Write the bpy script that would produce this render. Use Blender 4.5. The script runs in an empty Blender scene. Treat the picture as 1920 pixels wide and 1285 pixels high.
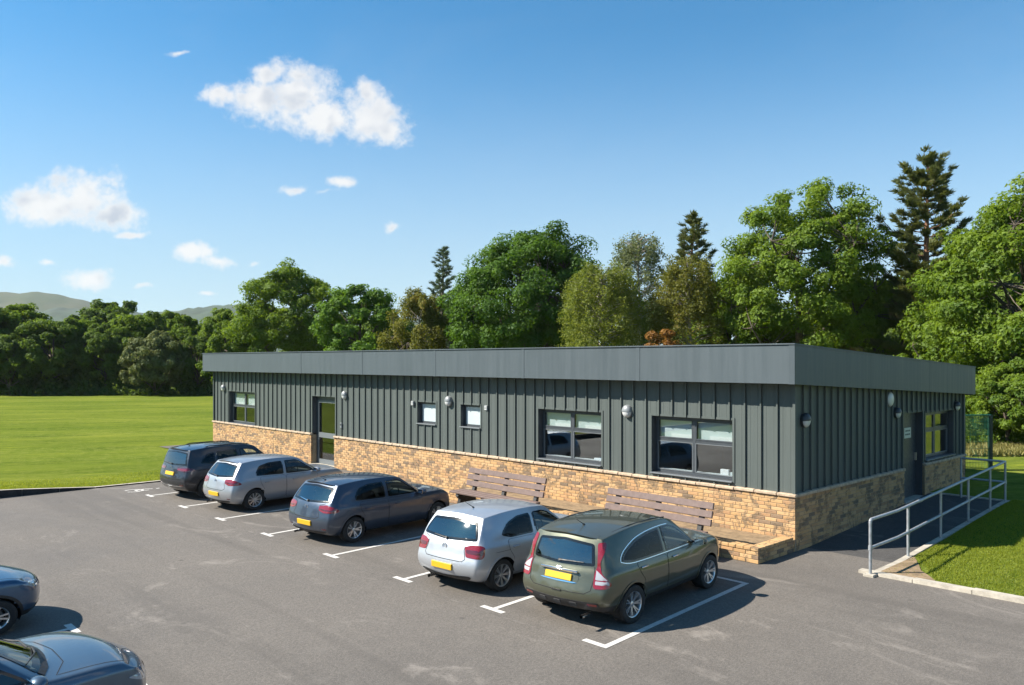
import bpy, bmesh, math, random
import numpy as np
from mathutils import Vector, Matrix
from mathutils.bvhtree import BVHTree
from mathutils.geometry import delaunay_2d_cdt

scene = bpy.context.scene
COL = scene.collection
R = math.radians

# ------------------------------------------------------------------ camera, sky, sun, exposure
CAM_H = 3.75
FPX, PX0, PY0 = 1508.5, 960.0, 677.0          # focal length and horizon of the photograph in its own pixels
cam = bpy.data.cameras.new('camera')
cam.sensor_width = 36.0
cam.lens = 36.0 * FPX / 1920.0
cam.shift_y = (PY0 - 642.5) / 1920.0
cam.clip_start, cam.clip_end = 0.1, 20000.0
cam_ob = bpy.data.objects.new('camera', cam)
COL.objects.link(cam_ob)
cam_ob.location = (0, 0, CAM_H)
cam_ob.rotation_euler = (R(90), 0, 0)
scene.camera = cam_ob

SUN_ELEV = R(42.0)
SUN_TRAVEL = Vector((1.0, 0.05, 0.0)).normalized()      # horizontal direction the light travels in
sun_vec = Vector((-SUN_TRAVEL.x * math.cos(SUN_ELEV), -SUN_TRAVEL.y * math.cos(SUN_ELEV), math.sin(SUN_ELEV)))
sun = bpy.data.lights.new('sun', 'SUN')
sun.energy = 4.5
sun.angle = R(0.53)
sun.color = (1.0, 0.93, 0.82)
sun_ob = bpy.data.objects.new('sun', sun)
COL.objects.link(sun_ob)
sun_ob.rotation_euler = (-sun_vec).to_track_quat('-Z', 'Y').to_euler()

scene.view_settings.view_transform = 'Standard'
scene.view_settings.look = 'None'
scene.view_settings.gamma = 1.0
scene.view_settings.use_curve_mapping = False
scene.view_settings.exposure = 1.40
scene.cycles.use_denoising = True
scene.cycles.max_bounces = 8
scene.cycles.transparent_max_bounces = 24
scene.cycles.sample_clamp_indirect = 6.0
scene.cycles.volume_bounces = 1

SKY_STRENGTH = 0.052
SKY_TINT = (0.40, 1.02, 1.26, 1)
world = bpy.data.worlds.new('World')
scene.world = world
world.use_nodes = True


class NT:
    """small helper for building node trees"""
    def __init__(self, tree):
        self.t = tree

    def n(self, typ, **kw):
        nd = self.t.nodes.new(typ)
        for k, v in kw.items():
            setattr(nd, k, v)
        return nd

    def put(self, sock, v):
        if isinstance(v, bpy.types.NodeSocket):
            self.t.links.new(v, sock)
        else:
            sock.default_value = v

    def math(self, op, a, b=0.0, c=0.0, clamp=False):
        nd = self.n('ShaderNodeMath', operation=op, use_clamp=clamp)
        self.put(nd.inputs[0], a); self.put(nd.inputs[1], b); self.put(nd.inputs[2], c)
        return nd.outputs[0]

    def vdot(self, a, b):
        nd = self.n('ShaderNodeVectorMath', operation='DOT_PRODUCT')
        self.put(nd.inputs[0], a); self.put(nd.inputs[1], b)
        return nd.outputs['Value']

    def mix(self, f, a, b, blend='MIX'):
        nd = self.n('ShaderNodeMix', data_type='RGBA', blend_type=blend)
        self.put(nd.inputs[0], f); self.put(nd.inputs[6], a); self.put(nd.inputs[7], b)
        return nd.outputs[2]

    def noise(self, vec, scale, detail=4.0, rough=0.55, dist=0.0):
        nd = self.n('ShaderNodeTexNoise')
        if vec is not None:
            self.put(nd.inputs['Vector'], vec)
        nd.inputs['Scale'].default_value = scale
        nd.inputs['Detail'].default_value = detail
        nd.inputs['Roughness'].default_value = rough
        nd.inputs['Distortion'].default_value = dist
        return nd.outputs[0]

    def ramp(self, v, lo, hi, a=0.0, b=1.0, smooth=True):
        nd = self.n('ShaderNodeMapRange', interpolation_type='SMOOTHSTEP' if smooth else 'LINEAR')
        self.put(nd.inputs[0], v)
        nd.inputs[1].default_value = lo; nd.inputs[2].default_value = hi
        nd.inputs[3].default_value = a; nd.inputs[4].default_value = b
        return nd.outputs[0]

    def scalevec(self, vec, s):
        nd = self.n('ShaderNodeVectorMath', operation='MULTIPLY')
        self.put(nd.inputs[0], vec); nd.inputs[1].default_value = s
        return nd.outputs[0]


def px_dir(x, y):
    return Vector(((x - PX0) / FPX, 1.0, (PY0 - y) / FPX)).normalized()


def px_at(x, y, depth):
    return Vector(((x - PX0) / FPX * depth, depth, CAM_H + (PY0 - y) / FPX * depth))


def build_world():
    t = world.node_tree
    t.nodes.clear()
    g = NT(t)
    out = g.n('ShaderNodeOutputWorld')
    sky = g.n('ShaderNodeTexSky', sky_type='NISHITA')
    sky.sun_disc = False
    sky.sun_elevation = SUN_ELEV
    sky.sun_rotation = math.atan2(sun_vec.x, sun_vec.y)
    sky.altitude = 100.0
    sky.air_density = 1.0
    sky.dust_density = 0.35
    sky.ozone_density = 2.0
    v = g.n('ShaderNodeTexCoord').outputs['Generated']
    tint = g.n('ShaderNodeMix', data_type='RGBA', blend_type='MULTIPLY')
    tint.inputs[0].default_value = 1.0
    g.put(tint.inputs[6], sky.outputs[0]); tint.inputs[7].default_value = SKY_TINT
    sep = g.n('ShaderNodeSeparateXYZ'); g.put(sep.inputs[0], v)
    skyc = g.mix(g.ramp(sep.outputs[2], -0.02, 0.40, 0.80, 0.0), tint.outputs[2], (4.7, 5.3, 6.0, 1))      # milky air low down
    # plain sky for the light, all round
    bg = g.n('ShaderNodeBackground'); bg.inputs[1].default_value = SKY_STRENGTH
    # fair-weather clouds over the rest of the sky: a noise field on a cloud deck
    inv = g.math('DIVIDE', 1.0, g.math('MAXIMUM', g.math('ADD', sep.outputs[2], 0.06), 0.03))
    deck = g.n('ShaderNodeCombineXYZ')
    g.put(deck.inputs[0], g.math('MULTIPLY', sep.outputs[0], inv)); g.put(deck.inputs[1], g.math('MULTIPLY', sep.outputs[1], inv))
    f0 = g.noise(deck.outputs[0], 1.1, 5.0, 0.6)
    g.put(bg.inputs[0], g.mix(g.math('MULTIPLY', g.ramp(f0, 0.60, 0.70), g.ramp(sep.outputs[2], 0.0, 0.08)), skyc, (5.9, 6.0, 6.1, 1)))
    # the part of the sky in view, with its own cumulus clouds laid out by direction
    bg2 = g.n('ShaderNodeBackground'); bg2.inputs[1].default_value = SKY_STRENGTH
    iy = g.math('DIVIDE', 1.0, g.math('MAXIMUM', sep.outputs[1], 0.2))
    pl = g.n('ShaderNodeCombineXYZ')
    g.put(pl.inputs[0], g.math('MULTIPLY', sep.outputs[0], iy)); g.put(pl.inputs[1], g.math('MULTIPLY', sep.outputs[2], iy))
    p = pl.outputs[0]
    nz = g.n('ShaderNodeTexNoise'); nz.inputs['Scale'].default_value = 15.0; nz.inputs['Detail'].default_value = 3.0
    g.put(nz.inputs['Vector'], p)
    wv = g.n('ShaderNodeVectorMath', operation='MULTIPLY_ADD')
    g.put(wv.inputs[0], nz.outputs['Color']); wv.inputs[1].default_value = (0.030, 0.030, 0.0); 
    sub = g.n('ShaderNodeVectorMath', operation='SUBTRACT'); g.put(sub.inputs[0], p); sub.inputs[1].default_value = (0.015, 0.015, 0.0)
    g.put(wv.inputs[2], sub.outputs[0])
    pw = wv.outputs[0]
    # (photo x, photo y, half width, half height, strength)
    lobes = [
        (490, 185, 88, 54, 1), (552, 180, 92, 70, 1), (505, 140, 48, 34, 1), (562, 146, 46, 36, 1), (612, 222, 98, 44, 1), (690, 222, 78, 58, 1), (690, 176, 30, 34, 1),
        (410, 182, 50, 26, .9), (728, 248, 50, 34, 1),
        (92, 386, 112, 46, 1), (150, 366, 108, 58, 1), (214, 402, 64, 38, 1),
        (240, 441, 52, 12, .7), (558, 353, 46, 16, .7), (640, 346, 46, 18, .75), (360, 472, 60, 28, .85), (412, 490, 66, 18, .65),
        (164, 524, 62, 30, .9), (95, 495, 34, 13, .7), (735, 423, 20, 17, .8), (382, 545, 34, 10, .6), (478, 490, 20, 13, .6), (2, 495, 28, 16, .75), (330, 101, 50, 13, .5),
        (275, 546, 36, 9, .5), (610, 362, 60, 12, .45),
    ]
    dens = None; low = None
    for x, y, a, b, wt in lobes:
        a *= 0.99; b *= 0.98
        k = g.n('ShaderNodeVectorMath', operation='MULTIPLY_ADD')
        g.put(k.inputs[0], pw); k.inputs[1].default_value = (FPX / a, FPX / b, 0.0)
        k.inputs[2].default_value = (-(x - PX0) / a, -(PY0 - y) / b, 0.0)
        ln = g.n('ShaderNodeVectorMath', operation='LENGTH'); g.put(ln.inputs[0], k.outputs[0])
        m = g.math('MULTIPLY_ADD', ln.outputs['Value'], -1.0, wt)
        dens = m if dens is None else g.math('SMOOTH_MAX', dens, m, 0.2)
    f1 = g.noise(p, 27.0, 7.0, 0.62, 0.2)
    f2 = g.noise(p, 10.0, 3.0, 0.5)
    # the same field a little towards the sun: where it is denser the cloud shades itself
    off = g.n('ShaderNodeVectorMath', operation='ADD'); g.put(off.inputs[0], p); off.inputs[1].default_value = (-0.016, 0.022, 0.0)
    f1s = g.noise(off.outputs[0], 13.0, 3.0, 0.55, 0.2)
    f1c = g.noise(p, 13.0, 3.0, 0.55, 0.2)
    edge = g.math('ADD', g.math('MAXIMUM', dens, -1.2), g.math('MULTIPLY', g.math('SUBTRACT', f1, 0.5), 1.5))
    edge = g.math('ADD', edge, g.math('MULTIPLY', g.math('SUBTRACT', f2, 0.5), 0.5))
    f3 = g.noise(p, 95.0, 4.0, 0.6, 0.3)
    edge = g.math('ADD', edge, g.math('MULTIPLY', g.math('SUBTRACT', f3, 0.5), 0.65))
    alpha = g.ramp(edge, -0.04, 0.70)
    core = g.ramp(edge, 0.25, 0.85)
    relief = g.ramp(g.math('SUBTRACT', f1s, f1c), -0.03, 0.16)
    shade = g.math('MULTIPLY', core, g.math('ADD', g.math('MULTIPLY', relief, 0.75), g.ramp(f2, 0.45, 0.7, 0.0, 0.45)), clamp=True)
    white = g.mix(shade, (6.9, 6.9, 6.95, 1), (4.2, 4.6, 5.3, 1))
    veil = g.math('MULTIPLY', g.ramp(g.noise(g.scalevec(p, (1.0, 2.2, 1.0)), 2.4, 4.0, 0.6, 0.6), 0.45, 0.85), 0.10)
    c0 = g.mix(veil, skyc, (5.2, 5.8, 6.4, 1))
    # cirrus-free whitening low over the hills
    g.put(bg2.inputs[0], g.mix(g.math('MULTIPLY', alpha, 0.96), c0, white))
    sel = g.math('MULTIPLY', g.math('GREATER_THAN', sep.outputs[1], 0.72), g.math('GREATER_THAN', sep.outputs[2], 0.0))
    mx = g.n('ShaderNodeMixShader')
    g.put(mx.inputs[0], sel); g.put(mx.inputs[1], bg.outputs[0]); g.put(mx.inputs[2], bg2.outputs[0])
    t.links.new(mx.outputs[0], out.inputs[0])


build_world()

# ------------------------------------------------------------------ helpers
def tag(o, label=None, cat=None, group=None, kind=None):
    if label: o['label'] = label
    if cat: o['category'] = cat
    if group: o['group'] = group
    if kind: o['kind'] = kind
    return o


def empty(name, loc=(0, 0, 0), rz=0.0, parent=None):
    o = bpy.data.objects.new(name, None)
    COL.objects.link(o)
    o.location = loc
    o.rotation_euler = (0, 0, rz)
    o.empty_display_size = 0.2
    if parent: o.parent = parent
    return o


def link_mesh(name, me, parent=None, loc=None, rz=None):
    o = bpy.data.objects.new(name, me)
    COL.objects.link(o)
    if parent is not None: o.parent = parent
    if loc is not None: o.location = loc
    if rz is not None: o.rotation_euler = (0, 0, rz)
    return o


def copy_tree(o, parent=None):
    c = o.copy()
    COL.objects.link(c)
    c.parent = parent
    for ch in o.children:
        copy_tree(ch, c)
    return c


class MB:
    """collects shapes into one mesh"""
    def __init__(self):
        self.v, self.f, self.m = [], [], []

    def add(self, verts, faces, mi=0):
        b = len(self.v)
        self.v += [tuple(p) for p in verts]
        self.f += [tuple(i + b for i in f) for f in faces]
        self.m += [mi] * len(faces)
        return self

    def box(self, x0, x1, y0, y1, z0, z1, mi=0, bev=0.0):
        if bev <= 0:
            v = [(x0, y0, z0), (x1, y0, z0), (x1, y1, z0), (x0, y1, z0), (x0, y0, z1), (x1, y0, z1), (x1, y1, z1), (x0, y1, z1)]
            f = [(0, 3, 2, 1), (4, 5, 6, 7), (0, 1, 5, 4), (1, 2, 6, 5), (2, 3, 7, 6), (3, 0, 4, 7)]
            return self.add(v, f, mi)
        bm = bmesh.new()
        bmesh.ops.create_cube(bm, size=1.0)
        for q in bm.verts:
            q.co = ((x0 + x1) / 2 + q.co.x * (x1 - x0), (y0 + y1) / 2 + q.co.y * (y1 - y0), (z0 + z1) / 2 + q.co.z * (z1 - z0))
        bmesh.ops.bevel(bm, geom=bm.edges[:], offset=bev, segments=1, affect='EDGES', profile=0.5)
        bm.verts.index_update()
        self.add([q.co[:] for q in bm.verts], [[q.index for q in f.verts] for f in bm.faces], mi)
        bm.free()
        return self

    def tube(self, pts, rad, n=10, mi=0, caps=True):
        pts = [Vector(p) for p in pts]
        rads = rad if isinstance(rad, (list, tuple)) else [rad] * len(pts)
        b = len(self.v)
        up = None
        for i, p in enumerate(pts):
            d = (pts[min(i + 1, len(pts) - 1)] - pts[max(i - 1, 0)])
            d = d.normalized() if d.length > 1e-9 else Vector((0, 0, 1))
            if up is None:
                up = Vector((0, 0, 1)) if abs(d.z) < 0.9 else Vector((1, 0, 0))
            a = d.cross(up).normalized()
            up = a.cross(d).normalized()
            for k in range(n):
                th = 2 * math.pi * k / n
                self.v.append(tuple(p + (a * math.cos(th) + up * math.sin(th)) * rads[i]))
        for i in range(len(pts) - 1):
            for k in range(n):
                self.f.append((b + i * n + k, b + i * n + (k + 1) % n, b + (i + 1) * n + (k + 1) % n, b + (i + 1) * n + k))
                self.m.append(mi)
        if caps:
            self.f.append(tuple(b + k for k in range(n))[::-1]); self.m.append(mi)
            e = b + (len(pts) - 1) * n
            self.f.append(tuple(e + k for k in range(n))); self.m.append(mi)
        return self

    def prism(self, poly, z0, z1, mi=0):
        n = len(poly)
        v = [(p[0], p[1], z0) for p in poly] + [(p[0], p[1], z1) for p in poly]
        f = [tuple(range(n))[::-1], tuple(range(n, 2 * n))] + [(i, (i + 1) % n, n + (i + 1) % n, n + i) for i in range(n)]
        return self.add(v, f, mi)

    def xform(self, M, start=0):
        for i in range(start, len(self.v)):
            self.v[i] = tuple(M @ Vector(self.v[i]))
        return self

    def mesh(self, name, mats, smooth=False):
        me = bpy.data.meshes.new(name)
        me.from_pydata(self.v, [], self.f)
        for m in (mats if isinstance(mats, (list, tuple)) else [mats]):
            me.materials.append(m)
        if any(self.m):
            me.polygons.foreach_set('material_index', self.m)
        if smooth:
            me.polygons.foreach_set('use_smooth', [True] * len(me.polygons))
            try:
                me.set_sharp_from_angle(angle=R(40))
            except Exception:
                pass
        me.update()
        return me

    def build(self, name, mats, parent=None, smooth=False, loc=None, rz=None):
        return link_mesh(name, self.mesh(name, mats, smooth), parent, loc, rz)


def np_mesh(name, verts, faces, mat, attr=None, smooth=False):
    """quads or triangles from numpy arrays; attr: per-vertex float attribute 'tint'"""
    me = bpy.data.meshes.new(name)
    verts = np.asarray(verts, np.float32); faces = np.asarray(faces, np.int32)
    k = faces.shape[1]
    me.vertices.add(len(verts)); me.vertices.foreach_set('co', verts.ravel())
    me.loops.add(faces.size); me.loops.foreach_set('vertex_index', faces.ravel())
    me.polygons.add(len(faces))
    me.polygons.foreach_set('loop_start', np.arange(0, faces.size, k, dtype=np.int32))
    if smooth:
        me.polygons.foreach_set('use_smooth', np.ones(len(faces), bool))
    if attr is not None:
        at = me.attributes.new('tint', 'FLOAT', 'POINT')
        at.data.foreach_set('value', np.asarray(attr, np.float32))
    me.materials.append(mat)
    me.update(calc_edges=True)
    me.validate()
    return me


def new_mat(name):
    m = bpy.data.materials.new(name)
    m.use_nodes = True
    t = m.node_tree
    b = t.nodes['Principled BSDF']
    return m, NT(t), b


def mat(name, col, rough=0.5, metal=0.0, spec=0.5, var=0.0, vscale=8.0, bump=0.0, bscale=60.0, coat=0.0, emit=None):
    m, g, b = new_mat(name)
    c = (*col, 1.0)
    b.inputs['Base Color'].default_value = c
    b.inputs['Roughness'].default_value = rough
    b.inputs['Metallic'].default_value = metal
    b.inputs['Specular IOR Level'].default_value = spec
    if coat:
        b.inputs['Coat Weight'].default_value = coat
        b.inputs['Coat Roughness'].default_value = 0.04
    if var > 0:
        co = g.n('ShaderNodeTexCoord').outputs['Object']
        n = g.noise(co, vscale, 6.0, 0.65)
        d = tuple(max(0.0, x * (1 - var)) for x in col); l = tuple(x * (1 + var) for x in col)
        cc = g.mix(g.ramp(n, 0.3, 0.7), (*d, 1), (*l, 1))
        g.put(b.inputs['Base Color'], cc)
        g.put(b.inputs['Roughness'], g.ramp(g.noise(co, vscale * 2.3, 4.0), 0.3, 0.7, max(0.02, rough - 0.08), min(1.0, rough + 0.08)))
    if bump > 0:
        co = g.n('ShaderNodeTexCoord').outputs['Object']
        bp = g.n('ShaderNodeBump'); bp.inputs['Strength'].default_value = bump; bp.inputs['Distance'].default_value = 0.01
        g.put(bp.inputs['Height'], g.noise(co, bscale, 5.0, 0.6))
        g.put(b.inputs['Normal'], bp.outputs[0])
    return m


# site frame: w runs into the building from its front wall, u along the front wall away from the near corner
YAW = 0.7631
CORNER = Vector((5.561, 15.80, 0.0))
SITE = Matrix.Translation(CORNER) @ Matrix.Rotation(YAW, 4, 'Z')


def site(w, u, z=0.0):
    return SITE @ Vector((w, u, z))

# ------------------------------------------------------------------ materials of the place
def grass_mat(name, stripes=True):
    m, g, b = new_mat(name)
    pos = g.n('ShaderNodeNewGeometry').outputs['Position']
    rot = g.n('ShaderNodeVectorRotate', rotation_type='Z_AXIS')
    g.put(rot.inputs['Vector'], pos); rot.inputs['Angle'].default_value = -0.30
    p = rot.outputs[0]
    big = g.noise(p, 0.09, 5.0, 0.6)
    mid = g.noise(g.scalevec(p, (0.30, 1.5, 1.0)), 0.8, 6.0, 0.66, 0.3)
    fine = g.math('MULTIPLY_ADD', g.noise(p, 2.6, 6.0, 0.75), 0.55, g.math('MULTIPLY', g.noise(p, 14.0, 4.0, 0.7), 0.45))
    c = g.mix(g.ramp(big, 0.35, 0.68), (0.084, 0.126, 0.016, 1), (0.150, 0.178, 0.026, 1))
    c = g.mix(g.ramp(mid, 0.42, 0.66, 0.0, 0.75), c, (0.046, 0.080, 0.010, 1))
    c = g.mix(g.ramp(fine, 0.44, 0.62, 0.0, 0.60), c, (0.215, 0.222, 0.060, 1))
    if stripes:
        sep = g.n('ShaderNodeSeparateXYZ'); g.put(sep.inputs[0], p)
        wob = g.math('ADD', sep.outputs[1], g.math('MULTIPLY', g.noise(p, 0.12, 2.0), 3.0))
        s = g.math('SINE', g.math('MULTIPLY', wob, 1.55))
        s2 = g.math('SINE', g.math('MULTIPLY', wob, 0.62))
        c = g.mix(g.ramp(s, -0.6, 0.6, 0.0, 0.30), c, (0.160, 0.190, 0.028, 1))
        c = g.mix(g.ramp(s2, -0.4, 0.6, 0.0, 0.25), c, (0.058, 0.098, 0.012, 1))
        clip = g.noise(g.scalevec(p, (0.25, 2.2, 1.0)), 1.3, 4.0, 0.7)      # pale lines of clippings
        c = g.mix(g.ramp(clip, 0.55, 0.70, 0.0, 0.50), c, (0.27, 0.285, 0.030, 1))
    g.put(b.inputs['Base Color'], c)
    b.inputs['Roughness'].default_value = 0.75
    b.inputs['Specular IOR Level'].default_value = 0.0
    bp = g.n('ShaderNodeBump'); bp.inputs['Strength'].default_value = 0.6; bp.inputs['Distance'].default_value = 0.04
    g.put(bp.inputs['Height'], g.math('ADD', fine, g.noise(p, 45.0, 3.0, 0.7)))
    g.put(b.inputs['Normal'], bp.outputs[0])
    return m


def tarmac_mat(name, base, warm):
    m, g, b = new_mat(name)
    pos = g.n('ShaderNodeNewGeometry').outputs['Position']
    rot = g.n('ShaderNodeVectorRotate', rotation_type='Z_AXIS')
    g.put(rot.inputs['Vector'], pos); rot.inputs['Angle'].default_value = -YAW
    p = rot.outputs[0]
    n1 = g.noise(p, 0.22, 6.0, 0.6, 0.4)
    n2 = g.noise(g.scalevec(p, (1.0, 0.4, 1.0)), 1.1, 6.0, 0.65, 0.5)
    n3 = g.noise(p, 70.0, 3.0, 0.75)
    n4 = g.noise(p, 9.0, 5.0, 0.7)
    lo = tuple(x * 0.78 for x in base); hi = tuple(x * 1.22 for x in base)
    c = g.mix(g.ramp(n1, 0.30, 0.70), (*lo, 1), (*hi, 1))
    c = g.mix(g.ramp(n2, 0.42, 0.72, 0.0, 0.45), c, (*warm, 1))
    c = g.mix(g.ramp(n4, 0.45, 0.68, 0.0, 0.42), c, tuple(x * 0.66 for x in base) + (1,))
    c = g.mix(g.ramp(n3, 0.38, 0.68, 0.0, 0.85), c, tuple(x * 2.0 for x in base) + (1,))
    n5 = g.noise(p, 26.0, 4.0, 0.72)
    c = g.mix(g.ramp(n5, 0.36, 0.62, 0.55, 0.0), c, tuple(x * 0.62 for x in base) + (1,))
    n6 = g.noise(p, 3.4, 6.0, 0.7, 0.8)
    c = g.mix(g.ramp(n6, 0.48, 0.70, 0.0, 0.35), c, tuple(x * 1.55 for x in base) + (1,))
    # dusty, dried-out patches
    d = g.noise(g.scalevec(p, (1.4, 0.7, 1.0)), 0.55, 7.0, 0.72, 1.2)
    c = g.mix(g.ramp(d, 0.56, 0.70, 0.0, 0.50), c, (0.28, 0.25, 0.22, 1))
    # fine cracks and faint tyre-worn bands
    ve = g.n('ShaderNodeTexVoronoi', feature='DISTANCE_TO_EDGE'); ve.inputs['Scale'].default_value = 0.30
    wq = g.n('ShaderNodeVectorMath', operation='ADD'); g.put(wq.inputs[0], p)
    nq = g.n('ShaderNodeTexNoise'); nq.inputs['Scale'].default_value = 1.3; nq.inputs['Detail'].default_value = 5.0; g.put(nq.inputs['Vector'], p)
    g.put(wq.inputs[1], nq.outputs['Color']); g.put(ve.inputs['Vector'], wq.outputs[0])
    crack = g.math('MULTIPLY', g.ramp(ve.outputs['Distance'], 0.002, 0.008, 1.0, 0.0), g.ramp(g.noise(p, 0.35, 3.0), 0.46, 0.60))
    c = g.mix(g.math('MULTIPLY', crack, 0.10), c, tuple(x * 0.35 for x in base) + (1,))
    track = g.noise(g.scalevec(p, (1.6, 0.07, 1.0)), 0.9, 3.0, 0.5)
    c = g.mix(g.ramp(track, 0.52, 0.66, 0.0, 0.28), c, tuple(x * 0.62 for x in base) + (1,))
    # dark oil drips
    vor = g.n('ShaderNodeTexVoronoi'); vor.inputs['Scale'].default_value = 1.1
    g.put(vor.inputs['Vector'], p)
    c = g.mix(g.ramp(vor.outputs['Distance'], 0.02, 0.075, 0.5, 0.0), c, tuple(x * 0.4 for x in base) + (1,))
    g.put(b.inputs['Base Color'], c)
    g.put(b.inputs['Roughness'], g.ramp(n1, 0.3, 0.7, 0.72, 0.92))
    b.inputs['Specular IOR Level'].default_value = 0.35
    bp = g.n('ShaderNodeBump'); bp.inputs['Strength'].default_value = 0.55; bp.inputs['Distance'].default_value = 0.012
    g.put(bp.inputs['Height'], g.math('ADD', n3, g.math('MULTIPLY', n4, 1.5)))
    g.put(b.inputs['Normal'], bp.outputs[0])
    return m


def brick_mat(name):
    m, g, b = new_mat(name)
    at = g.n('ShaderNodeAttribute', attribute_name='tint').outputs['Fac']
    rndo = g.n('ShaderNodeObjectInfo').outputs['Random']
    pos = g.n('ShaderNodeNewGeometry').outputs['Position']
    cr = g.n('ShaderNodeValToRGB')
    e = cr.color_ramp
    cols = [(0.0, (0.367, 0.216, 0.099)), (0.30, (0.446, 0.270, 0.122)), (0.55, (0.478, 0.306, 0.156)),
            (0.72, (0.399, 0.224, 0.107)), (0.84, (0.286, 0.168, 0.095)), (0.94, (0.187, 0.129, 0.089)), (1.0, (0.136, 0.102, 0.076))]
    e.elements[0].position = 0.0; e.elements[0].color = (*cols[0][1], 1)
    e.elements[1].position = 1.0; e.elements[1].color = (*cols[-1][1], 1)
    for ps, c in cols[1:-1]:
        el = e.elements.new(ps); el.color = (*c, 1)
    g.put(cr.inputs[0], at)
    smoke = g.noise(pos, 3.6, 6.0, 0.7, 0.8)
    grain = g.noise(pos, 60.0, 4.0, 0.7)
    c = g.mix(g.ramp(smoke, 0.49, 0.60, 0.0, 0.82), cr.outputs[0], (0.100, 0.074, 0.054, 1))
    c = g.mix(g.ramp(grain, 0.35, 0.75, 0.0, 0.35), c, (0.43, 0.300, 0.165, 1))
    g.put(b.inputs['Base Color'], c)
    b.inputs['Roughness'].default_value = 0.88
    b.inputs['Specular IOR Level'].default_value = 0.25
    bp = g.n('ShaderNodeBump'); bp.inputs['Strength'].default_value = 0.5; bp.inputs['Distance'].default_value = 0.006
    g.put(bp.inputs['Height'], grain)
    g.put(b.inputs['Normal'], bp.outputs[0])
    return m


def panel_mat(name, col, rough):
    m, g, b = new_mat(name)
    co = g.n('ShaderNodeNewGeometry').outputs['Position']
    rnd_ = g.n('ShaderNodeObjectInfo').outputs['Random']
    streak = g.noise(g.scalevec(co, (9.0, 9.0, 0.35)), 1.0, 5.0, 0.65)
    cloud = g.noise(co, 0.8, 4.0, 0.6)
    c = g.mix(g.ramp(streak, 0.3, 0.75, 0.0, 0.50), (*col, 1), tuple(x * 1.30 for x in col) + (1,))
    c = g.mix(g.ramp(cloud, 0.35, 0.7, 0.0, 0.25), c, tuple(x * 0.8 for x in col) + (1,))
    c = g.mix(g.math('MULTIPLY', rnd_, 0.22), c, tuple(x * 1.2 for x in col) + (1,))
    g.put(b.inputs['Base Color'], c)
    g.put(b.inputs['Roughness'], g.ramp(streak, 0.3, 0.7, rough - 0.06, rough + 0.08))
    b.inputs['Specular IOR Level'].default_value = 0.32
    bp = g.n('ShaderNodeBump'); bp.inputs['Strength'].default_value = 0.45; bp.inputs['Distance'].default_value = 0.012
    g.put(bp.inputs['Height'], g.noise(g.scalevec(co, (1.0, 1.0, 0.5)), 2.2, 3.0))
    g.put(b.inputs['Normal'], bp.outputs[0])
    return m


def glass_mat(name, tint, ior=1.5, rough=0.0):
    m = bpy.data.materials.new(name); m.use_nodes = True
    t = m.node_tree; t.nodes.clear(); g = NT(t)
    out = g.n('ShaderNodeOutputMaterial')
    tr = g.n('ShaderNodeBsdfTransparent'); tr.inputs[0].default_value = (*tint, 1)
    gl = g.n('ShaderNodeBsdfGlossy'); gl.inputs['Roughness'].default_value = rough
    gl.inputs[0].default_value = (0.95, 0.98, 1.0, 1)
    f0 = ((ior - 1) / (ior + 1)) ** 2                 # the same reflectance from both sides of the sheet
    lw = g.n('ShaderNodeLayerWeight'); lw.inputs[0].default_value = 0.5
    fr = g.math('MULTIPLY_ADD', g.math('POWER', lw.outputs['Facing'], 5.0), 1.0 - f0, f0)
    mx = g.n('ShaderNodeMixShader')
    g.put(mx.inputs[0], fr); g.put(mx.inputs[1], tr.outputs[0]); g.put(mx.inputs[2], gl.outputs[0])
    t.links.new(mx.outputs[0], out.inputs[0])
    return m


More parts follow.
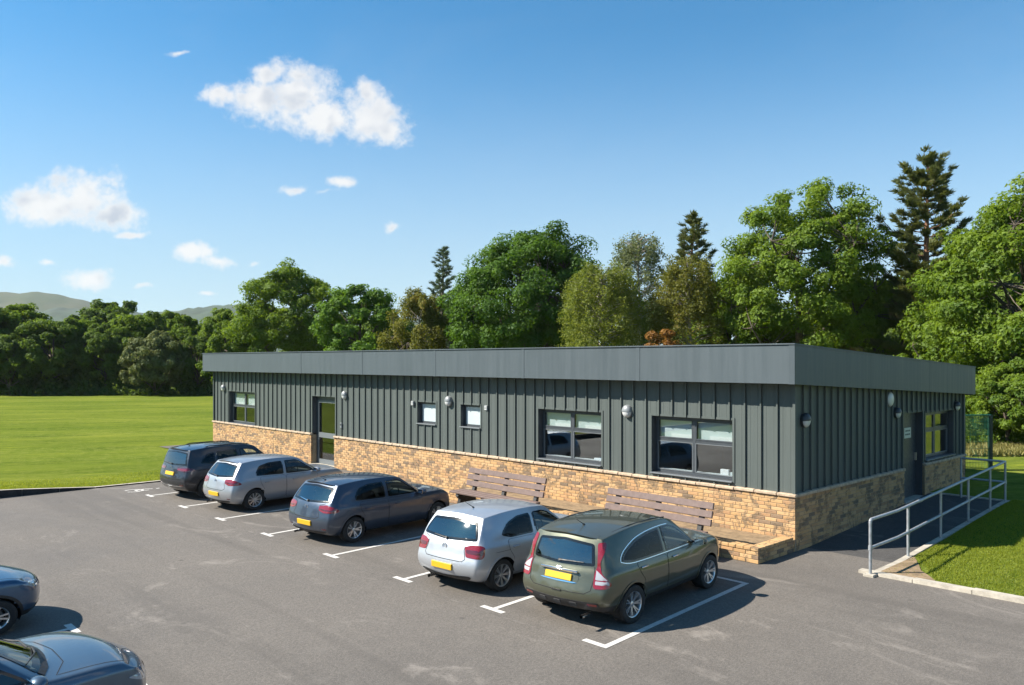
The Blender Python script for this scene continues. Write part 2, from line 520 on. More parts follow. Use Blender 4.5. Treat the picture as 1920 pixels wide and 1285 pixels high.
M = {
    'grass': grass_mat('mown_grass'),
    'tarmac': tarmac_mat('tarmac', (0.104, 0.093, 0.082), (0.140, 0.122, 0.105)),
    'path': tarmac_mat('new_tarmac', (0.050, 0.048, 0.047), (0.066, 0.062, 0.058)),
    'seam': mat('tarmac_joint', (0.125, 0.112, 0.10), 0.9, var=0.4, vscale=3.0),
    'paint': mat('road_paint', (0.52, 0.50, 0.47), 0.7, var=0.13, vscale=14.0, bump=0.4, bscale=90.0),
    'concrete': mat('kerb_concrete', (0.36, 0.325, 0.27), 0.85, var=0.22, vscale=5.0, bump=0.4, bscale=60.0),
    'kerb_face': mat('kerb_face_painted_shade', (0.030, 0.028, 0.027), 0.9, var=0.3, vscale=4.0),  # near-black concrete: the shadow under the kerb edge is put into the colour
    'brick': brick_mat('buff_brick'),
    'mortar': mat('mortar', (0.26, 0.205, 0.135), 0.95, var=0.2, vscale=9.0, bump=0.3, bscale=120.0),
    'coping': mat('coping_stone', (0.40, 0.305, 0.215), 0.85, var=0.25, vscale=9.0, bump=0.6, bscale=40.0),
    'clad': panel_mat('grey_green_cladding', (0.070, 0.084, 0.080), 0.55),
    'fascia': panel_mat('blue_grey_fascia', (0.062, 0.078, 0.088), 0.46),
    'frame': mat('anthracite_frame', (0.045, 0.052, 0.060), 0.42, var=0.1, vscale=6.0),
    'frame_light': mat('grey_frame_bead', (0.13, 0.145, 0.155), 0.4),
    'roof': mat('roof_membrane', (0.16, 0.165, 0.17), 0.8, var=0.15, vscale=1.5),
    'glass': glass_mat('window_glass', (0.85, 0.88, 0.89), 2.0),
    'blind': mat('roller_blind', (0.60, 0.66, 0.66), 0.9, var=0.04, vscale=3.0),
    'frosted': mat('frosted_glass', (0.42, 0.475, 0.50), 0.25, var=0.04, vscale=2.0, spec=0.7),
    'paper': mat('white_card', (0.80, 0.80, 0.79), 0.8),
    'inside': mat('room_wall', (0.22, 0.21, 0.19), 0.9, var=0.1, vscale=1.0),
    'room_floor': mat('room_carpet', (0.05, 0.05, 0.055), 0.95),
    'lamp_grey': mat('lamp_housing', (0.20, 0.215, 0.225), 0.45, metal=0.2),
    'lamp_dark': mat('lamp_housing_dark', (0.03, 0.033, 0.036), 0.4),
    'lamp_lens': mat('lamp_diffuser', (0.50, 0.51, 0.51), 0.3, spec=0.6),
    'galv': mat('galvanised_steel', (0.33, 0.35, 0.37), 0.5, metal=0.5, var=0.16, vscale=12.0),
    'board': mat('brown_recycled_plastic', (0.128, 0.086, 0.074), 0.62, var=0.16, vscale=7.0, bump=0.3, bscale=50.0),
    'support': mat('black_recycled_plastic', (0.020, 0.020, 0.020), 0.6, var=0.2, vscale=6.0),
    'fence': mat('green_powder_coat', (0.008, 0.105, 0.060), 0.45),
    'fence_dark': mat('dark_green_post', (0.006, 0.020, 0.016), 0.5),
    'soil': mat('dry_soil', (0.20, 0.14, 0.08), 0.95, var=0.3, vscale=6.0, bump=0.8, bscale=25.0),
    'steel': mat('door_steel', (0.60, 0.60, 0.58), 0.3, metal=0.9),
    'sign': mat('sign_plate', (0.50, 0.53, 0.46), 0.5),
    'sign_ink': mat('sign_ink', (0.10, 0.13, 0.11), 0.6),
}


# ------------------------------------------------------------------ ground, field, hills
def ramp_z(w):
    return 0.05 * min(max(w - 0.5, 0.0), 6.6)


def sheet_from_poly(name, polys, material, z=0.0, parent=None):
    mb = MB()
    for poly in polys:
        mb.add([site(w, u, z) for w, u in poly], [tuple(range(len(poly)))[::-1]])
    o = mb.build(name, material, parent)
    bm = bmesh.new(); bm.from_mesh(o.data)
    bmesh.ops.recalc_face_normals(bm, faces=bm.faces)
    for f in bm.faces:
        if f.normal.z < 0: f.normal_flip()
    bm.to_mesh(o.data); bm.free()
    return o


def ground():
    # one sheet of ground to the horizon, finer near the camera
    ring = [0, 3, 8, 15, 25, 40, 60, 90, 130, 200, 400, 900, 2500, 9000]
    n = 64
    v = [(0, 0, -0.03)]; f = []
    for r_ in ring[1:]:
        for k in range(n):
            a = 2 * math.pi * k / n
            v.append((r_ * math.sin(a), r_ * math.cos(a), -0.03))
    for k in range(n):
        f.append((0, 1 + (k + 1) % n, 1 + k))
    for i in range(len(ring) - 2):
        a0 = 1 + i * n; b0 = a0 + n
        for k in range(n):
            f.append((a0 + k, a0 + (k + 1) % n, b0 + (k + 1) % n, b0 + k))
    o = MB().add(v, f).build('ground', M['grass'])
    tag(o, 'wide mown playing field stretching to the tree line', 'field', kind='structure')


ground()


def kerb_top(w):                                  # the kerb by the field sinks into the tarmac towards the cars
    return 0.035 + 0.20 * min(max((-7.4 - w) / 2.6, 0.0), 1.0)


def bank():
    mb = MB()
    ws = [-60 + 2.0 * i for i in range(20)] + [-20 + 0.5 * i for i in range(33)]
    offs = [0.10, 0.6, 1.6, 3.5, 6.0, 9.0]
    v = []; f = []
    for w in ws:
        for k, o_ in enumerate(offs):
            z = (kerb_top(w) - 0.015) * (1 - (k / (len(offs) - 1)) ** 1.5) - 0.035 * (k == len(offs) - 1)
            v.append(site(w, 18.02 + o_, z))
    m = len(offs)
    for i in range(len(ws) - 1):
        for k in range(m - 1):
            f.append((i * m + k, (i + 1) * m + k, (i + 1) * m + k + 1, i * m + k + 1))
    o = mb.add(v, f).build('grass_verge', M['grass'], smooth=True)
    bm = bmesh.new(); bm.from_mesh(o.data)
    for q in bm.faces:
        if q.normal.z < 0: q.normal_flip()
    bm.to_mesh(o.data); bm.free()
    tag(o, 'mown grass verge rising to the car park kerb', 'verge', kind='structure')


bank()

tarmac = sheet_from_poly('car_park', [
    [(-17, 18.02), (-17, -60), (-0.62, -60), (-0.62, -1.70), (-0.62, 0), (-0.62, 18.02)],
    [(-0.62, -1.70), (0.5, -1.70), (0.5, 0.0), (-0.62, 0.0)],
    [(-0.62, 0.0), (0.0, 0.0), (0.0, 18.02), (-0.62, 18.02)],
    [(-1.75, 18.02), (0.0, 18.02), (0.0, 28.6), (-1.75, 28.6)],
], M['tarmac'], 0.0)
tag(tarmac, 'grey sunlit tarmac car park in front of the building', 'tarmac', kind='structure')

# ramped side path
mb = MB(); ws = [0.5 + 0.5 * i for i in range(14)] + [7.25]
v = []
for w in ws:
    v += [site(w, 0.0, ramp_z(w)), site(w, -1.70, ramp_z(w))]
f = [(2 * i, 2 * i + 1, 2 * i + 3, 2 * i + 2) for i in range(len(ws) - 1)]
n = len(v)
v += [site(7.25, 0, -.05), site(7.25, -1.8, -.05)]
f.append((2 * len(ws) - 2, 2 * len(ws) - 1, n + 1, n))
path = mb.add(v, f).build('ramp_path', M['path'])
bm = bmesh.new(); bm.from_mesh(path.data)
for q in bm.faces:
    if q.normal.z < -0.1: q.normal_flip()
bm.to_mesh(path.data); bm.free()
tag(path, 'dark tarmac ramp path beside the shaded end wall', 'path', kind='structure')

# lawn on the right of the path and behind the building
def lawn_z(w):
    if w < 8: return ramp_z(w) + 0.02
    return 0.35 * (1 - min(max((w - 24) / 16, 0), 1)) - (0.05 if w > 39 else 0)


def lawn():
    mb = MB()
    ws = [-0.50, 0, .5, 1, 1.5, 2, 2.5, 3, 3.5, 4, 4.5, 5, 5.5, 6, 6.5, 7, 7.25, 8, 10.4, 12, 15, 20, 25, 30, 35, 40]
    us = [-1.82, -2.5, -3.2, -4, -5, -6.5, -8, -11, -15, -22, -35]
    us2 = [-1.82, -1.0, 0, 2, 5, 9, 14, 20]
    for U, lo in ((us, -1), (us2, 7.25)):
        W_ = [w for w in ws if w >= lo]
        v = [site(w, u, lawn_z(w) + 0.015 * math.sin(u * 2.1 + w)) for w in W_ for u in U]
        m = len(U)
        f = [(i * m + k, i * m + k + 1, (i + 1) * m + k + 1, (i + 1) * m + k) for i in range(len(W_) - 1) for k in range(m - 1)]
        if U is us2:
            f = [q for q in f if not (all((site_inv(v[i]).x <= 10.3 and site_inv(v[i]).y >= -0.01) for i in q))]
        mb.add(v, f)
    o = mb.build('lawn', M['grass'], smooth=True)
    bm = bmesh.new(); bm.from_mesh(o.data)
    for q in bm.faces:
        if q.normal.z < 0: q.normal_flip()
    bm.to_mesh(o.data); bm.free()
    tag(o, 'small mown lawn beside the handrail and end wall', 'lawn', kind='structure')


SITE_INV = SITE.inverted()
def site_inv(p): return SITE_INV @ Vector(p)
lawn()


def kerbs():
    # field kerb: concrete edging, one stone after the other
    k = empty('field_kerb', site(-12, 18.0)); tag(k, 'long low concrete kerb between tarmac and the playing field', 'kerb', kind='structure')
    inv = k.matrix_basis.inverted()
    w = -30.0
    while w < -2.2:
        e = min(w + 0.93, -1.75)
        mb = MB()
        z0, z1 = kerb_top(w), kerb_top(e)
        a, b_ = 18.00, 18.14
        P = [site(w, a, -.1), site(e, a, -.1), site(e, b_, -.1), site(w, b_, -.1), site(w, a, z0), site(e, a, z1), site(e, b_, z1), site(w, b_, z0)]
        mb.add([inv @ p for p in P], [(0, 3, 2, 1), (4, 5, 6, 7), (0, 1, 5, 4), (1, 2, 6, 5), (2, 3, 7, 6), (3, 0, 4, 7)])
        mb.m[2] = 1  # tarmac-side face gets the colour with the shade painted in
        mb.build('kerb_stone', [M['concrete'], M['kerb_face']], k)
        w += 0.94
    # lawn kerb
    k = empty('lawn_kerb', site(-0.6, -3.0)); tag(k, 'pale concrete kerb along the front of the small lawn', 'kerb', kind='structure')
    inv = k.matrix_basis.inverted()
    u = -1.52
    rnd = random.Random(3)
    while u > -22:
        e = u - 0.90
        mb = MB(); j = rnd.uniform(-.006, .006)
        P = [site(-0.66 + j, u, -.1), site(-0.66 + j, e, -.1), site(-0.50, e, -.1), site(-0.50, u, -.1)]
        h = 0.055 + 0.012 * min((-1.6 - u), 3)
        mb.add([inv @ p for p in P] + [inv @ (p + Vector((0, 0, .1 + h))) for p in P], [(0, 3, 2, 1), (4, 5, 6, 7), (0, 1, 5, 4), (1, 2, 6, 5), (2, 3, 7, 6), (3, 0, 4, 7)])
        o = mb.build('kerb_stone', M['concrete'], k)
        u = e - 0.012
    # thin edging between ramp and lawn, and across the end of the landing
    k = empty('path_edging', site(0, -1.76)); tag(k, 'thin concrete edging below the handrail along the ramp path', 'edging', kind='structure')
    inv = k.matrix_basis.inverted()
    w = -0.50
    while w < 7.2:
        e = min(w + 0.9, 7.3)
        P = [site(w, -1.82), site(e, -1.82), site(e, -1.70), site(w, -1.70)]
        zz = [ramp_z(w), ramp_z(e), ramp_z(e), ramp_z(w)]
        mb = MB().add([inv @ (p + Vector((0, 0, z - .1))) for p, z in zip(P, zz)] + [inv @ (p + Vector((0, 0, z + .035))) for p, z in zip(P, zz)],
                      [(0, 3, 2, 1), (4, 5, 6, 7), (0, 1, 5, 4), (1, 2, 6, 5), (2, 3, 7, 6), (3, 0, 4, 7)])
        mb.build('edging_stone', M['concrete'], k)
        w = e + 0.008
    P = [site(7.25, -1.70), site(7.36, -1.70), site(7.36, -0.02), site(7.25, -0.02)]
    MB().add([inv @ (p + Vector((0, 0, .2))) for p in P] + [inv @ (p + Vector((0, 0, .36))) for p in P],
             [(0, 3, 2, 1), (4, 5, 6, 7), (0, 1, 5, 4), (1, 2, 6, 5), (2, 3, 7, 6), (3, 0, 4, 7)]).build('edging_stone', M['concrete'], k)
    # bare dry soil in the corner of the lawn by the first post
    sp = sheet_from_poly('bare_soil', [[(-0.49, -1.83), (-0.49, -2.75), (-0.2, -2.55), (0.1, -2.3), (0.5, -2.12), (1.1, -1.83)]], M['soil'], 0.052)
    tag(sp, 'patch of bare dry soil at the foot of the handrail', 'soil', kind='structure')


kerbs()


# ------------------------------------------------------------------ painted bay markings
SK = 0.07                                          # the bays lean a little against the building
def stripe(pts_list, name, label, group='painted parking bay lines'):
    mb = MB()
    for (w0, u0), (w1, u1), wd in pts_list:
        a = Vector((w0, u0)); b_ = Vector((w1, u1)); d = (b_ - a).normalized(); nrm = Vector((-d.y, d.x)) * wd / 2
        q = [a + nrm, b_ + nrm, b_ - nrm, a - nrm]
        z = 0.004 + 0.001 * (len(mb.f) % 3)
        vs = [site(p.x, p.y, z) for p in q]
        mb.add(vs, [(0, 1, 2, 3)])
    o = mb.build(name, M['paint'])
    bm = bmesh.new(); bm.from_mesh(o.data)
    for f in bm.faces:
        if f.normal.z < 0: f.normal_flip()
    bm.to_mesh(o.data); bm.free()
    tag(o, label, 'marking', group, kind='structure')
    return o


bay_w = -6.76
names_ = {1: 'green estate car and the silver hatchback', 2: 'silver hatchback and the charcoal hatchback', 3: 'charcoal hatchback, its right side', 4: 'charcoal hatchback, its left side',
          5: 'grey hatchback and the next bay', 6: 'grey hatchback and the black off-roader', 7: 'black off-roader and the wheelchair bay'}
for k, u in enumerate([1.40, 3.69, 6.02, 8.62, 10.97, 13.20, 15.55]):
    stripe([((bay_w, u - .24), (bay_w, u + .24), .10), ((bay_w + .05, u), (-2.73, u + SK * 4.0), .085)], 'bay_line', 'white painted T line, by the ' + names_[k + 1])
stripe([((bay_w, -0.80), (bay_w, -0.42), .10), ((bay_w - .05, -0.80), (-2.69, -0.50), .09), ((-2.73, -0.455), (-2.73, 0.9), .085)],
       'bay_line', 'white painted corner line in the shadow of the green car')
# bays on the near side, only their ends are in view
for u, txt in ((4.83, 'between the two blue car noses'), (2.30, 'beside the nearest blue car bonnet')):
    stripe([((-11.60, u - .24), (-11.60, u + .24), .10), ((-11.65, u), (-16.0, u - SK * 4.4), .085)], 'bay_line', 'white painted T line end ' + txt)
# faded joint in the tarmac along the bay heads
o = sheet_from_poly('tarmac_joint', [[(-6.90, -0.8), (-6.87, -0.8), (-6.97, 17.4), (-7.0, 17.4)]], M['seam'], 0.003)
tag(o, 'thin pale joint in the tarmac along the bay heads', 'joint', kind='structure')


def wheelchair_symbol():
    mb = MB()
    c = Vector((-6.78, 16.75))
    def seg(a, b_, wd, z):
        a = Vector(a); b_ = Vector(b_); d = (b_ - a).normalized(); nr = Vector((-d.y, d.x)) * wd / 2
        mb.add([site(*(c + p), z) for p in (a + nr, b_ + nr, b_ - nr, a - nr)], [(0, 1, 2, 3)])
    ring = []
    for i in range(17):                            # the wheel: most of a circle, open towards the back
        th = R(-150 + 290 * i / 16)
        ring.append(Vector((0.24 * math.cos(th), 0.24 * math.sin(th))))
    for i in range(16): seg(ring[i], ring[i + 1], .07, .0045)
    seg((0.05, 0.05), (0.34, 0.09), .07, .0055); seg((0.34, 0.09), (0.52, -0.02), .07, .0065)
    seg((0.06, 0.06), (0.05, -0.16), .07, .0062); seg((0.05, -0.16), (0.36, -0.20), .06, .0072); seg((0.62, -.03), (0.72, -.02), .09, .005)
    o = mb.build('bay_symbol', M['paint'])
    bm = bmesh.new(); bm.from_mesh(o.data)
    for f in bm.faces:
        if f.normal.z < 0: f.normal_flip()
    bm.to_mesh(o.data); bm.free()
    tag(o, 'white painted wheelchair symbol on the tarmac by the kerb', 'marking', kind='structure')


wheelchair_symbol()
# ------------------------------------------------------------------ the building (local x = w, y = u)
BL, BW = 27.06, 10.02
CAP = 1.13
bld = empty('single_storey_building', CORNER, YAW)
tag(bld, 'long low building clad in grey-green metal over buff brick', 'building')
CAMS = SITE_INV @ Vector((0, 0, CAM_H))

OPEN_F = [  # openings of the front wall: u0, u1, z0, z1
    (23.08, 25.55, 1.13, 2.47), (17.05, 18.62, 0.0, 2.48), (11.39, 12.31, 1.84, 2.50), (9.38, 10.24, 1.86, 2.50),
    (4.97, 7.11, 1.22, 2.51), (1.41, 3.49, 1.22, 2.51)]
OPEN_S = [(5.58, 6.93, 0.0, 2.46), (7.10, 9.22, 1.19, 2.41)]     # side wall: w0, w1, z0, z1
SIDE_TOP = lambda w: 3.34 - 0.50 * (w + 0.34) / (BW + 0.68)


def rects_minus(a0, a1, z0, z1, opens):
    """split a strip into rectangles outside the openings"""
    cuts = sorted({a0, a1} | {c for o in opens for c in o[:2] if a0 < c < a1})
    out = []
    for p, q in zip(cuts[:-1], cuts[1:]):
        zs = [(z0, z1)]
        for o in opens:
            if o[0] <= p + 1e-6 and o[1] >= q - 1e-6:
                nz = []
                for s, e in zs:
                    if o[2] > s: nz.append((s, min(e, o[2])))
                    if o[3] < e: nz.append((max(s, o[3]), e))
                zs = [z for z in nz if z[1] - z[0] > 0.01]
        out += [(p, q, s, e) for s, e in zs]
    # merge neighbours of equal height
    out.sort(key=lambda r: (r[2], r[3], r[0]))
    res = []
    for r_ in out:
        if res and res[-1][2:] == r_[2:] and abs(res[-1][1] - r_[0]) < 1e-6:
            res[-1] = (res[-1][0], r_[1], r_[2], r_[3])
        else:
            res.append(r_)
    return res


def cladding():
    front = empty('front_cladding', (0, 0, 0), 0, bld)
    x = 0.06
    pitch = BL / 75.0
    micro = [0.0, 0.27, 0.285, 0.50, 0.515, 0.73, 0.745, 1.0]
    dep = [0, 0, .004, .004, 0, 0, .004, .004]
    for i in range(75):
        a0, a1 = 0.02 + i * (BL - .04) / 75, 0.02 + (i + 1) * (BL - .04) / 75
        for (p, q, s, e) in rects_minus(a0, a1, CAP - .02, 3.36, OPEN_F):
            mb = MB()
            us = [p] + [a0 + (a1 - a0) * t for t in micro[1:-1] if p < a0 + (a1 - a0) * t < q] + [q]
            vs = []
            for k, u in enumerate(us):
                dx = .0035 if (k // 2) % 2 else 0.0
                vs += [(x - dx, u, s), (x - dx, u, e)]
            fs = [(2 * k, 2 * k + 1, 2 * k + 3, 2 * k + 2) for k in range(len(us) - 1)]
            mb.add(vs, fs)
            if abs(p - a0) < 1e-6 and i > 0:       # the standing seam on the panel's edge
                mb.box(x - .042, x - .001, a0 + .002, a0 + .034, s, e - .001)
            mb.build('cladding_panel', M['clad'], front)
    MB().box(-.0, .08, 0.0, .055, CAP - .01, 3.36).build('corner_trim', M['clad'], front)
    MB().box(-.0, .08, BL - .055, BL, CAP - .01, 3.36).build('corner_trim', M['clad'], front)
    side = empty('end_cladding', (0, 0, 0), 0, bld)
    y = 0.06
    n = 31
    for i in range(n):
        a0, a1 = 0.082 + i * (BW - .1) / n, 0.082 + (i + 1) * (BW - .1) / n
        for (p, q, s, e) in rects_minus(a0, a1, CAP - .02, 3.36, OPEN_S):
            mb = MB()
            e0, e1 = (min(e, SIDE_TOP(p)), min(e, SIDE_TOP(q)))
            mb.add([(p, y, s), (q, y, s), (q, y, e1), (p, y, e0)], [(0, 1, 2, 3)])
            if abs(p - a0) < 1e-6 and i > 0:
                mb.box(a0 + .002, a0 + .034, y - .042, y - .001, s, e0 - .001)
            mb.build('cladding_panel', M['clad'], side)
    # far end and back wall, plain
    MB().add([(0.06, BL - .02, 0), (BW, BL - .02, 0), (BW, BL - .02, 2.85), (0.06, BL - .02, 3.34)], [(0, 1, 2, 3)]).build('end_wall', M['clad'], bld)
    MB().add([(BW - .02, .06, 0), (BW - .02, BL - .02, 0), (BW - .02, BL - .02, 2.9), (BW - .02, .06, 2.9)], [(0, 1, 2, 3)]).build('back_wall', M['clad'], bld)
    MB().box(BW - .08, BW, .0, .06, CAP - .01, 2.87).build('corner_trim', M['clad'], side)


cladding()


def roof():
    F0, F1 = 3.30, 4.06
    of, os_, ol, ob = -0.34, -0.16, BL + 0.30, BW + 0.34
    drop = lambda w: 0.50 * (w - of) / (ob - of)
    joints = [ol, 18.77, 14.79, 10.96, 7.29, 3.58, os_]
    fr = empty('front_fascia', (0, 0, 0), 0, bld)
    for a, b_ in zip(joints[:-1], joints[1:]):
        MB().box(of, of + .04, b_ + .006, a - .006, F0, F1, bev=.006).build('fascia_panel', M['fascia'], fr)
    for a in joints[1:-1]:
        MB().box(of - .007, of + .03, a - .055, a + .055, F0 - .002, F1 + .003, bev=.003).build('cover_strip', M['fascia'], fr)
    MB().box(of - .009, of + .03, os_ - .009, os_ + .12, F0 - .003, F1 + .004, bev=.003).build('corner_strip', M['fascia'], fr)
    MB().box(of - .025, of + .05, os_ - .02, ol + .02, F1 + .002, F1 + .03, bev=.004).build('roof_edge_trim', M['fascia'], fr)
    sd = empty('end_fascia', (0, 0, 0), 0, bld)
    jw = [of + .042, 3.2, 6.8, ob]
    for a, b_ in zip(jw[:-1], jw[1:]):
        a2, b2 = a + .004, b_ - .004
        for yy, nm in ((os_, 'fascia_panel'), (ol - .04, 'fascia_panel')):
            v = []
            for y in (yy, yy + .04):
                v += [(a2, y, F0 - drop(a2)), (b2, y, F0 - drop(b2)), (b2, y, F1 - drop(b2)), (a2, y, F1 - drop(a2))]
            MB().add(v, [(0, 1, 2, 3), (7, 6, 5, 4), (0, 4, 5, 1), (1, 5, 6, 2), (2, 6, 7, 3), (3, 7, 4, 0)]).build(nm, M['fascia'], sd)
    v = []
    for y in (os_ - .015, os_ + .05):
        v += [(of, y, F1 - drop(of) + .002), (ob, y, F1 - drop(ob) + .002), (ob, y, F1 - drop(ob) + .03), (of, y, F1 - drop(of) + .03)]
    MB().add(v, [(0, 1, 2, 3), (7, 6, 5, 4), (0, 4, 5, 1), (1, 5, 6, 2), (2, 6, 7, 3), (3, 7, 4, 0)]).build('roof_edge_trim', M['fascia'], sd)
    MB().box(ob - .04, ob, os_ + .05, ol - .05, F0 - .52, F1 - .51).build('back_fascia', M['fascia'], bld)
    mb = MB()
    a, b_ = of + .045, ob - .045
    for dz in (-.06, -.40):
        mb.add([(a, os_ + .045, F1 - drop(a) + dz), (b_, os_ + .045, F1 - drop(b_) + dz), (b_, ol - .045, F1 - drop(b_) + dz), (a, ol - .045, F1 - drop(a) + dz)], [(0, 1, 2, 3)])
    mb.build('roof', M['roof'], bld)
    MB().add([(a, os_ + .045, F0 - drop(a) + .035), (b_, os_ + .045, F0 - drop(b_) + .035), (b_, ol - .045, F0 - drop(b_) + .035), (a, ol - .045, F0 - drop(a) + .035)],
             [(3, 2, 1, 0)]).build('soffit', M['frame'], bld)


roof()


# ---- brickwork
BRK_L, BRK_H, JOINT = 0.262, 0.0755, 0.010
def brick_mesh(l, h, d, tint, name='brick'):
    """one brick: face in the local yz plane towards -x, chamfered arrises"""
    c = .005
    v = [(0, c, c), (0, l - c, c), (0, l - c, h - c), (0, c, h - c), (c, 0, 0), (c, l, 0), (c, l, h), (c, 0, h), (d, 0, 0), (d, l, 0), (d, l, h), (d, 0, h)]
    f = [(0, 3, 2, 1), (0, 1, 5, 4), (1, 2, 6, 5), (2, 3, 7, 6), (3, 0, 4, 7), (4, 5, 9, 8), (5, 6, 10, 9), (6, 7, 11, 10), (7, 4, 8, 11)]
    me = bpy.data.meshes.new(name)
    me.from_pydata(v, [], f)
    at = me.attributes.new('tint', 'FLOAT', 'POINT'); at.data.foreach_set('value', [tint] * len(v))
    me.materials.append(M['brick'])
    me.update()
    return me


TINTS = [0.02, 0.15, 0.25, 0.32, 0.40, 0.48, 0.55, 0.62, 0.70, 0.78, 0.86, 0.93, 0.99]
TWT = [5, 6, 7, 8, 9, 9, 9, 8, 7, 7, 6, 5, 4]
_bcache = {}
def brick_of(l, tint):
    k = (round(l, 3), tint)
    if k not in _bcache: _bcache[k] = brick_mesh(l, BRK_H - JOINT, 0.06, tint)
    return _bcache[k]


def lay(face, a0, a1, z0, z1, opens, rnd, skip=None, clump=None):
    """brick slots of one wall face: (a, z, length, tint)"""
    out = []
    rows = int((z1 - z0 + 0.02) / BRK_H)
    for r_ in range(rows):
        z = z0 + r_ * BRK_H + JOINT / 2
        a = a0 - (BRK_L / 2 if r_ % 2 else 0.0)
        while a < a1 - .02:
            s, e = max(a, a0), min(a + BRK_L - JOINT, a1)
            segs = [(s, e)]
            for o in opens:
                if o[2] < z + .03 and o[3] > z + .03:
                    ns = []
                    for p, q in segs:
                        if q <= o[0] or p >= o[1]: ns.append((p, q)); continue
                        if p < o[0] - .02: ns.append((p, o[0]))
                        if q > o[1] + .02: ns.append((o[1], q))
                    segs = ns
            for p, q in segs:
                if q - p > .03:
                    out.append((p, z, q - p, rnd.choices(TINTS, TWT)[0]))
            a += BRK_L
    return out


def place_bricks(parent, faces, keep):
    """faces: list of (slots, to_local(a, z) -> (pos, rz), normal, base point fn); the `keep` largest in view become objects, the rest one mesh"""
    allb = []
    for slots, fn in faces:
        for (a, z, l, t) in slots:
            pos, rz, nrm = fn(a, z, l)
            mid = Vector(pos) + Vector((0, 0, BRK_H / 2))
            d = CAMS - mid
            facing = nrm.dot(d.normalized())
            allb.append((facing * l / d.length_squared if facing > 0 else -1, pos, rz, l, t))
    allb.sort(key=lambda q: -q[0])
    V, F, T = [], [], []
    for i, (s, pos, rz, l, t) in enumerate(allb):
        if i < keep and s > 0:
            o = link_mesh('brick', brick_of(l, t), parent, pos, rz)
        else:
            me = brick_of(l, t)
            Mx = Matrix.Translation(pos) @ Matrix.Rotation(rz, 4, 'Z')
            b = len(V)
            V += [tuple(Mx @ q.co) for q in me.vertices]
            F += [tuple(i_ + b for i_ in p.vertices) for p in me.polygons]
            T += [t] * len(me.vertices)
    if V:
        me = bpy.data.meshes.new('further_bricks')
        me.from_pydata(V, [], F)
        at = me.attributes.new('tint', 'FLOAT', 'POINT'); at.data.foreach_set('value', T)
        me.materials.append(M['brick']); me.update()
        o = link_mesh('further_bricks', me, parent)
        o['kind'] = 'stuff'


def brickwork():
    rnd = random.Random(11)
    rz = 1.055
    # mortar bed just behind the brick faces
    pl = MB()
    for (p, q, s, e) in rects_minus(0.008, BL - .008, -0.1, CAP - .05, OPEN_F):
        pl.box(0.008, 0.12, p, q, s, e)
    for (p, q, s, e) in rects_minus(0.12, BW - .008, -0.1, CAP - .05, OPEN_S):
        pl.box(p, q, 0.008, 0.12, s, e)
    plinth = pl.build('brick_plinth', M['mortar'], bld)
    f_front = lambda a, z, l: ((0.0, a, z), 0.0, Vector((-1, 0, 0)))
    # side wall: local -y faces out; brick's own -x must point to -y: rotate by +90 deg, its length then runs along -x
    f_side = lambda a, z, l: ((a + l, 0.0, z), R(90), Vector((0, -1, 0)))
    # reveals of the front door
    f_rev = lambda a, z, l: ((a + l, 18.62, z), R(90), Vector((0, -1, 0)))
    fr = [s for s in lay('f', 0.0, BL, 0.0, rz, OPEN_F, rnd) if not (s[1] < 0.17 and s[0] < 9.2)]
    sd = [s for s in lay('s', 0.062, BW, 0.0, rz, OPEN_S, rnd) if s[1] > ramp_z(s[0]) - 0.08]
    place_bricks(plinth, [(fr, f_front), (sd, f_side)], 300)
    V = MB()
    V.box(0.0, 0.22, 18.622, 18.68, 0.0, CAP - .06)
    # copings, stone by stone
    cop = empty('coping', (0, 0, 0), 0, bld)
    def stone(x0, x1, y0, y1):
        j = rnd.uniform(-.006, .006)
        MB().box(x0, x1, y0, y1, CAP - .068 + j * .3, CAP + j * .6, bev=.014).build('coping_stone', M['coping'], cop)
    for s, e in ((-0.035, 17.05), (18.62, BL + .035)):
        a = s
        while a < e - .02:
            l = min(rnd.uniform(.40, .50), e - a)
            if e - a - l < .15: l = e - a
            j = rnd.uniform(-.005, .005)
            stone(-.040 + j, .075, a + .003, a + l - .003); a += l
    for s, e in ((0.077, 5.58), (6.93, BW + .03)):
        a = s
        while a < e - .02:
            l = min(rnd.uniform(.40, .50), e - a)
            if e - a - l < .15: l = e - a
            j = rnd.uniform(-.005, .005)
            stone(a + .003, a + l - .003, -.040 + j, .075); a += l


brickwork()


# ---- windows and doors; front: opening in the plane x = const, looking along +x
def opening(kind, along, a0, a1, z0, z1, depth=0.17):
    """along 'F': front wall (a = y), 'S': end wall (a = x). Returns a box-adder in (a, depth, z) order"""
    def bx(mb, p0, p1, d0, d1, s, e, bev=0.0, mi=0):
        if along == 'F': mb.box(d0, d1, p0, p1, s, e, mi, bev)
        else: mb.box(p0, p1, d0, d1, s, e, mi, bev)
        return mb
    return bx


def trim_and_reveal(bx, root, a0, a1, z0, z1, d_in, bottom=True):
    t = .045
    mb = MB()                                     # flat flashing round the opening, a little proud of the panels
    bx(mb, a0 - t, a0 + .004, .042, .062, z0 - (.02 if bottom else 0), z1 + t)
    bx(mb, a1 - .004, a1 + t, .042, .062, z0 - (.02 if bottom else 0), z1 + t)
    bx(mb, a0 + .005, a1 - .005, .043, .062, z1 - .004, z1 + t - .001)
    mb.build('flashing', M['clad'], root)
    mb = MB()
    bx(mb, a0, a0 + .012, .063, d_in, z0, z1)
    bx(mb, a1 - .012, a1, .063, d_in, z0, z1)
    bx(mb, a0 + .013, a1 - .013, .063, d_in, z1 - .012, z1)
    if bottom: bx(mb, a0 + .013, a1 - .013, .063, d_in, z0, z0 + .012)
    mb.build('reveal', M['frame'], root)


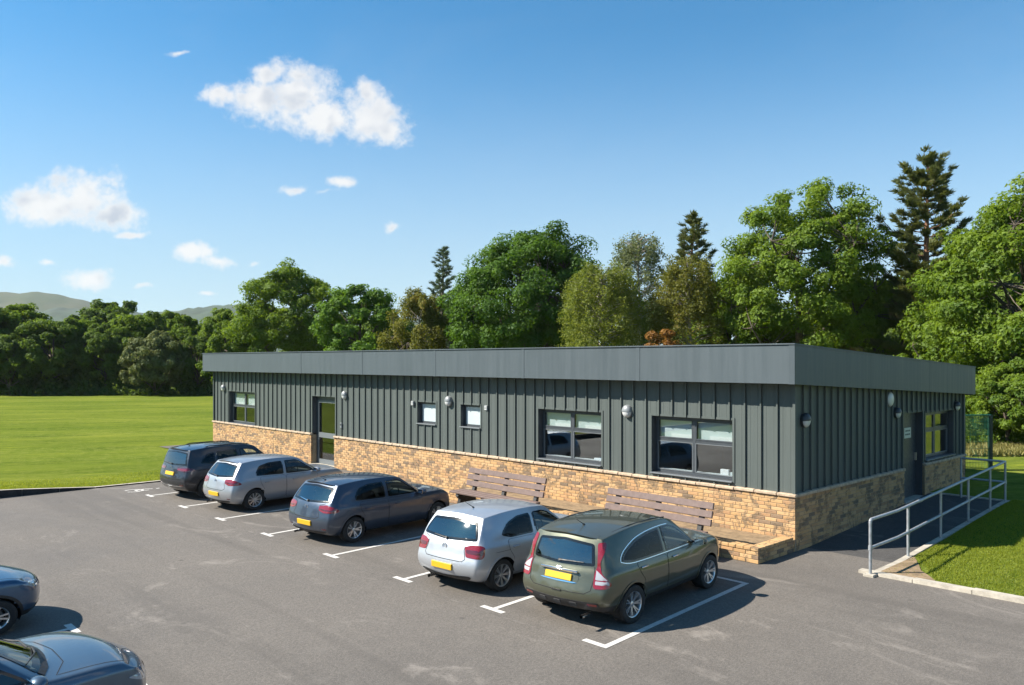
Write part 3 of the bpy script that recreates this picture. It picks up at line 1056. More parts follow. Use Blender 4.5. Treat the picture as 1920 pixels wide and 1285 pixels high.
def big_window(along, a0, a1, z0, z1, rows, name, cards):
    root = empty('window', (0, 0, 0), 0, bld)
    bx = opening('w', along, a0, a1, z0, z1)
    D = .20
    trim_and_reveal(bx, root, a0, a1, z0, z1, D + .06)
    fw = .055
    fr = MB()
    bx(fr, a0 + .014, a0 + .014 + fw, D, D + .055, z0 + .014, z1 - .014)
    bx(fr, a1 - .014 - fw, a1 - .014, D, D + .055, z0 + .014, z1 - .014)
    bx(fr, a0 + .015 + fw, a1 - .015 - fw, D + .001, D + .054, z1 - .014 - fw, z1 - .015)
    bx(fr, a0 + .015 + fw, a1 - .015 - fw, D + .001, D + .054, z0 + .015, z0 + .014 + fw)
    fr.build('frame', M['frame'], root)
    mid = (a0 + a1) / 2
    tz = z0 + (z1 - z0) * rows
    mb = MB(); bx(mb, mid - .036, mid + .036, D - .004, D + .052, z0 + .016 + fw, z1 - .016 - fw); mb.build('mullion', M['frame'], root)
    for p, q in ((a0 + .016 + fw, mid - .037), (mid + .037, a1 - .016 - fw)):
        mb = MB(); bx(mb, p, q, D + .002, D + .05, tz - .034, tz + .03); mb.build('transom', M['frame'], root)
        for s, e, up in ((z0 + .016 + fw, tz - .035, False), (tz + .031, z1 - .016 - fw, True)):
            mb = MB()                             # sash bead
            b_ = .024 if up else .014
            bx(mb, p, p + b_, D - .008, D + .03, s, e); bx(mb, q - b_, q, D - .008, D + .03, s, e)
            bx(mb, p + b_, q - b_, D - .007, D + .03, s, s + b_ * 1.25); bx(mb, p + b_, q - b_, D - .007, D + .03, e - b_, e)
            sash = mb.build('sash', M['frame_light'] if not up else M['frame'], root)
            mb = MB(); bx(mb, p + b_, q - b_, D + .016, D + .020, s + b_ * 1.25, e - b_); mb.build('pane', M['glass'], sash)
    # sill, drip edge
    mb = MB(); bx(mb, a0 - .01, a1 + .01, -.012, D + .01, z0 - .022, z0 + .004, .004); mb.build('sill', M['frame_light'], root)
    # roller blind behind the upper panes
    if cards is not None:
        for p, q in ((a0 + .09, mid - .05), (mid + .05, a1 - .09)):
            mb = MB(); bx(mb, p, q, D + .075, D + .08, tz + .02, z1 - .03); mb.build('blind', M['blind'], root)
            mb = MB(); bx(mb, p + (0.02 if along == 'F' else .1), p + (q - p) * cards, D + .058, D + .070, tz + .03, tz + .03 + (z1 - z0) * .085); mb.build('blind_card', M['paper'], root)
    return root


def small_window(a0, a1, z0, z1):
    root = empty('small_window', (0, 0, 0), 0, bld)
    bx = opening('w', 'F', a0, a1, z0, z1)
    D = .18
    trim_and_reveal(bx, root, a0, a1, z0, z1, D + .05)
    fr = MB(); fw = .055
    bx(fr, a0 + .014, a0 + .014 + fw, D, D + .05, z0 + .014, z1 - .014)
    bx(fr, a1 - .014 - fw, a1 - .014, D, D + .05, z0 + .014, z1 - .014)
    bx(fr, a0 + .015 + fw, a1 - .015 - fw, D + .001, D + .049, z1 - .014 - fw, z1 - .015)
    bx(fr, a0 + .015 + fw, a1 - .015 - fw, D + .001, D + .049, z0 + .015, z0 + .014 + fw)
    fr.build('frame', M['frame'], root)
    mb = MB(); bx(mb, a0 + .07, a1 - .07, D + .02, D + .03, z0 + .07, z1 - .07); mb.build('pane', M['frosted'], root)
    mb = MB(); bx(mb, a0 - .012, a1 + .012, .0, D + .01, z0 - .026, z0 + .006, .004); mb.build('sill', M['frame_light'], root)


big_window('F', *OPEN_F[0], .55, 'window', .62)
small_window(*OPEN_F[2]); small_window(*OPEN_F[3])
big_window('F', *OPEN_F[4], .615, 'window', .66)
big_window('F', *OPEN_F[5], .585, 'window', .66)
big_window('S', *OPEN_S[1], .60, 'window', None)


def front_door():
    root = empty('entrance_door', (0, 0, 0), 0, bld)
    a0, a1, z0, z1 = OPEN_F[1]
    bx = opening('d', 'F', a0, a1, z0, z1)
    D = .22
    t = .05
    mb = MB()
    bx(mb, a0 - t, a0 + .004, .042, .062, CAP, z1 + t); bx(mb, a1 - .004, a1 + t, .042, .062, CAP, z1 + t); bx(mb, a0 + .005, a1 - .005, .043, .062, z1 - .004, z1 + t - .001)
    mb.build('flashing', M['clad'], root)
    mb = MB()
    bx(mb, a0, a0 + .012, .063, D + .06, CAP, z1); bx(mb, a1 - .012, a1, .063, D + .06, CAP, z1); bx(mb, a0 + .013, a1 - .013, .063, D + .06, z1 - .012, z1)
    mb.build('reveal', M['frame'], root)
    mb = MB()                                      # brick returns beside the door
    bx(mb, a1, a1 + .10, .121, D + .1, 0.0, CAP - .07); bx(mb, a0 - .10, a0, .121, D + .1, 0.0, CAP - .07)
    mb.build('brick_return', M['mortar'], root)
    fr = MB(); fw = .085
    bx(fr, a0 + .002, a0 + fw, D, D + .06, .02, z1 - .013); bx(fr, a1 - fw, a1 - .002, D, D + .06, .02, z1 - .013); bx(fr, a0 + fw + .001, a1 - fw - .001, D + .001, D + .059, z1 - .14, z1 - .014)
    fr.build('frame', M['frame'], root)
    leaf = MB(); p, q = a0 + fw + .006, a1 - fw - .006
    st = .085
    bx(leaf, p, p + st, D + .005, D + .05, .035, z1 - .15); bx(leaf, q - st, q, D + .005, D + .05, .035, z1 - .15)
    bx(leaf, p + st, q - st, D + .006, D + .049, z1 - .24, z1 - .151); bx(leaf, p + st, q - st, D + .006, D + .049, .036, .20)
    bx(leaf, p + st, q - st, D + .006, D + .049, .98, 1.16)
    lf = leaf.build('door_leaf', M['frame_light'], root)
    for s, e in ((.20, .98), (1.16, z1 - .24)):
        mb = MB(); bx(mb, p + st, q - st, D + .02, D + .026, s, e); mb.build('pane', M['glass'], lf)
    hx = D - .075
    MB().tube([(D + .01, p + .05, .80), (hx + .02, p + .05, .80), (hx, p + .05, .82), (hx, p + .05, 1.24), (hx + .02, p + .05, 1.26), (D + .01, p + .05, 1.26)], .017, 8).build('handle', M['steel'], lf, smooth=True)
    mb = MB(); bx(mb, a0, a1, -.10, D + .06, 0.004, .03, .004); mb.build('threshold', M['concrete'], root)


front_door()


def side_door():
    root = empty('side_door', (0, 0, 0), 0, bld)
    a0, a1, _, z1 = OPEN_S[0]
    z0 = ramp_z(6.2)
    bx = opening('d', 'S', a0, a1, z0, z1)
    D = .22
    t = .05
    mb = MB()
    bx(mb, a0 - t, a0 + .004, .042, .062, CAP, z1 + t); bx(mb, a1 - .004, a1 + t, .042, .062, CAP, z1 + t); bx(mb, a0 + .005, a1 - .005, .043, .062, z1 - .004, z1 + t - .001)
    mb.build('flashing', M['clad'], root)
    mb = MB()
    bx(mb, a0, a0 + .012, .063, D + .06, z0 + .02, z1); bx(mb, a1 - .012, a1, .063, D + .06, z0 + .02, z1); bx(mb, a0 + .013, a1 - .013, .063, D + .06, z1 - .012, z1)
    mb.build('reveal', M['frame'], root)
    mb = MB(); bx(mb, a0 + .001, a1 - .001, -.03, D + .1, 0.0, z0 + .018, .004); mb.build('threshold', M['concrete'], root)
    mb = MB(); bx(mb, a0 + .014, a1 - .014, D, D + .05, z0 + .02, z1 - .014); lf = mb.build('door_leaf', M['frame'], root)
    mb = MB(); bx(mb, a1 - .14, a1 - .11, D - .06, D - .002, z0 + .92, z0 + 1.12, .004); mb.build('handle', M['steel'], lf)
    mb = MB(); bx(mb, a0 + .55, a0 + .98, D - .012, D - .001, 1.80, 2.06, .003); sg = mb.build('sign', M['sign'], lf)
    for i in range(2):
        mb = MB()
        for k, (s, l) in enumerate(((.06, .10), (.18, .07), (.27, .09)) if i == 0 else ((.05, .08), (.15, .12), (.29, .07))):
            bx(mb, a0 + .55 + s, a0 + .55 + s + l, D - .0155, D - .0125, 1.965 - i * .09, 2.005 - i * .09)
        mb.build('sign_lettering', M['sign_ink'], sg)


side_door()

# the room behind the windows
mb = MB()
mb.box(.30, BW - .2, .25, BL - .2, .0, .02)
mb.build('room_floor', M['room_floor'], bld)
mb = MB(); mb.box(4.2, 4.3, .3, BL - .3, .02, 2.75); mb.build('room_partition', M['inside'], bld)
mb = MB()
for u in (4.2, 8.4, 14.2, 20.4): mb.box(.32, 4.2, u, u + .1, .02, 2.75)
mb.build('room_partition', M['inside'], bld)
# what lies on the inside sills of the two large windows: cards and a small box
for (u0, u1, z0, z1, lab) in ((1.66, 1.86, 1.30, 1.42, 'white card standing inside the window nearest the corner'),):
    o = MB().box(.30, .36, u0, u1, z0, z1, bev=.004).build('card', M['paper']); o.parent = None
    o.location = CORNER; o.rotation_euler = (0, 0, YAW); tag(o, lab, 'card')
    s = MB().box(.275, .42, 1.45, 3.45, z0 - .03, z0 - .001).build('inner_sill', M['blind'], bld)
o = MB().box(.30, .38, 1.50, 1.62, 1.30, 1.37, bev=.004).build('small_box', M['blind']); o.location = CORNER; o.rotation_euler = (0, 0, YAW)
tag(o, 'pale small box on the sill inside the window nearest the corner', 'box')
o = MB().box(.30, .37, 5.10, 5.42, 1.30, 1.35, bev=.004).build('paper_pile', M['paper']); o.location = CORNER; o.rotation_euler = (0, 0, YAW)
tag(o, 'white papers on the sill inside the window above the bench', 'paper')
MB().box(.275, .42, 5.0, 7.08, 1.27, 1.299).build('inner_sill', M['blind'], bld)


# ------------------------------------------------------------------ wall lights, vents, small fittings
def eyelid_lamp(name, a, z, along, label, r=.138, dark=False):
    """round bulkhead lamp with a half hood over a white diffuser; built facing local -x"""
    base = empty(name, site(0.055, a, z) if along == 'F' else site(a, 0.055, z), YAW if along == 'F' else YAW + R(90))
    tag(base, label, 'wall light', 'bulkhead lamps on the walls')
    n = 28
    def dome(rad, depth, x0, th0, th1, squash=1.0):
        v, f = [], []
        m = 9
        cnt = n
        for i in range(m + 1):
            ph = math.pi / 2 * i / m
            for k in range(cnt + 1):
                th = th0 + (th1 - th0) * k / cnt
                rr = rad * math.cos(ph)
                v.append((x0 - depth * math.sin(ph), rr * math.sin(th), rr * math.cos(th) * 1.12))
        for i in range(m):
            for k in range(cnt):
                a_ = i * (cnt + 1) + k
                f.append((a_, a_ + 1, a_ + cnt + 2, a_ + cnt + 1))
        return v, f
    hm = M['lamp_dark'] if dark else M['lamp_grey']
    mb = MB(); mb.tube([(0, 0, 0), (-.055, 0, 0)], r, 24); 
    for i, q in enumerate(mb.v): mb.v[i] = (q[0], q[1], q[2] * 1.12)
    mb.build('back_box', hm, base, smooth=True)
    MB().add(*dome(r * .93, r * .62, -.055, 0, 2 * math.pi)).build('diffuser', M['lamp_lens'], base, smooth=True)
    MB().add(*dome(r * 1.0, r * .72, -.053, -math.pi * .52, math.pi * .52)).build('hood', hm, base, smooth=True)
    return base


eyelid_lamp('wall_light', 26.02, 2.58, 'F', 'round grey hooded lamp at the far end of the front wall')
eyelid_lamp('wall_light', 16.38, 2.57, 'F', 'round grey hooded lamp beside the glazed entrance door')
eyelid_lamp('wall_light', 10.75, 2.57, 'F', 'round grey hooded lamp between the two small frosted windows')
eyelid_lamp('wall_light', 4.16, 2.57, 'F', 'round grey hooded lamp between the two large windows')
eyelid_lamp('wall_light', 0.45, 2.56, 'S', 'dark hooded lamp on the shaded end wall near the corner', .135, True)
eyelid_lamp('wall_light', 5.15, 2.50, 'S', 'small dark hooded lamp above the side door', .12, True)
eyelid_lamp('wall_light', 9.35, 2.50, 'S', 'small dark hooded lamp beyond the end wall window', .12, True)

base = empty('oval_light', site(4.75, .055, 2.84), YAW + R(90)); tag(base, 'plain oval white lamp high on the shaded end wall', 'wall light')
mb = MB(); mb.tube([(0, 0, 0), (-.04, 0, 0)], .175, 26)
for i, q in enumerate(mb.v): mb.v[i] = (q[0], q[1] * .95, q[2] * 1.0)
mb.build('back_box', M['lamp_grey'], base, smooth=True)
v, f = [], []
for i in range(8):
    ph = math.pi / 2 * i / 7
    for k in range(26):
        th = 2 * math.pi * k / 26
        v.append((-.04 - .055 * math.sin(ph), .16 * math.cos(ph) * math.cos(th), .168 * math.cos(ph) * math.sin(th)))
for i in range(7):
    for k in range(26): f.append((i * 26 + k, i * 26 + (k + 1) % 26, (i + 1) * 26 + (k + 1) % 26, (i + 1) * 26 + k))
MB().add(v, f).build('diffuser', M['lamp_lens'], base, smooth=True)

for u, z, lab in ((12.50, 2.44, 'small grey vent box left of the first small window'), (9.10, 2.44, 'small grey vent box right of the second small window')):
    b = empty('wall_vent', site(0.05, u, z), YAW); tag(b, lab, 'vent', 'vent boxes by the small windows')
    MB().box(-.06, 0.0, -.065, .065, -.075, .075, bev=.012).build('cover', M['lamp_grey'], b)
    mb = MB()
    for k in range(3): mb.box(-.068, -.058, -.05, .05, -.05 + k * .04, -.03 + k * .04)
    mb.build('louvre', M['lamp_lens'], b)
b = empty('door_entry_unit', site(0.05, 16.62, 1.52), YAW); tag(b, 'small grey entry unit on a conduit beside the glazed door', 'intercom')
MB().box(-.05, 0, -.05, .05, -.09, .09, bev=.01).build('case', M['lamp_grey'], b)
MB().tube([(-.012, 0, .09), (-.012, 0, .92)], .012, 6).build('conduit', M['frame'], b)
MB().box(-.056, -.049, -.03, .03, .0, .06).build('keypad', M['lamp_dark'], b)


# ------------------------------------------------------------------ low brick wall with its bed in front of the facade
def low_wall():
    root = empty('low_brick_wall', CORNER, YAW); tag(root, 'low buff brick wall boxing a narrow dry bed against the facade', 'wall')
    W0, U0, U1, Z = -1.42, 0.0, 9.35, 0.235
    rnd = random.Random(4)
    MB().box(W0 + .01, W0 + .20, U0 + .01, U1 - .01, -.05, Z).build('wall_core', M['mortar'], root)
    MB().box(W0 + .201, -.002, U0 + .01, U0 + .20, -.05, Z).build('wall_core', M['mortar'], root)
    MB().box(W0 + .201, -.002, U1 - .20, U1 - .01, -.05, Z).build('wall_core', M['mortar'], root)
    f_front = lambda a, z, l: ((W0, a, z), 0.0, Vector((-1, 0, 0)))
    f_end = lambda a, z, l: ((a + l, U0, z), R(90), Vector((0, -1, 0)))
    fr = lay('f', U0, U1, 0.0, Z, [], rnd); en = lay('e', W0 + .062, -0.0, 0.0, Z, [], rnd)
    place_bricks(root, [(fr, f_front), (en, f_end)], 220)
    # brick-on-edge capping
    cap = empty('capping', (0, 0, 0), 0, root)
    a = U0 - .008
    mats_ = []
    for t in (.1, .3, .42, .5, .6):
        me = MB().box(0, .235, 0, .0, 0, 0) if False else None
    def capb(x0, x1, y0, y1, t):
        mb = MB().box(x0, x1, y0, y1, Z, Z + .062 + rnd.uniform(-.003, .003), bev=.006)
        me = mb.mesh('capping_brick', M['brick'])
        at = me.attributes.new('tint', 'FLOAT', 'POINT'); at.data.foreach_set('value', [t] * len(me.vertices))
        link_mesh('capping_brick', me, cap)
    while a < U1:
        capb(W0 - .012, W0 + .225, a, a + .150, rnd.choice((.1, .3, .35, .42, .5, .6))); a += .157
    x = W0 + .235
    while x < -.16:
        capb(x, x + .150, U0 - .008, U0 + .215, rnd.choice((.1, .3, .35, .42, .5, .6))); x += .157
    MB().add([(W0 + .2, U0 + .2, Z - .01), (0, U0 + .2, Z - .0), (0, U1 - .2, Z - .0), (W0 + .2, U1 - .2, Z - .01)], [(3, 2, 1, 0)]).build('bed_surface', M['soil'], root)


low_wall()


# ------------------------------------------------------------------ benches
def bench(u_mid, label, L_=2.72):
    root = empty('bench', site(-1.78, u_mid), YAW)
    tag(root, label, 'bench', 'brown slatted benches against the low wall')
    h = L_ / 2
    lean = R(14)
    # supports: black shaped side frames with a slot
    for k, y in enumerate((-h * .80, 0.0, h * .80)):
        mb = MB()
        t = .095
        out = [(-.34, 0), (-.22, 0), (-.20, .10), (-.04, .14), (.10, .10), (.12, 0), (.26, 0), (.20, .36), (.23, .46), (.36, .98), (.30, 1.00), (.155, .50), (.10, .46), (-.36, .46), (-.38, .40), (-.30, .33)]
        n_ = len(out)
        v = [(p[0], y - t / 2, p[1]) for p in out] + [(p[0], y + t / 2, p[1]) for p in out]
        f = [tuple(range(n_)), tuple(range(n_, 2 * n_))[::-1]] + [(i, n_ + i, n_ + (i + 1) % n_, (i + 1) % n_) for i in range(n_)]
        mb.add(v, f)
        o = mb.build('support', M['support'], root)
        bm = bmesh.new(); bm.from_mesh(o.data); bmesh.ops.recalc_face_normals(bm, faces=bm.faces); bmesh.ops.triangulate(bm, faces=[q for q in bm.faces if len(q.verts) > 4]); bm.to_mesh(o.data); bm.free()
    # seat planks
    for k in range(3):
        x0 = -.40 + k * .165
        MB().box(x0, x0 + .150, -h, h, .462, .512, bev=.008).build('plank', M['board'], root)
    # back planks
    for k in range(3):
        o = MB().box(-.024, .024, -h, h, -.066, .066, bev=.008).build('plank', M['board'], root)
        zc = .655 + k * .155
        o.location = (.165 + (zc - .5) * .27 - .02, 0, zc)
        o.rotation_euler = (0, lean, 0)
    return root


bench(6.68, 'brown slatted bench with black supports behind the silver hatchback')
bench(2.18, 'brown slatted bench mostly hidden by the green estate car', 2.6)


# ------------------------------------------------------------------ handrail
def handrail():
    root = empty('handrail', site(0, -1.76), YAW); tag(root, 'galvanised steel handrail with five bays along the ramp path', 'handrail')
    P = [(-0.74, 0.0), (0.98, 0.0), (2.72, 0.0), (4.42, 0.0), (5.95, 0.0), (7.12, 0.0)]
    zb = lambda w: ramp_z(w)
    HT = 0.985
    r = .026
    for i, (w, u) in enumerate(P):
        o = MB().tube([(w, u, zb(w) - .1), (w, u, zb(w) + HT - .02)], r, 12).build('post', M['galv'], root, smooth=True)
        MB().tube([(w, u, zb(w) + HT * .5 - .04), (w, u, zb(w) + HT * .5 + .04)], r + .009, 12).build('clamp', M['galv'], o, smooth=True)
    top = [(w, u, zb(w) + HT) for w, u in P]
    top[0] = (P[0][0], 0, zb(0) + HT)
    pts = [(-0.74, 0, HT - .06), (-0.732, 0, HT - .02), (-0.70, 0, HT)] + [(w, 0, zb(w) + HT) for w in (0.5, 1.02, 2.72, 4.42, 5.95, 7.12)]
    MB().tube(pts, r + .002, 12).build('top_rail', M['galv'], root, smooth=True)
    MB().tube([(w, 0, zb(w) + HT * .5) for w in (-0.74, .5, 2.72, 4.42, 7.12)], r, 12).build('mid_rail', M['galv'], root, smooth=True)
    z = zb(7.12)
    MB().tube([(7.12, .0, z + HT), (7.14, .98, z + HT)], r + .001, 12).build('top_rail', M['galv'], root, smooth=True)
    MB().tube([(7.14, .98, z - .1), (7.14, .98, z + HT)], r, 12).build('post', M['galv'], root, smooth=True)
    MB().tube([(7.12, .0, z + HT * .5), (7.14, .98, z + HT * .5)], r, 12).build('mid_rail', M['galv'], root, smooth=True)
    MB().tube([(1.55, 0, zb(1.55) + HT), (1.66, 0, zb(1.66) + HT)], r + .009, 12).build('joint_sleeve', M['galv'], root, smooth=True)
    MB().box(-.83, -.665, -.09, .09, -.01, .045, bev=.008).build('base_pad', M['concrete'], root)


handrail()


# ------------------------------------------------------------------ green mesh fence behind the far corner
def fence():
    A = site(12.3, 0.75); B = site(13.2, 0.25); Cc = site(12.0, 3.2)
    root = empty('mesh_fence', (A.x, A.y, lawn_z(12.3))); tag(root, 'green wire mesh fence with dark posts behind the far corner', 'fence')
    def loc(p): return Vector((p.x - A.x, p.y - A.y, 0))
    pts = [loc(Cc), loc(A), loc(B)]
    H_ = 1.72
    for p in pts: MB().box(p.x - .05, p.x + .05, p.y - .05, p.y + .05, -.3, H_, bev=.006).build('post', M['fence_dark'], root)
    for a, b in zip(pts[:-1], pts[1:]):
        d = b - a; L_ = d.length; mb = MB()
        n = int(L_ / .055)
        for i in range(1, n):
            p = a + d * i / n
            mb.tube([p + Vector((0, 0, .05)), p + Vector((0, 0, H_))], .0045, 4, caps=False)
        for k in range(9):
            z = .05 + (H_ - .05) * k / 8
            mb.tube([a + Vector((0, 0, z)), b + Vector((0, 0, z))], .006, 4, caps=False)
        mb.build('wire_panel', M['fence'], root)
        q = MB(); q.tube([a + Vector((0, 0, H_)), b + Vector((0, 0, H_))], .022, 6); q.build('top_bar', M['fence'], root)
        # windbreak netting along the top
        q = MB(); e = Vector((d.y, -d.x, 0)).normalized() * .012
        nn = int(L_ / .03)
        for i in range(nn):
            p = a + d * i / nn; p2 = p + d * .55 / nn
            for zz in range(17):
                z0 = H_ - .62 + zz * .036
                q.add([p + e + Vector((0, 0, z0)), p2 + e + Vector((0, 0, z0)), p2 + e + Vector((0, 0, z0 + .026)), p + e + Vector((0, 0, z0 + .026))], [(0, 1, 2, 3)])
        o = q.build('netting', M['fence'], root); o['kind'] = 'stuff'


fence()
# ------------------------------------------------------------------ cars (local: x forward from the rear bumper, y left, z up)
def paint_mat(name, col, metal=0.55, rough=0.34):
    m, g, b = new_mat(name)
    co = g.n('ShaderNodeTexCoord').outputs['Object']
    fl = g.noise(co, 420.0, 2.0, 0.7)
    dust = g.noise(g.scalevec(co, (1.0, 1.0, 1.6)), 3.0, 5.0, 0.65)
    c = g.mix(g.ramp(fl, 0.3, 0.75, 0.0, 0.35), (*col, 1), tuple(min(1, x * 1.5 + .01) for x in col) + (1,))
    c = g.mix(g.ramp(dust, 0.5, 0.85, 0.0, 0.14), c, (0.30, 0.27, 0.23, 1))
    g.put(b.inputs['Base Color'], c)
    b.inputs['Metallic'].default_value = metal
    g.put(b.inputs['Roughness'], g.ramp(dust, 0.3, 0.8, rough, rough + 0.12))
    b.inputs['Coat Weight'].default_value = 0.9
    b.inputs['Coat Roughness'].default_value = 0.035
    return m


CM = {
    'glass': glass_mat('car_glass', (0.74, 0.84, 0.80), 1.7, 0.01),
    'privacy': glass_mat('privacy_glass', (0.06, 0.07, 0.075), 1.38, 0.01),
    'rear_glass': glass_mat('rear_screen_glass', (0.18, 0.22, 0.22), 2.5, 0.025),
    'frit': mat('black_glass_border', (0.006, 0.006, 0.007), 0.12, spec=0.6),
    'plastic': mat('black_plastic', (0.018, 0.018, 0.019), 0.55, var=0.2, vscale=9.0),
    'seam': mat('panel_gap', (0.006, 0.006, 0.006), 0.8),
    'tyre': mat('tyre_rubber', (0.016, 0.016, 0.016), 0.8, var=0.2, vscale=12.0),
    'rim': mat('alloy', (0.62, 0.63, 0.64), 0.28, metal=0.85),
    'rim_dark': mat('dark_alloy', (0.10, 0.10, 0.105), 0.4, metal=0.6),
    'disc': mat('brake_disc', (0.12, 0.115, 0.11), 0.5, metal=0.6),
    'chrome': mat('chrome', (0.80, 0.81, 0.82), 0.12, metal=1.0),
    'red': mat('red_lamp_lens', (0.20, 0.004, 0.006), 0.15, spec=0.7, coat=1.0),
    'red_dark': mat('dark_red_lamp_lens', (0.085, 0.005, 0.009), 0.12, spec=0.7, coat=1.0),
    'clear': mat('clear_lamp_lens', (0.34, 0.34, 0.36), 0.10, spec=0.8, coat=1.0),
    'head': mat('headlamp_glass', (0.30, 0.36, 0.42), 0.06, metal=0.4, coat=1.0),
    'plate': mat('yellow_number_plate', (0.60, 0.35, 0.010), 0.5),
    'plate_ink': mat('plate_lettering', (0.55, 0.32, 0.01), 0.5),
    'trim': mat('interior_trim', (0.045, 0.045, 0.047), 0.8),
    'liner': mat('headlining', (0.16, 0.16, 0.155), 0.9),
    'seat': mat('seat_fabric', (0.035, 0.036, 0.038), 0.9),
}


def catmull(pts, n, closed=True):
    """smooth closed outline through points; a point given with a third value True stays a corner"""
    P = [Vector((p[0], p[1])) for p in pts]
    corner = [len(p) > 2 and p[2] for p in pts]
    out = []
    m = len(P)
    for i in range(m):
        p1, p2 = P[i], P[(i + 1) % m]
        p0 = P[i - 1] if not corner[i] else p1 * 2 - p2
        p3 = P[(i + 2) % m] if not corner[(i + 1) % m] else p2 * 2 - p1
        for k in range(n):
            t = k / n
            out.append(0.5 * ((2 * p1) + (p2 - p0) * t + (2 * p0 - 5 * p1 + 4 * p2 - p3) * t * t + (3 * p1 - p0 - 3 * p2 + p3) * t ** 3))
    return out


def roundpoly(pts, n=4, r=.045):
    """closed outline with straight edges and rounded corners; a third value overrides the radius at that corner"""
    P = [Vector((p[0], p[1])) for p in pts]
    m = len(P); out = []
    for i in range(m):
        a, b, c = P[i - 1], P[i], P[(i + 1) % m]
        rr = pts[i][2] if len(pts[i]) > 2 else r
        d1, d2 = (a - b), (c - b)
        q = min(rr, d1.length * .48, d2.length * .48)
        s_, e_ = b + d1.normalized() * q, b + d2.normalized() * q
        for k in range(n + 1):
            t = k / n
            out.append(s_ * (1 - t) ** 2 + b * 2 * t * (1 - t) + e_ * t * t)
    # drop doubled points
    res = [out[0]]
    for p in out[1:]:
        if (p - res[-1]).length > 1e-4: res.append(p)
    if (res[0] - res[-1]).length < 1e-4: res.pop()
    # long edges get points of their own so that the sheet follows the body
    fin = []
    for i in range(len(res)):
        a, b = res[i], res[(i + 1) % len(res)]
        k = max(1, int((b - a).length / .07))
        for t in range(k): fin.append(a + (b - a) * t / k)
    return fin


def offset_poly(poly, d):
    """move a closed 2-D outline outwards by d"""
    n = len(poly)
    area = sum(poly[i].x * poly[(i + 1) % n].y - poly[(i + 1) % n].x * poly[i].y for i in range(n))
    s = 1 if area > 0 else -1
    out = []
    for i in range(n):
        e1 = (poly[i] - poly[i - 1]); e2 = (poly[(i + 1) % n] - poly[i])
        t = (e1.normalized() if e1.length > 1e-9 else Vector((0, 0))) + (e2.normalized() if e2.length > 1e-9 else Vector((0, 0)))
        t = t.normalized() if t.length > 1e-9 else Vector((1, 0))
        out.append(poly[i] + Vector((t.y, -t.x)) * d * s)
    return out


def in_poly(x, y, poly):
    c = False
    j = len(poly) - 1
    for i in range(len(poly)):
        a, b = poly[i], poly[j]
        if (a.y > y) != (b.y > y) and x < (b.x - a.x) * (y - a.y) / (b.y - a.y) + a.x: c = not c
        j = i
    return c


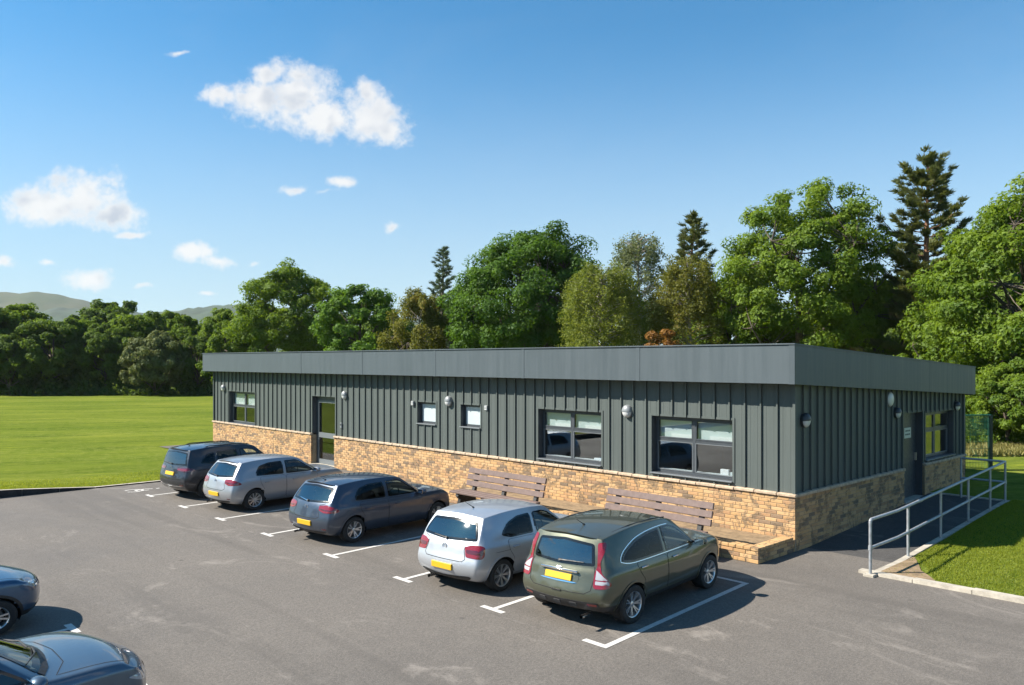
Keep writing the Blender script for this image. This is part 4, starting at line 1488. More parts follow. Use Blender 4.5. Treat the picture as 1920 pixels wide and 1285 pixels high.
class Car:
    def __init__(self, S, paint):
        self.S = S
        self.paint = paint
        self.cage()

    # ---- the body: a control cage smoothed by subdivision
    def cage(self):
        S = self.S
        hw = S['W'] / 2
        V, F, MI = [], [], []
        idx = {}
        def vert(key, co):
            if key not in idx:
                idx[key] = len(V); V.append(tuple(co))
            return idx[key]
        rows = S['rows']                     # lower rows: (z_rear, z_mid, z_front, width factor)
        nl = len(rows)
        cols = S['cols']                     # (x at the belt, width factor, extra z of the belt row)
        nc = len(cols)
        L = S['L']
        rearx = S['rearx']; frontx = S['frontx']            # profile x of each lower row at the ends (centre line)
        def low(i, j):
            x, wf, dz = cols[i]
            zr, zm, zf, rw = rows[j]
            t = x / L
            z = zr * (1 - t) ** 2 + 2 * (zm * 2 - (zr + zf) / 2) * t * (1 - t) + zf * t * t if True else 0
            if j == nl - 1: z += dz
            if j == nl - 2: z += dz * .75
            if j == nl - 3: z += dz * .35
            xx = x
            if i == 0: xx = rearx[j] + S['rc'][0]
            elif i == 1: xx = x + rearx[j] * .5
            if i == nc - 1: xx = frontx[j] - S['fc'][0]
            elif i == nc - 2: xx = x + (frontx[j] - L) * .5
            y = hw * wf * rw
            return (xx, y, z)
        for i in range(nc):
            for j in range(nl): vert(('s', i, j), low(i, j))
        gi0, gi1 = 0, S['ga']                # greenhouse columns
        up = S['up']                         # upper rows: fraction of the way to the roof edge, in order; last = 1
        roofx = S['roofx']; roofz = S['roofz']; roofw = S['roofw']
        nu = len(up)
        for i in range(gi0, gi1 + 1):
            b = V[idx[('s', i, nl - 1)]]
            r_ = (roofx[i], hw * roofw[i], roofz[i])
            for k, t in enumerate(up):
                bul = S.get('bul', .03) * math.sin(math.pi * t)
                co = (b[0] + (r_[0] - b[0]) * t, b[1] + (r_[1] - b[1]) * t + bul, b[2] + (r_[2] - b[2]) * t)
                if i == 0: co = (co[0] - S.get('rbul', .02) * math.sin(math.pi * t), co[1], co[2])
                vert(('s', i, nl + k), co)
        def quad(a, b, c, d, mi):
            F.append((a, b, c, d)); MI.append(mi)
        G = lambda i, j: idx[('s', i, j)]
        # material slots: 0 paint, 1 rear bumper, 2 front bumper, 3 sill trim, 4 floor
        for i in range(nc - 1):
            for j in range(nl - 1):
                mi = 0
                if j < S.get('trim_rows', 1): mi = 3
                elif j < S['bump_row'] and i < 1: mi = 1
                elif j < S['bump_row'] and i >= nc - 2: mi = 2
                quad(G(i, j), G(i + 1, j), G(i + 1, j + 1), G(i, j + 1), mi)
        for i in range(gi0, gi1):
            for j in range(nl - 1, nl + nu - 1): quad(G(i, j), G(i + 1, j), G(i + 1, j + 1), G(i, j + 1), 0)
        fr = S['fr']                          # lateral fractions from the edge to the centre: (.., 0)
        def lateral(key, edge, crown):        # points from the edge vertex to the centre line
            e = V[edge]
            ids = [edge]
            for k, t in enumerate(fr):
                c = 1 - t * t
                ids.append(vert((key, k), (e[0] + crown[0] * c, e[1] * t, e[2] + crown[2] * c)))
            return ids
        def strip(a, b, mi):
            for k in range(len(a) - 1): quad(a[k], b[k], b[k + 1], a[k + 1], mi)
        rc, fc = S['rc'][0], S['fc'][0]
        rear = [lateral(('r', j), G(0, j), (-rc, 0, 0)) for j in range(nl)]
        rw_x = S.get('rear_glass_crown', .05)
        rear += [lateral(('r', nl + k), G(0, nl + k), (-(rc + (rw_x - rc) * up[k]), 0, S['roofcrown'] * up[k])) for k in range(nu)]
        for j in range(len(rear) - 1):
            mi = 1 if j < S['bump_row'] else 0
            if j < S.get('bump_trim_rows', 0): mi = 3
            strip(rear[j + 1], rear[j], mi)
        roof = [rear[-1]] + [lateral(('t', i), G(i, nl + nu - 1), (0, 0, S['roofcrown'])) for i in range(gi0 + 1, gi1 + 1)]
        for a, b in zip(roof[:-1], roof[1:]): strip(b, a, 0)
        ws = [roof[-1]]
        for k in range(nu - 2, -1, -1):
            t = up[k]
            ws.append(lateral(('w', k), G(gi1, nl + k), (S['wscrown'] * (1 - t) + .06 * t, 0, S['roofcrown'] * t + S['hoodcrown'] * (1 - t))))
        ws.append(lateral(('w', -1), G(gi1, nl - 1), (S['wscrown'], 0, S['hoodcrown'])))
        for a, b in zip(ws[:-1], ws[1:]): strip(b, a, 0)
        hood = [ws[-1]] + [lateral(('h', i), G(i, nl - 1), ((S['wscrown'] * .55 if i == gi1 + 1 else (fc if i == nc - 1 else 0.02)), 0, S['hoodcrown'])) for i in range(gi1 + 1, nc)]
        for a, b in zip(hood[:-1], hood[1:]): strip(b, a, 0)
        front = [hood[-1]] + [lateral(('f', j), G(nc - 1, j), (fc, 0, 0)) for j in range(nl - 2, -1, -1)]
        for q, (a, b) in enumerate(zip(front[:-1], front[1:])):
            j = nl - 2 - q
            strip(b, a, 2 if j < S['bump_row'] else 0)
        # floor
        zf = rows[0][0]
        fl = [rear[0]] + [lateral(('b', i), G(i, 0), (0, 0, 0)) for i in range(1, nc - 1)] + [front[-1]]
        for a, b in zip(fl[:-1], fl[1:]): strip(a, b, 4)
        # mirror
        n = len(V)
        mir = {}
        VV = list(V)
        for i, p in enumerate(V):
            if abs(p[1]) < 1e-7: mir[i] = i
            else: mir[i] = len(VV); VV.append((p[0], -p[1], p[2]))
        FF = list(F) + [tuple(mir[i] for i in f)[::-1] for f in F]
        MM = MI + MI
        me = bpy.data.meshes.new('cage')
        me.from_pydata(VV, [], FF)
        me.polygons.foreach_set('material_index', MM)
        for _ in range(5): me.materials.append(None)
        bm = bmesh.new(); bm.from_mesh(me); bmesh.ops.recalc_face_normals(bm, faces=bm.faces)
        cl = bm.edges.layers.float.get('crease_edge') or bm.edges.layers.float.new('crease_edge')
        top = nl + nu - 1
        def cset(keys, sh):
            kv = {idx[k] for k in keys if k in idx}; kv |= {mir[q] for q in kv}
            for e in bm.edges:
                if e.verts[0].index in kv and e.verts[1].index in kv: e[cl] = max(e[cl], sh)
        bm.verts.ensure_lookup_table(); bm.verts.index_update()
        cset([('s', i, top) for i in range(gi0, gi1 + 1)], S.get('roof_crease', .45))            # roof sides
        cset([('s', 0, j) for j in range(nl - 1, top + 1)], S.get('pillar_crease', .5))         # rear pillars
        cset([('s', 0, j) for j in range(0, nl)], S.get('corner_crease', .25))                  # rear corners
        cset([('s', gi1, j) for j in range(nl - 1, top + 1)], .4)                              # windscreen pillars
        cset([('s', i, nl - 1) for i in range(gi1, nc)], .35)                                   # bonnet sides
        cset([('s', 0, top)] + [(('r', top), k) for k in range(len(fr))], S.get('lip_crease', .6))   # rear edge of the roof
        for spec in S.get('crease', []):       # soft character lines: lower row number -> sharpness
            row, sh = spec
            rowv = {idx[k] for k in idx if k[0] == 's' and k[2] == row}
            rowv |= {mir[q] for q in rowv}
            bm.verts.ensure_lookup_table()
            for e in bm.edges:
                if e.verts[0].index in rowv and e.verts[1].index in rowv: e[cl] = sh
        bm.to_mesh(me); bm.free()
        ob = bpy.data.objects.new('cage', me); COL.objects.link(ob)
        md = ob.modifiers.new('s', 'SUBSURF'); md.levels = 3; md.render_levels = 3
        dg = bpy.context.evaluated_depsgraph_get()
        smooth = bpy.data.meshes.new_from_object(ob.evaluated_get(dg))
        self.bvh = BVHTree.FromPolygons([v.co for v in smooth.vertices], [tuple(p.vertices) for p in smooth.polygons])
        bpy.data.objects.remove(ob)
        # wheel openings: slide the nearest points onto the arch, then take out what lies inside
        bm = bmesh.new(); bm.from_mesh(smooth)
        zc = S['r'] * 1.02
        ra = S['r'] * S.get('arch', 1.13)
        for x in (S['xr'], S['xf']):
            for v in bm.verts:
                if abs(v.co.y) < hw - .40: continue
                dx, dz = v.co.x - x, v.co.z - zc
                d = math.hypot(dx, dz)
                if abs(d - ra) < .026 and d > 1e-6 and v.co.z > .12:
                    v.co.x = x + dx / d * ra; v.co.z = zc + dz / d * ra
        dele = []
        for f in bm.faces:
            c = f.calc_center_median()
            if abs(c.y) < hw - .40: continue
            for x in (S['xr'], S['xf']):
                if math.hypot(c.x - x, c.z - zc) < ra - .001 or (abs(c.x - x) < ra * .96 and c.z < zc): dele.append(f); break
        bmesh.ops.delete(bm, geom=dele, context='FACES')
        # inner lining of each wheel opening
        fin = bpy.data.meshes.new('skin'); bm.to_mesh(fin); bm.free()
        self.mesh = fin
        self.well = (zc, ra)
        self.holes = []                        # (axis, sign, outline) of openings to cut

    # ---- panels laid on the body
    def ray(self, o, d):
        h = self.bvh.ray_cast(Vector(o), Vector(d))
        return h[0], h[1]

    def hit(self, kind, p, sgn):
        """kind 's': p = (x, z) seen from the side; 'r': p = (y, z) from behind; 'f' from the front; 't': p = (x, y) from above"""
        if kind == 's': return self.ray((p[0], sgn * 3, p[1]), (0, -sgn, 0))
        if kind == 'r': return self.ray((-3, p[0], p[1]), (1, 0, 0))
        if kind == 'f': return self.ray((9, p[0], p[1]), (-1, 0, 0))
        return self.ray((p[0], p[1], 4), (0, 0, -1))

    def patch(self, kind, sgn, poly, off=.004, grid=.05, diag=None, skirt=.0, hole_poly=None):
        """a sheet following the body inside the outline. diag: unit ray direction in plan for wrap-round lamps"""
        pts = [Vector((p.x, p.y)) for p in poly]
        n = len(pts)
        xs = [p.x for p in pts]; ys = [p.y for p in pts]
        inner = []
        x = min(xs) + grid / 2
        while x < max(xs):
            y = min(ys) + grid / 2
            while y < max(ys):
                if in_poly(x, y, pts) and min((Vector((x, y)) - q).length for q in pts) > grid * .45:
                    if hole_poly is None or not in_poly(x, y, hole_poly): inner.append(Vector((x, y)))
                y += grid
            x += grid
        edges = [(i, (i + 1) % n) for i in range(n)]
        allp = pts + inner
        if hole_poly is not None:
            b = len(allp); allp = allp + hole_poly
            edges += [(b + i, b + (i + 1) % len(hole_poly)) for i in range(len(hole_poly))]
        vo, eo, fo, ov, oe, of = delaunay_2d_cdt(allp, edges, [], 1 if hole_poly is None else 2, 1e-5)
        keep = []
        for f in fo:
            c = sum((vo[i] for i in f), Vector((0, 0))) / 3
            if in_poly(c.x, c.y, pts) and not (hole_poly is not None and in_poly(c.x, c.y, hole_poly)): keep.append(list(f))
        V = []
        for p in vo:
            if diag is not None:
                d = Vector((diag[0], diag[1], 0)); pe = Vector((-diag[1], diag[0], 0))
                org = Vector((S_MID(self), 0, 0)) + pe * p.x - d * 6; org.z = p.y
                h, nr = self.ray(org, d)
            else:
                h, nr = self.hit(kind, p, sgn)
            if h is None:
                V.append(None); continue
            if diag is not None:
                if nr.dot(d) > 0: nr = -nr
            V.append(h + nr * off)
        keep = [f for f in keep if all(V[i] is not None for i in f)]
        used = sorted({i for f in keep for i in f})
        remap = {o: k for k, o in enumerate(used)}
        verts = [V[i] for i in used]
        faces = [tuple(remap[i] for i in f) for f in keep]
        return verts, faces

    def add_patch(self, name, m, root, kind, sgn, poly, off=.004, grid=.05, diag=None, thick=0.0, hole_poly=None):
        v, f = self.patch(kind, sgn, poly, off, grid, diag, hole_poly=hole_poly)
        if not f: return None
        me = bpy.data.meshes.new(name)
        me.from_pydata([tuple(p) for p in v], [], f)
        bm = bmesh.new(); bm.from_mesh(me)
        bmesh.ops.recalc_face_normals(bm, faces=bm.faces)
        c = Vector((self.S['L'] / 2, 0, .6))
        tot = sum(((q.calc_center_median() - c).dot(q.normal) * q.calc_area() for q in bm.faces))
        if tot < 0: bmesh.ops.reverse_faces(bm, faces=bm.faces)
        if thick > 0:                          # turn the rim of the sheet down to the body
            be = [e for e in bm.edges if e.is_boundary]
            ex = bmesh.ops.extrude_edge_only(bm, edges=be)
            for q in [g_ for g_ in ex['geom'] if isinstance(g_, bmesh.types.BMVert)]:
                nn = Vector((0, 0, 0))
                for fc_ in q.link_faces: nn += fc_.normal
                h = self.bvh.find_nearest(q.co)
                if h[0] is not None:
                    dd = (h[0] - q.co)
                    q.co = q.co + dd.normalized() * min(thick, dd.length + .004) if dd.length > 1e-6 else q.co
        bm.to_mesh(me); bm.free()
        me.polygons.foreach_set('use_smooth', [True] * len(me.polygons))
        try: me.set_sharp_from_angle(angle=R(35))
        except Exception: pass
        me.materials.append(m)
        me.update()
        return link_mesh(name, me, root)

    def window(self, name, root, kind, sgn, pts, m, n=6, border=.035, open_=True, grid=.045, rad=.05):
        poly = roundpoly(pts, 4, rad)
        inner = offset_poly(poly, -border)
        o = self.add_patch(name, m, root, kind, sgn, inner, .0065, grid)
        fr_ = self.add_patch('window_border', CM['frit'], o, kind, sgn, poly, .0062, .025, hole_poly=inner)
        if open_: self.holes.append((kind, sgn, offset_poly(poly, -border * .30)))
        return o

    def line(self, name, root, kind, sgn, pts, wd=.010, m=None, off=.0022, closed=False, diag=None):
        """a narrow strip along a polyline on the body"""
        P = [Vector(p[:2]) for p in pts]
        Q = []
        rng = range(len(P)) if closed else range(len(P) - 1)
        for i in rng:
            a, b = P[i], P[(i + 1) % len(P)]
            k = max(1, int((b - a).length / .05))
            for t in range(k): Q.append(a + (b - a) * t / k)
        if not closed: Q.append(P[-1])
        V, F = [], []
        nQ = len(Q)
        for i, q in enumerate(Q):
            a = Q[i - 1] if (i > 0 or closed) else q
            b = Q[(i + 1) % nQ] if (i < nQ - 1 or closed) else q
            d = (b - a).normalized() if (b - a).length > 1e-9 else Vector((1, 0))
            nn = Vector((-d.y, d.x)) * wd / 2
            for s_ in (1, -1):
                h, nr = self.hit(kind, q + nn * s_, sgn)
                V.append(None if h is None else h + nr * off)
        for i in range(nQ if closed else nQ - 1):
            f = (2 * i, 2 * i + 1, (2 * ((i + 1) % nQ)) + 1, 2 * ((i + 1) % nQ))
            if all(V[k] is not None for k in f): F.append(f)
        if not F: return None
        V = [v if v is not None else Vector((0, 0, 0)) for v in V]
        used = sorted({i for f in F for i in f}); rm = {o: k for k, o in enumerate(used)}
        return MB().add([V[i] for i in used], [tuple(rm[i] for i in f) for f in F]).build(name, m or CM['seam'], root, smooth=True)

    # ---- finish: cut the window holes, split the skin into its parts
    def finish(self, root):
        me = self.mesh
        bm = bmesh.new(); bm.from_mesh(me)
        for k in range(3):
            pass
        dele = []
        for f in bm.faces:
            c = f.calc_center_median()
            if c.z < .6: continue
            for kind, sgn, poly in self.holes:
                if kind == 's':
                    if c.y * sgn > .2 and abs(f.normal.y) > .45 and in_poly(c.x, c.z, poly): dele.append(f); break
                elif kind == 'r':
                    if c.x < self.S['L'] * .3 and f.normal.x < -.1 and in_poly(c.y, c.z, poly): dele.append(f); break
                elif kind == 'f':
                    if c.x > self.S['L'] * .4 and f.normal.x > .1 and c.z > .8 and in_poly(c.y, c.z, poly): dele.append(f); break
        bmesh.ops.delete(bm, geom=dele, context='FACES')
        parts = {}
        names = {0: 'body', 1: 'rear_bumper', 2: 'front_bumper', 3: 'sill_trim', 4: 'underfloor'}
        mats_ = {'body': self.paint, 'rear_bumper': self.S.get('bumper_mat') or self.paint, 'front_bumper': self.S.get('bumper_mat') or self.paint,
                 'sill_trim': CM['plastic'] if self.S.get('plastic_sill') else self.paint, 'underfloor': CM['plastic']}
        liner = None
        zc, ra = self.well
        hw = self.S['W'] / 2
        for x in (self.S['xr'], self.S['xf']):
            for sgn in (-1, 1):
                v, f = [], []
                n = 24
                for k in range(n + 1):
                    th = R(-20 + 220 * k / n)
                    for y in (hw * .93, hw - .36): v.append((x + (ra + .012) * math.cos(th), sgn * y, zc + (ra + .012) * math.sin(th)))
                f = [(2 * k, 2 * k + 1, 2 * k + 3, 2 * k + 2) for k in range(n)]
                f.append(tuple(2 * k + 1 for k in range(n + 1)))
                MB().add(v, f).build('wheel_housing', CM['seam'], root)
        for nm in ('body', 'rear_bumper', 'front_bumper', 'sill_trim', 'underfloor'):
            b2 = bm.copy()
            bmesh.ops.delete(b2, geom=[f for f in b2.faces if names.get(f.material_index, 'underfloor') != nm], context='FACES')
            if not b2.faces: b2.free(); continue
            for f in b2.faces: f.material_index = 0; f.smooth = True
            m2 = bpy.data.meshes.new(nm); b2.to_mesh(m2)
            if nm == 'body':                      # headlining: the inside of the upper body
                bmesh.ops.delete(b2, geom=[f for f in b2.faces if f.calc_center_median().z < .75 or f.calc_center_median().x > self.S['L'] * .78], context='FACES')
                for q in b2.verts: q.co -= q.normal * .018
                ml = bpy.data.meshes.new('headlining'); b2.to_mesh(ml); ml.materials.append(CM['liner']); link_mesh('headlining', ml, root)
            b2.free()
            m2.materials.append(mats_[nm])
            try: m2.set_sharp_from_angle(angle=R(50))
            except Exception: pass
            link_mesh(nm, m2, root)
        bm.free()


def S_MID(car): return 0.0


def make_wheel(root, S, x, y, sgn, spokes):
    r = S['r']; wd = S.get('tw', .21); rr = r * S.get('rimf', .66)
    hub = empty('wheel', (x, y, r), 0, root)
    if sgn > 0: hub.rotation_euler = (0, 0, math.pi)
    key = ('wheel', S['name'])
    if key not in WHEELS:
        n = 40
        prof = [(rr * .97, -wd * .40), (rr * 1.02, -wd * .47), (r * .86, -wd * .50), (r * .955, -wd * .46), (r * .99, -wd * .36), (r, -wd * .2), (r, wd * .2), (r * .99, wd * .36), (r * .955, wd * .46), (r * .86, wd * .5), (rr, wd * .45)]
        def lathe(prof):
            v, f = [], []
            for k in range(n):
                th = 2 * math.pi * k / n
                for p in prof: v.append((p[0] * math.cos(th), p[1], p[0] * math.sin(th)))
            m = len(prof)
            for k in range(n):
                for i in range(m - 1):
                    f.append((k * m + i, k * m + i + 1, ((k + 1) % n) * m + i + 1, ((k + 1) % n) * m + i))
            return v, f
        ty = MB().add(*lathe(prof)).mesh('tyre', CM['tyre'], True)
        # outer side is -y (right-hand wheels)
        rim = MB().add(*lathe([(rr * 1.0, -wd * .41), (rr * .985, -wd * .45), (rr * .93, -wd * .42), (rr * .90, -wd * .33), (rr * .88, wd * .40)]))
        kind = spokes
        ns = kind['n']
        for k in range(ns):
            th = 2 * math.pi * k / ns
            for dth in kind['pair']:
                a0, a1 = th + dth * .35, th + dth
                w0, w1 = kind['w0'], kind['w1']
                c0 = Vector((math.cos(a0), 0, math.sin(a0))); c1 = Vector((math.cos(a1), 0, math.sin(a1)))
                t0 = Vector((-math.sin(a0), 0, math.cos(a0))); t1 = Vector((-math.sin(a1), 0, math.cos(a1)))
                ri, ro = rr * .16, rr * .95
                yo, yi = -wd * .30, -wd * .43
                q = [c0 * ri + t0 * w0 * r + Vector((0, yo, 0)), c0 * ri - t0 * w0 * r + Vector((0, yo, 0)), c1 * ro - t1 * w1 * r + Vector((0, yi, 0)), c1 * ro + t1 * w1 * r + Vector((0, yi, 0))]
                rim.add([p for p in q] + [p + Vector((0, .035, 0)) for p in q], [(3, 2, 1, 0), (0, 1, 5, 4), (1, 2, 6, 5), (2, 3, 7, 6), (3, 0, 4, 7), (4, 5, 6, 7)])
        rim.add(*lathe([(0.001, -wd * .34), (rr * .10, -wd * .34), (rr * .19, -wd * .31), (rr * .21, -wd * .2)]))
        rm = rim.mesh('rim', CM['rim'], True)
        bd = MB().add(*lathe([(0.001, -wd * .12), (rr * .72, -wd * .12), (rr * .72, -wd * .02), (0.001, wd * .3)])).mesh('brake_disc', CM['disc'], True)
        bk = MB().add(*lathe([(rr * .90, wd * .1), (0.001, wd * .1)])).mesh('wheel_back', CM['seam'])
        WHEELS[key] = (ty, rm, bd, bk)
    for nm, me in zip(('tyre', 'rim', 'brake_disc', 'wheel_back'), WHEELS[key]): link_mesh(nm, me, hub)
    return hub


WHEELS = {}


def car_interior(root, S):
    L, hw, H = S['L'], S['W'] / 2, S['H']
    fx = S['seatx']; zb = S['belt']
    MB().box(.55, S['cowl'] - .1, -hw * .80, hw * .80, .30, .36).build('cabin_floor', CM['trim'], root)
    for y in (-.37, .37):
        s = empty('seat', (fx, y, 0), 0, root)
        MB().box(-.02, .50, -.24, .24, .36, .56, bev=.05).build('cushion', CM['seat'], s, smooth=True)
        o = MB().box(-.07, .07, -.23, .23, 0, .62, bev=.05).build('backrest', CM['seat'], s, smooth=True); o.location = (0, 0, .52); o.rotation_euler = (0, R(-14), 0)
        o = MB().box(-.04, .04, -.12, .12, 0, .20, bev=.035).build('headrest', CM['seat'], s, smooth=True); o.location = (-.18, 0, 1.15); o.rotation_euler = (0, R(-8), 0)
    s = empty('rear_seat', (fx - .85, 0, 0), 0, root)
    MB().box(-.02, .46, -hw * .68, hw * .68, .36, .54, bev=.05).build('cushion', CM['seat'], s, smooth=True)
    o = MB().box(-.06, .06, -hw * .68, hw * .68, 0, .52, bev=.05).build('backrest', CM['seat'], s, smooth=True); o.location = (0, 0, .50); o.rotation_euler = (0, R(-16), 0)
    for y in (-.38, 0, .38):
        o = MB().box(-.035, .035, -.11, .11, 0, .14, bev=.03).build('headrest', CM['seat'], s, smooth=True); o.location = (-.15, y, 1.03)
    MB().box(S['cowl'] - .62, S['cowl'] + .02, -hw * .78, hw * .78, .62, zb - .03, bev=.06).build('dashboard', CM['trim'], root, smooth=True)
    pts = [(S['cowl'] - .72 + .05 * math.cos(R(a)) * 2, -.37 + .18 * math.sin(R(a)), zb - .03 + .17 * math.cos(R(a))) for a in range(0, 361, 24)]
    MB().tube(pts, .014, 6, caps=False).build('steering_wheel', CM['trim'], root)
    MB().box(.35, fx - .95, -hw * .74, hw * .74, zb - .10, zb - .07).build('parcel_shelf', CM['trim'], root)


def mirror_part(root, S, sgn, paint):
    x, y, z = S['mirror']
    o = empty('wing_mirror', (x, sgn * y, z), 0, root)
    mb = MB()
    n, m = 12, 7
    v, f = [], []
    for i in range(m):
        ph = -math.pi / 2 + math.pi * i / (m - 1)
        for k in range(n):
            th = 2 * math.pi * k / n
            cx = math.cos(ph)
            px = .085 * math.sin(ph) * .9 + .02; py = .115 * cx ** .6 * math.cos(th); pz = .078 * cx ** .6 * math.sin(th)
            v.append((px, py + sgn * .10, pz))
    for i in range(m - 1):
        for k in range(n): f.append((i * n + k, i * n + (k + 1) % n, (i + 1) * n + (k + 1) % n, (i + 1) * n + k))
    mb.add(v, f)
    mb.build('shell', paint, o, smooth=True)
    MB().box(-.02, .045, -.10 if sgn > 0 else .0, .0 if sgn > 0 else .10, -.05, -.015, bev=.01).build('arm', CM['plastic'], o, smooth=True)
    MB().box(-.062, -.058, sgn * .10 - .085, sgn * .10 + .085, -.05, .05).build('mirror_glass', CM['chrome'], o)


def diag_poly(car, hints, deg):
    """outline for a lamp that wraps round a corner: hints ('s', x, z, sgn) or ('r', y, z); returns the outline in the slanted view"""
    d = Vector((math.cos(R(deg)), math.sin(R(deg)), 0)); pe = Vector((-d.y, d.x, 0))
    out = []
    for h in hints:
        if h[0] == 's': p, _ = car.hit('s', (h[1], h[2]), h[3])
        elif h[0] == 'f': p, _ = car.hit('f', (h[1], h[2]), 1)
        else: p, _ = car.hit('r', (h[1], h[2]), 1)
        if p is None: continue
        out.append((p.dot(pe), p.z))
    return out, (d.x, d.y)
def hatch_spec(**kw):
    S = dict(
        name='hatch', L=4.25, W=1.84, H=1.45, r=.315, xr=.80, xf=3.42, belt=.95, cowl=3.10, seatx=1.72,
        rows=[(.22, .21, .20, .885), (.33, .30, .29, .955), (.55, .50, .48, 1.0), (.74, .70, .64, 1.0), (.89, .85, .765, .985), (.985, .95, .80, .935)],
        rearx=[.16, .05, .00, .05, .085, .125], frontx=[4.14, 4.22, 4.25, 4.23, 4.17, 4.02], rc=(.11,), fc=(.26,), bul=.022,
        cols=[(0, .885, 0), (.30, .98, 0), (.80, 1.0, 0), (1.45, 1.0, -.005), (2.2, 1.0, 0), (2.86, .995, .035), (3.42, .985, .085), (3.92, .93, .085), (4.25, .78, .0)],
        ga=5, up=(.10, .5, .90, 1.0), roofx=[.52, .80, 1.14, 1.62, 2.08, 2.36], roofz=[1.395, 1.435, 1.455, 1.46, 1.44, 1.395],
        roofw=[.70, .72, .73, .73, .72, .68], fr=(.88, .5, 0), roofcrown=.045, hoodcrown=.055, wscrown=.34, bump_row=3, trim_rows=0,
        crease=[(4, .35)], mirror=(2.78, .90, 1.02), spokes=dict(n=5, pair=(-.17, .17), w0=.05, w1=.035),
    )
    S.update(kw)
    return S


SPECS = {
    'golf': hatch_spec(name='golf', crease=[(4, .45)], spokes=dict(n=5, pair=(-.20, .20), w0=.05, w1=.045)),
    'golf_many': hatch_spec(name='golf_many', crease=[(4, .45)], spokes=dict(n=10, pair=(0.0,), w0=.045, w1=.035)),
    'polo': hatch_spec(
        name='polo', L=4.02, W=1.79, xr=.74, xf=3.27, cowl=2.98, seatx=1.62, r=.312,
        rows=[(.23, .21, .20, .88), (.34, .30, .29, .955), (.54, .50, .47, 1.0), (.73, .69, .63, 1.0), (.88, .84, .75, .985), (.99, .955, .79, .93)],
        rearx=[.15, .04, .00, .07, .10, .15], frontx=[3.92, 3.99, 4.02, 4.00, 3.94, 3.80],
        cols=[(0, .875, 0), (.30, .975, 0), (.74, 1.0, 0), (1.36, 1.0, -.01), (2.08, 1.0, 0), (2.74, .99, .035), (3.27, .98, .085), (3.72, .93, .085), (4.02, .78, .0)],
        roofx=[.50, .78, 1.08, 1.54, 1.98, 2.26], roofz=[1.41, 1.45, 1.47, 1.475, 1.455, 1.41], roofw=[.69, .71, .725, .725, .71, .67],
        mirror=(2.66, .875, 1.02), spokes=dict(n=8, pair=(-.10, .10), w0=.03, w1=.022), rimf=.70, crease=[(4, .5), (2, .2)]),
    'suv': hatch_spec(
        name='suv', L=4.49, W=1.88, H=1.66, r=.362, xr=.88, xf=3.56, cowl=3.22, seatx=1.85, belt=1.08, tw=.235, rimf=.68,
        rows=[(.27, .26, .25, .90), (.42, .38, .37, .965), (.66, .60, .58, 1.0), (.84, .80, .76, 1.0), (1.00, .97, .89, .985), (1.10, 1.07, .93, .94)],
        rearx=[.17, .05, .00, .06, .09, .13], frontx=[4.38, 4.46, 4.49, 4.47, 4.42, 4.28],
        cols=[(0, .895, 0), (.30, .98, 0), (.88, 1.0, 0), (1.55, 1.0, -.005), (2.3, 1.0, 0), (3.0, .995, .03), (3.56, .985, .075), (4.08, .94, .075), (4.49, .80, .0)],
        roofx=[.38, .75, 1.2, 1.75, 2.22, 2.52], roofz=[1.60, 1.655, 1.675, 1.68, 1.655, 1.605], roofw=[.72, .74, .75, .75, .735, .70],
        mirror=(2.90, .93, 1.15), trim_rows=1, plastic_sill=True, spokes=dict(n=5, pair=(-.22, .22), w0=.05, w1=.045), arch=1.11),
    'crv': hatch_spec(
        name='crv', L=4.50, W=1.87, H=1.68, r=.352, xr=.90, xf=3.52, cowl=3.28, seatx=1.88, belt=1.06, tw=.235, rimf=.68,
        rows=[(.30, .27, .26, .89), (.44, .38, .37, .955), (.62, .58, .57, 1.0), (.86, .80, .76, 1.0), (1.00, .97, .90, .985), (1.09, 1.06, .94, .94)],
        rearx=[.16, .04, .00, .085, .11, .15], frontx=[4.38, 4.46, 4.50, 4.48, 4.42, 4.26], rc=(.15,),
        cols=[(0, .875, 0), (.33, .97, 0), (.90, 1.0, 0), (1.58, 1.0, -.005), (2.32, 1.0, 0), (3.06, .99, .03), (3.56, .98, .08), (4.06, .93, .08), (4.50, .78, .0)],
        roofx=[.40, .80, 1.22, 1.78, 2.24, 2.52], roofz=[1.585, 1.655, 1.695, 1.70, 1.67, 1.61], roofw=[.69, .72, .735, .735, .72, .68], roofcrown=.05,
        mirror=(2.96, .92, 1.13), trim_rows=1, plastic_sill=True, bump_trim_rows=1, spokes=dict(n=7, pair=(-.13, .13), w0=.04, w1=.034), arch=1.12, crease=[(4, .3)]),
}


def smooth_arch(car, root, m, wide=.05):
    S = car.S
    for x in (S['xr'], S['xf']):
        for sgn in (-1, 1):
            ra = S['r'] * S.get('arch', 1.13)
            outer, inner = [], []
            for k in range(25):
                th = R(-14 + 208 * k / 24)
                inner.append(Vector((x + ra * 1.002 * math.cos(th), S['r'] * 1.02 + ra * 1.002 * math.sin(th))))
                outer.append(Vector((x + (ra + wide) * math.cos(th), S['r'] * 1.02 + (ra + wide) * math.sin(th))))
            poly = inner + outer[::-1]
            car.add_patch('wheel_arch_trim', m, root, 's', sgn, poly, .010, .06, thick=.012)


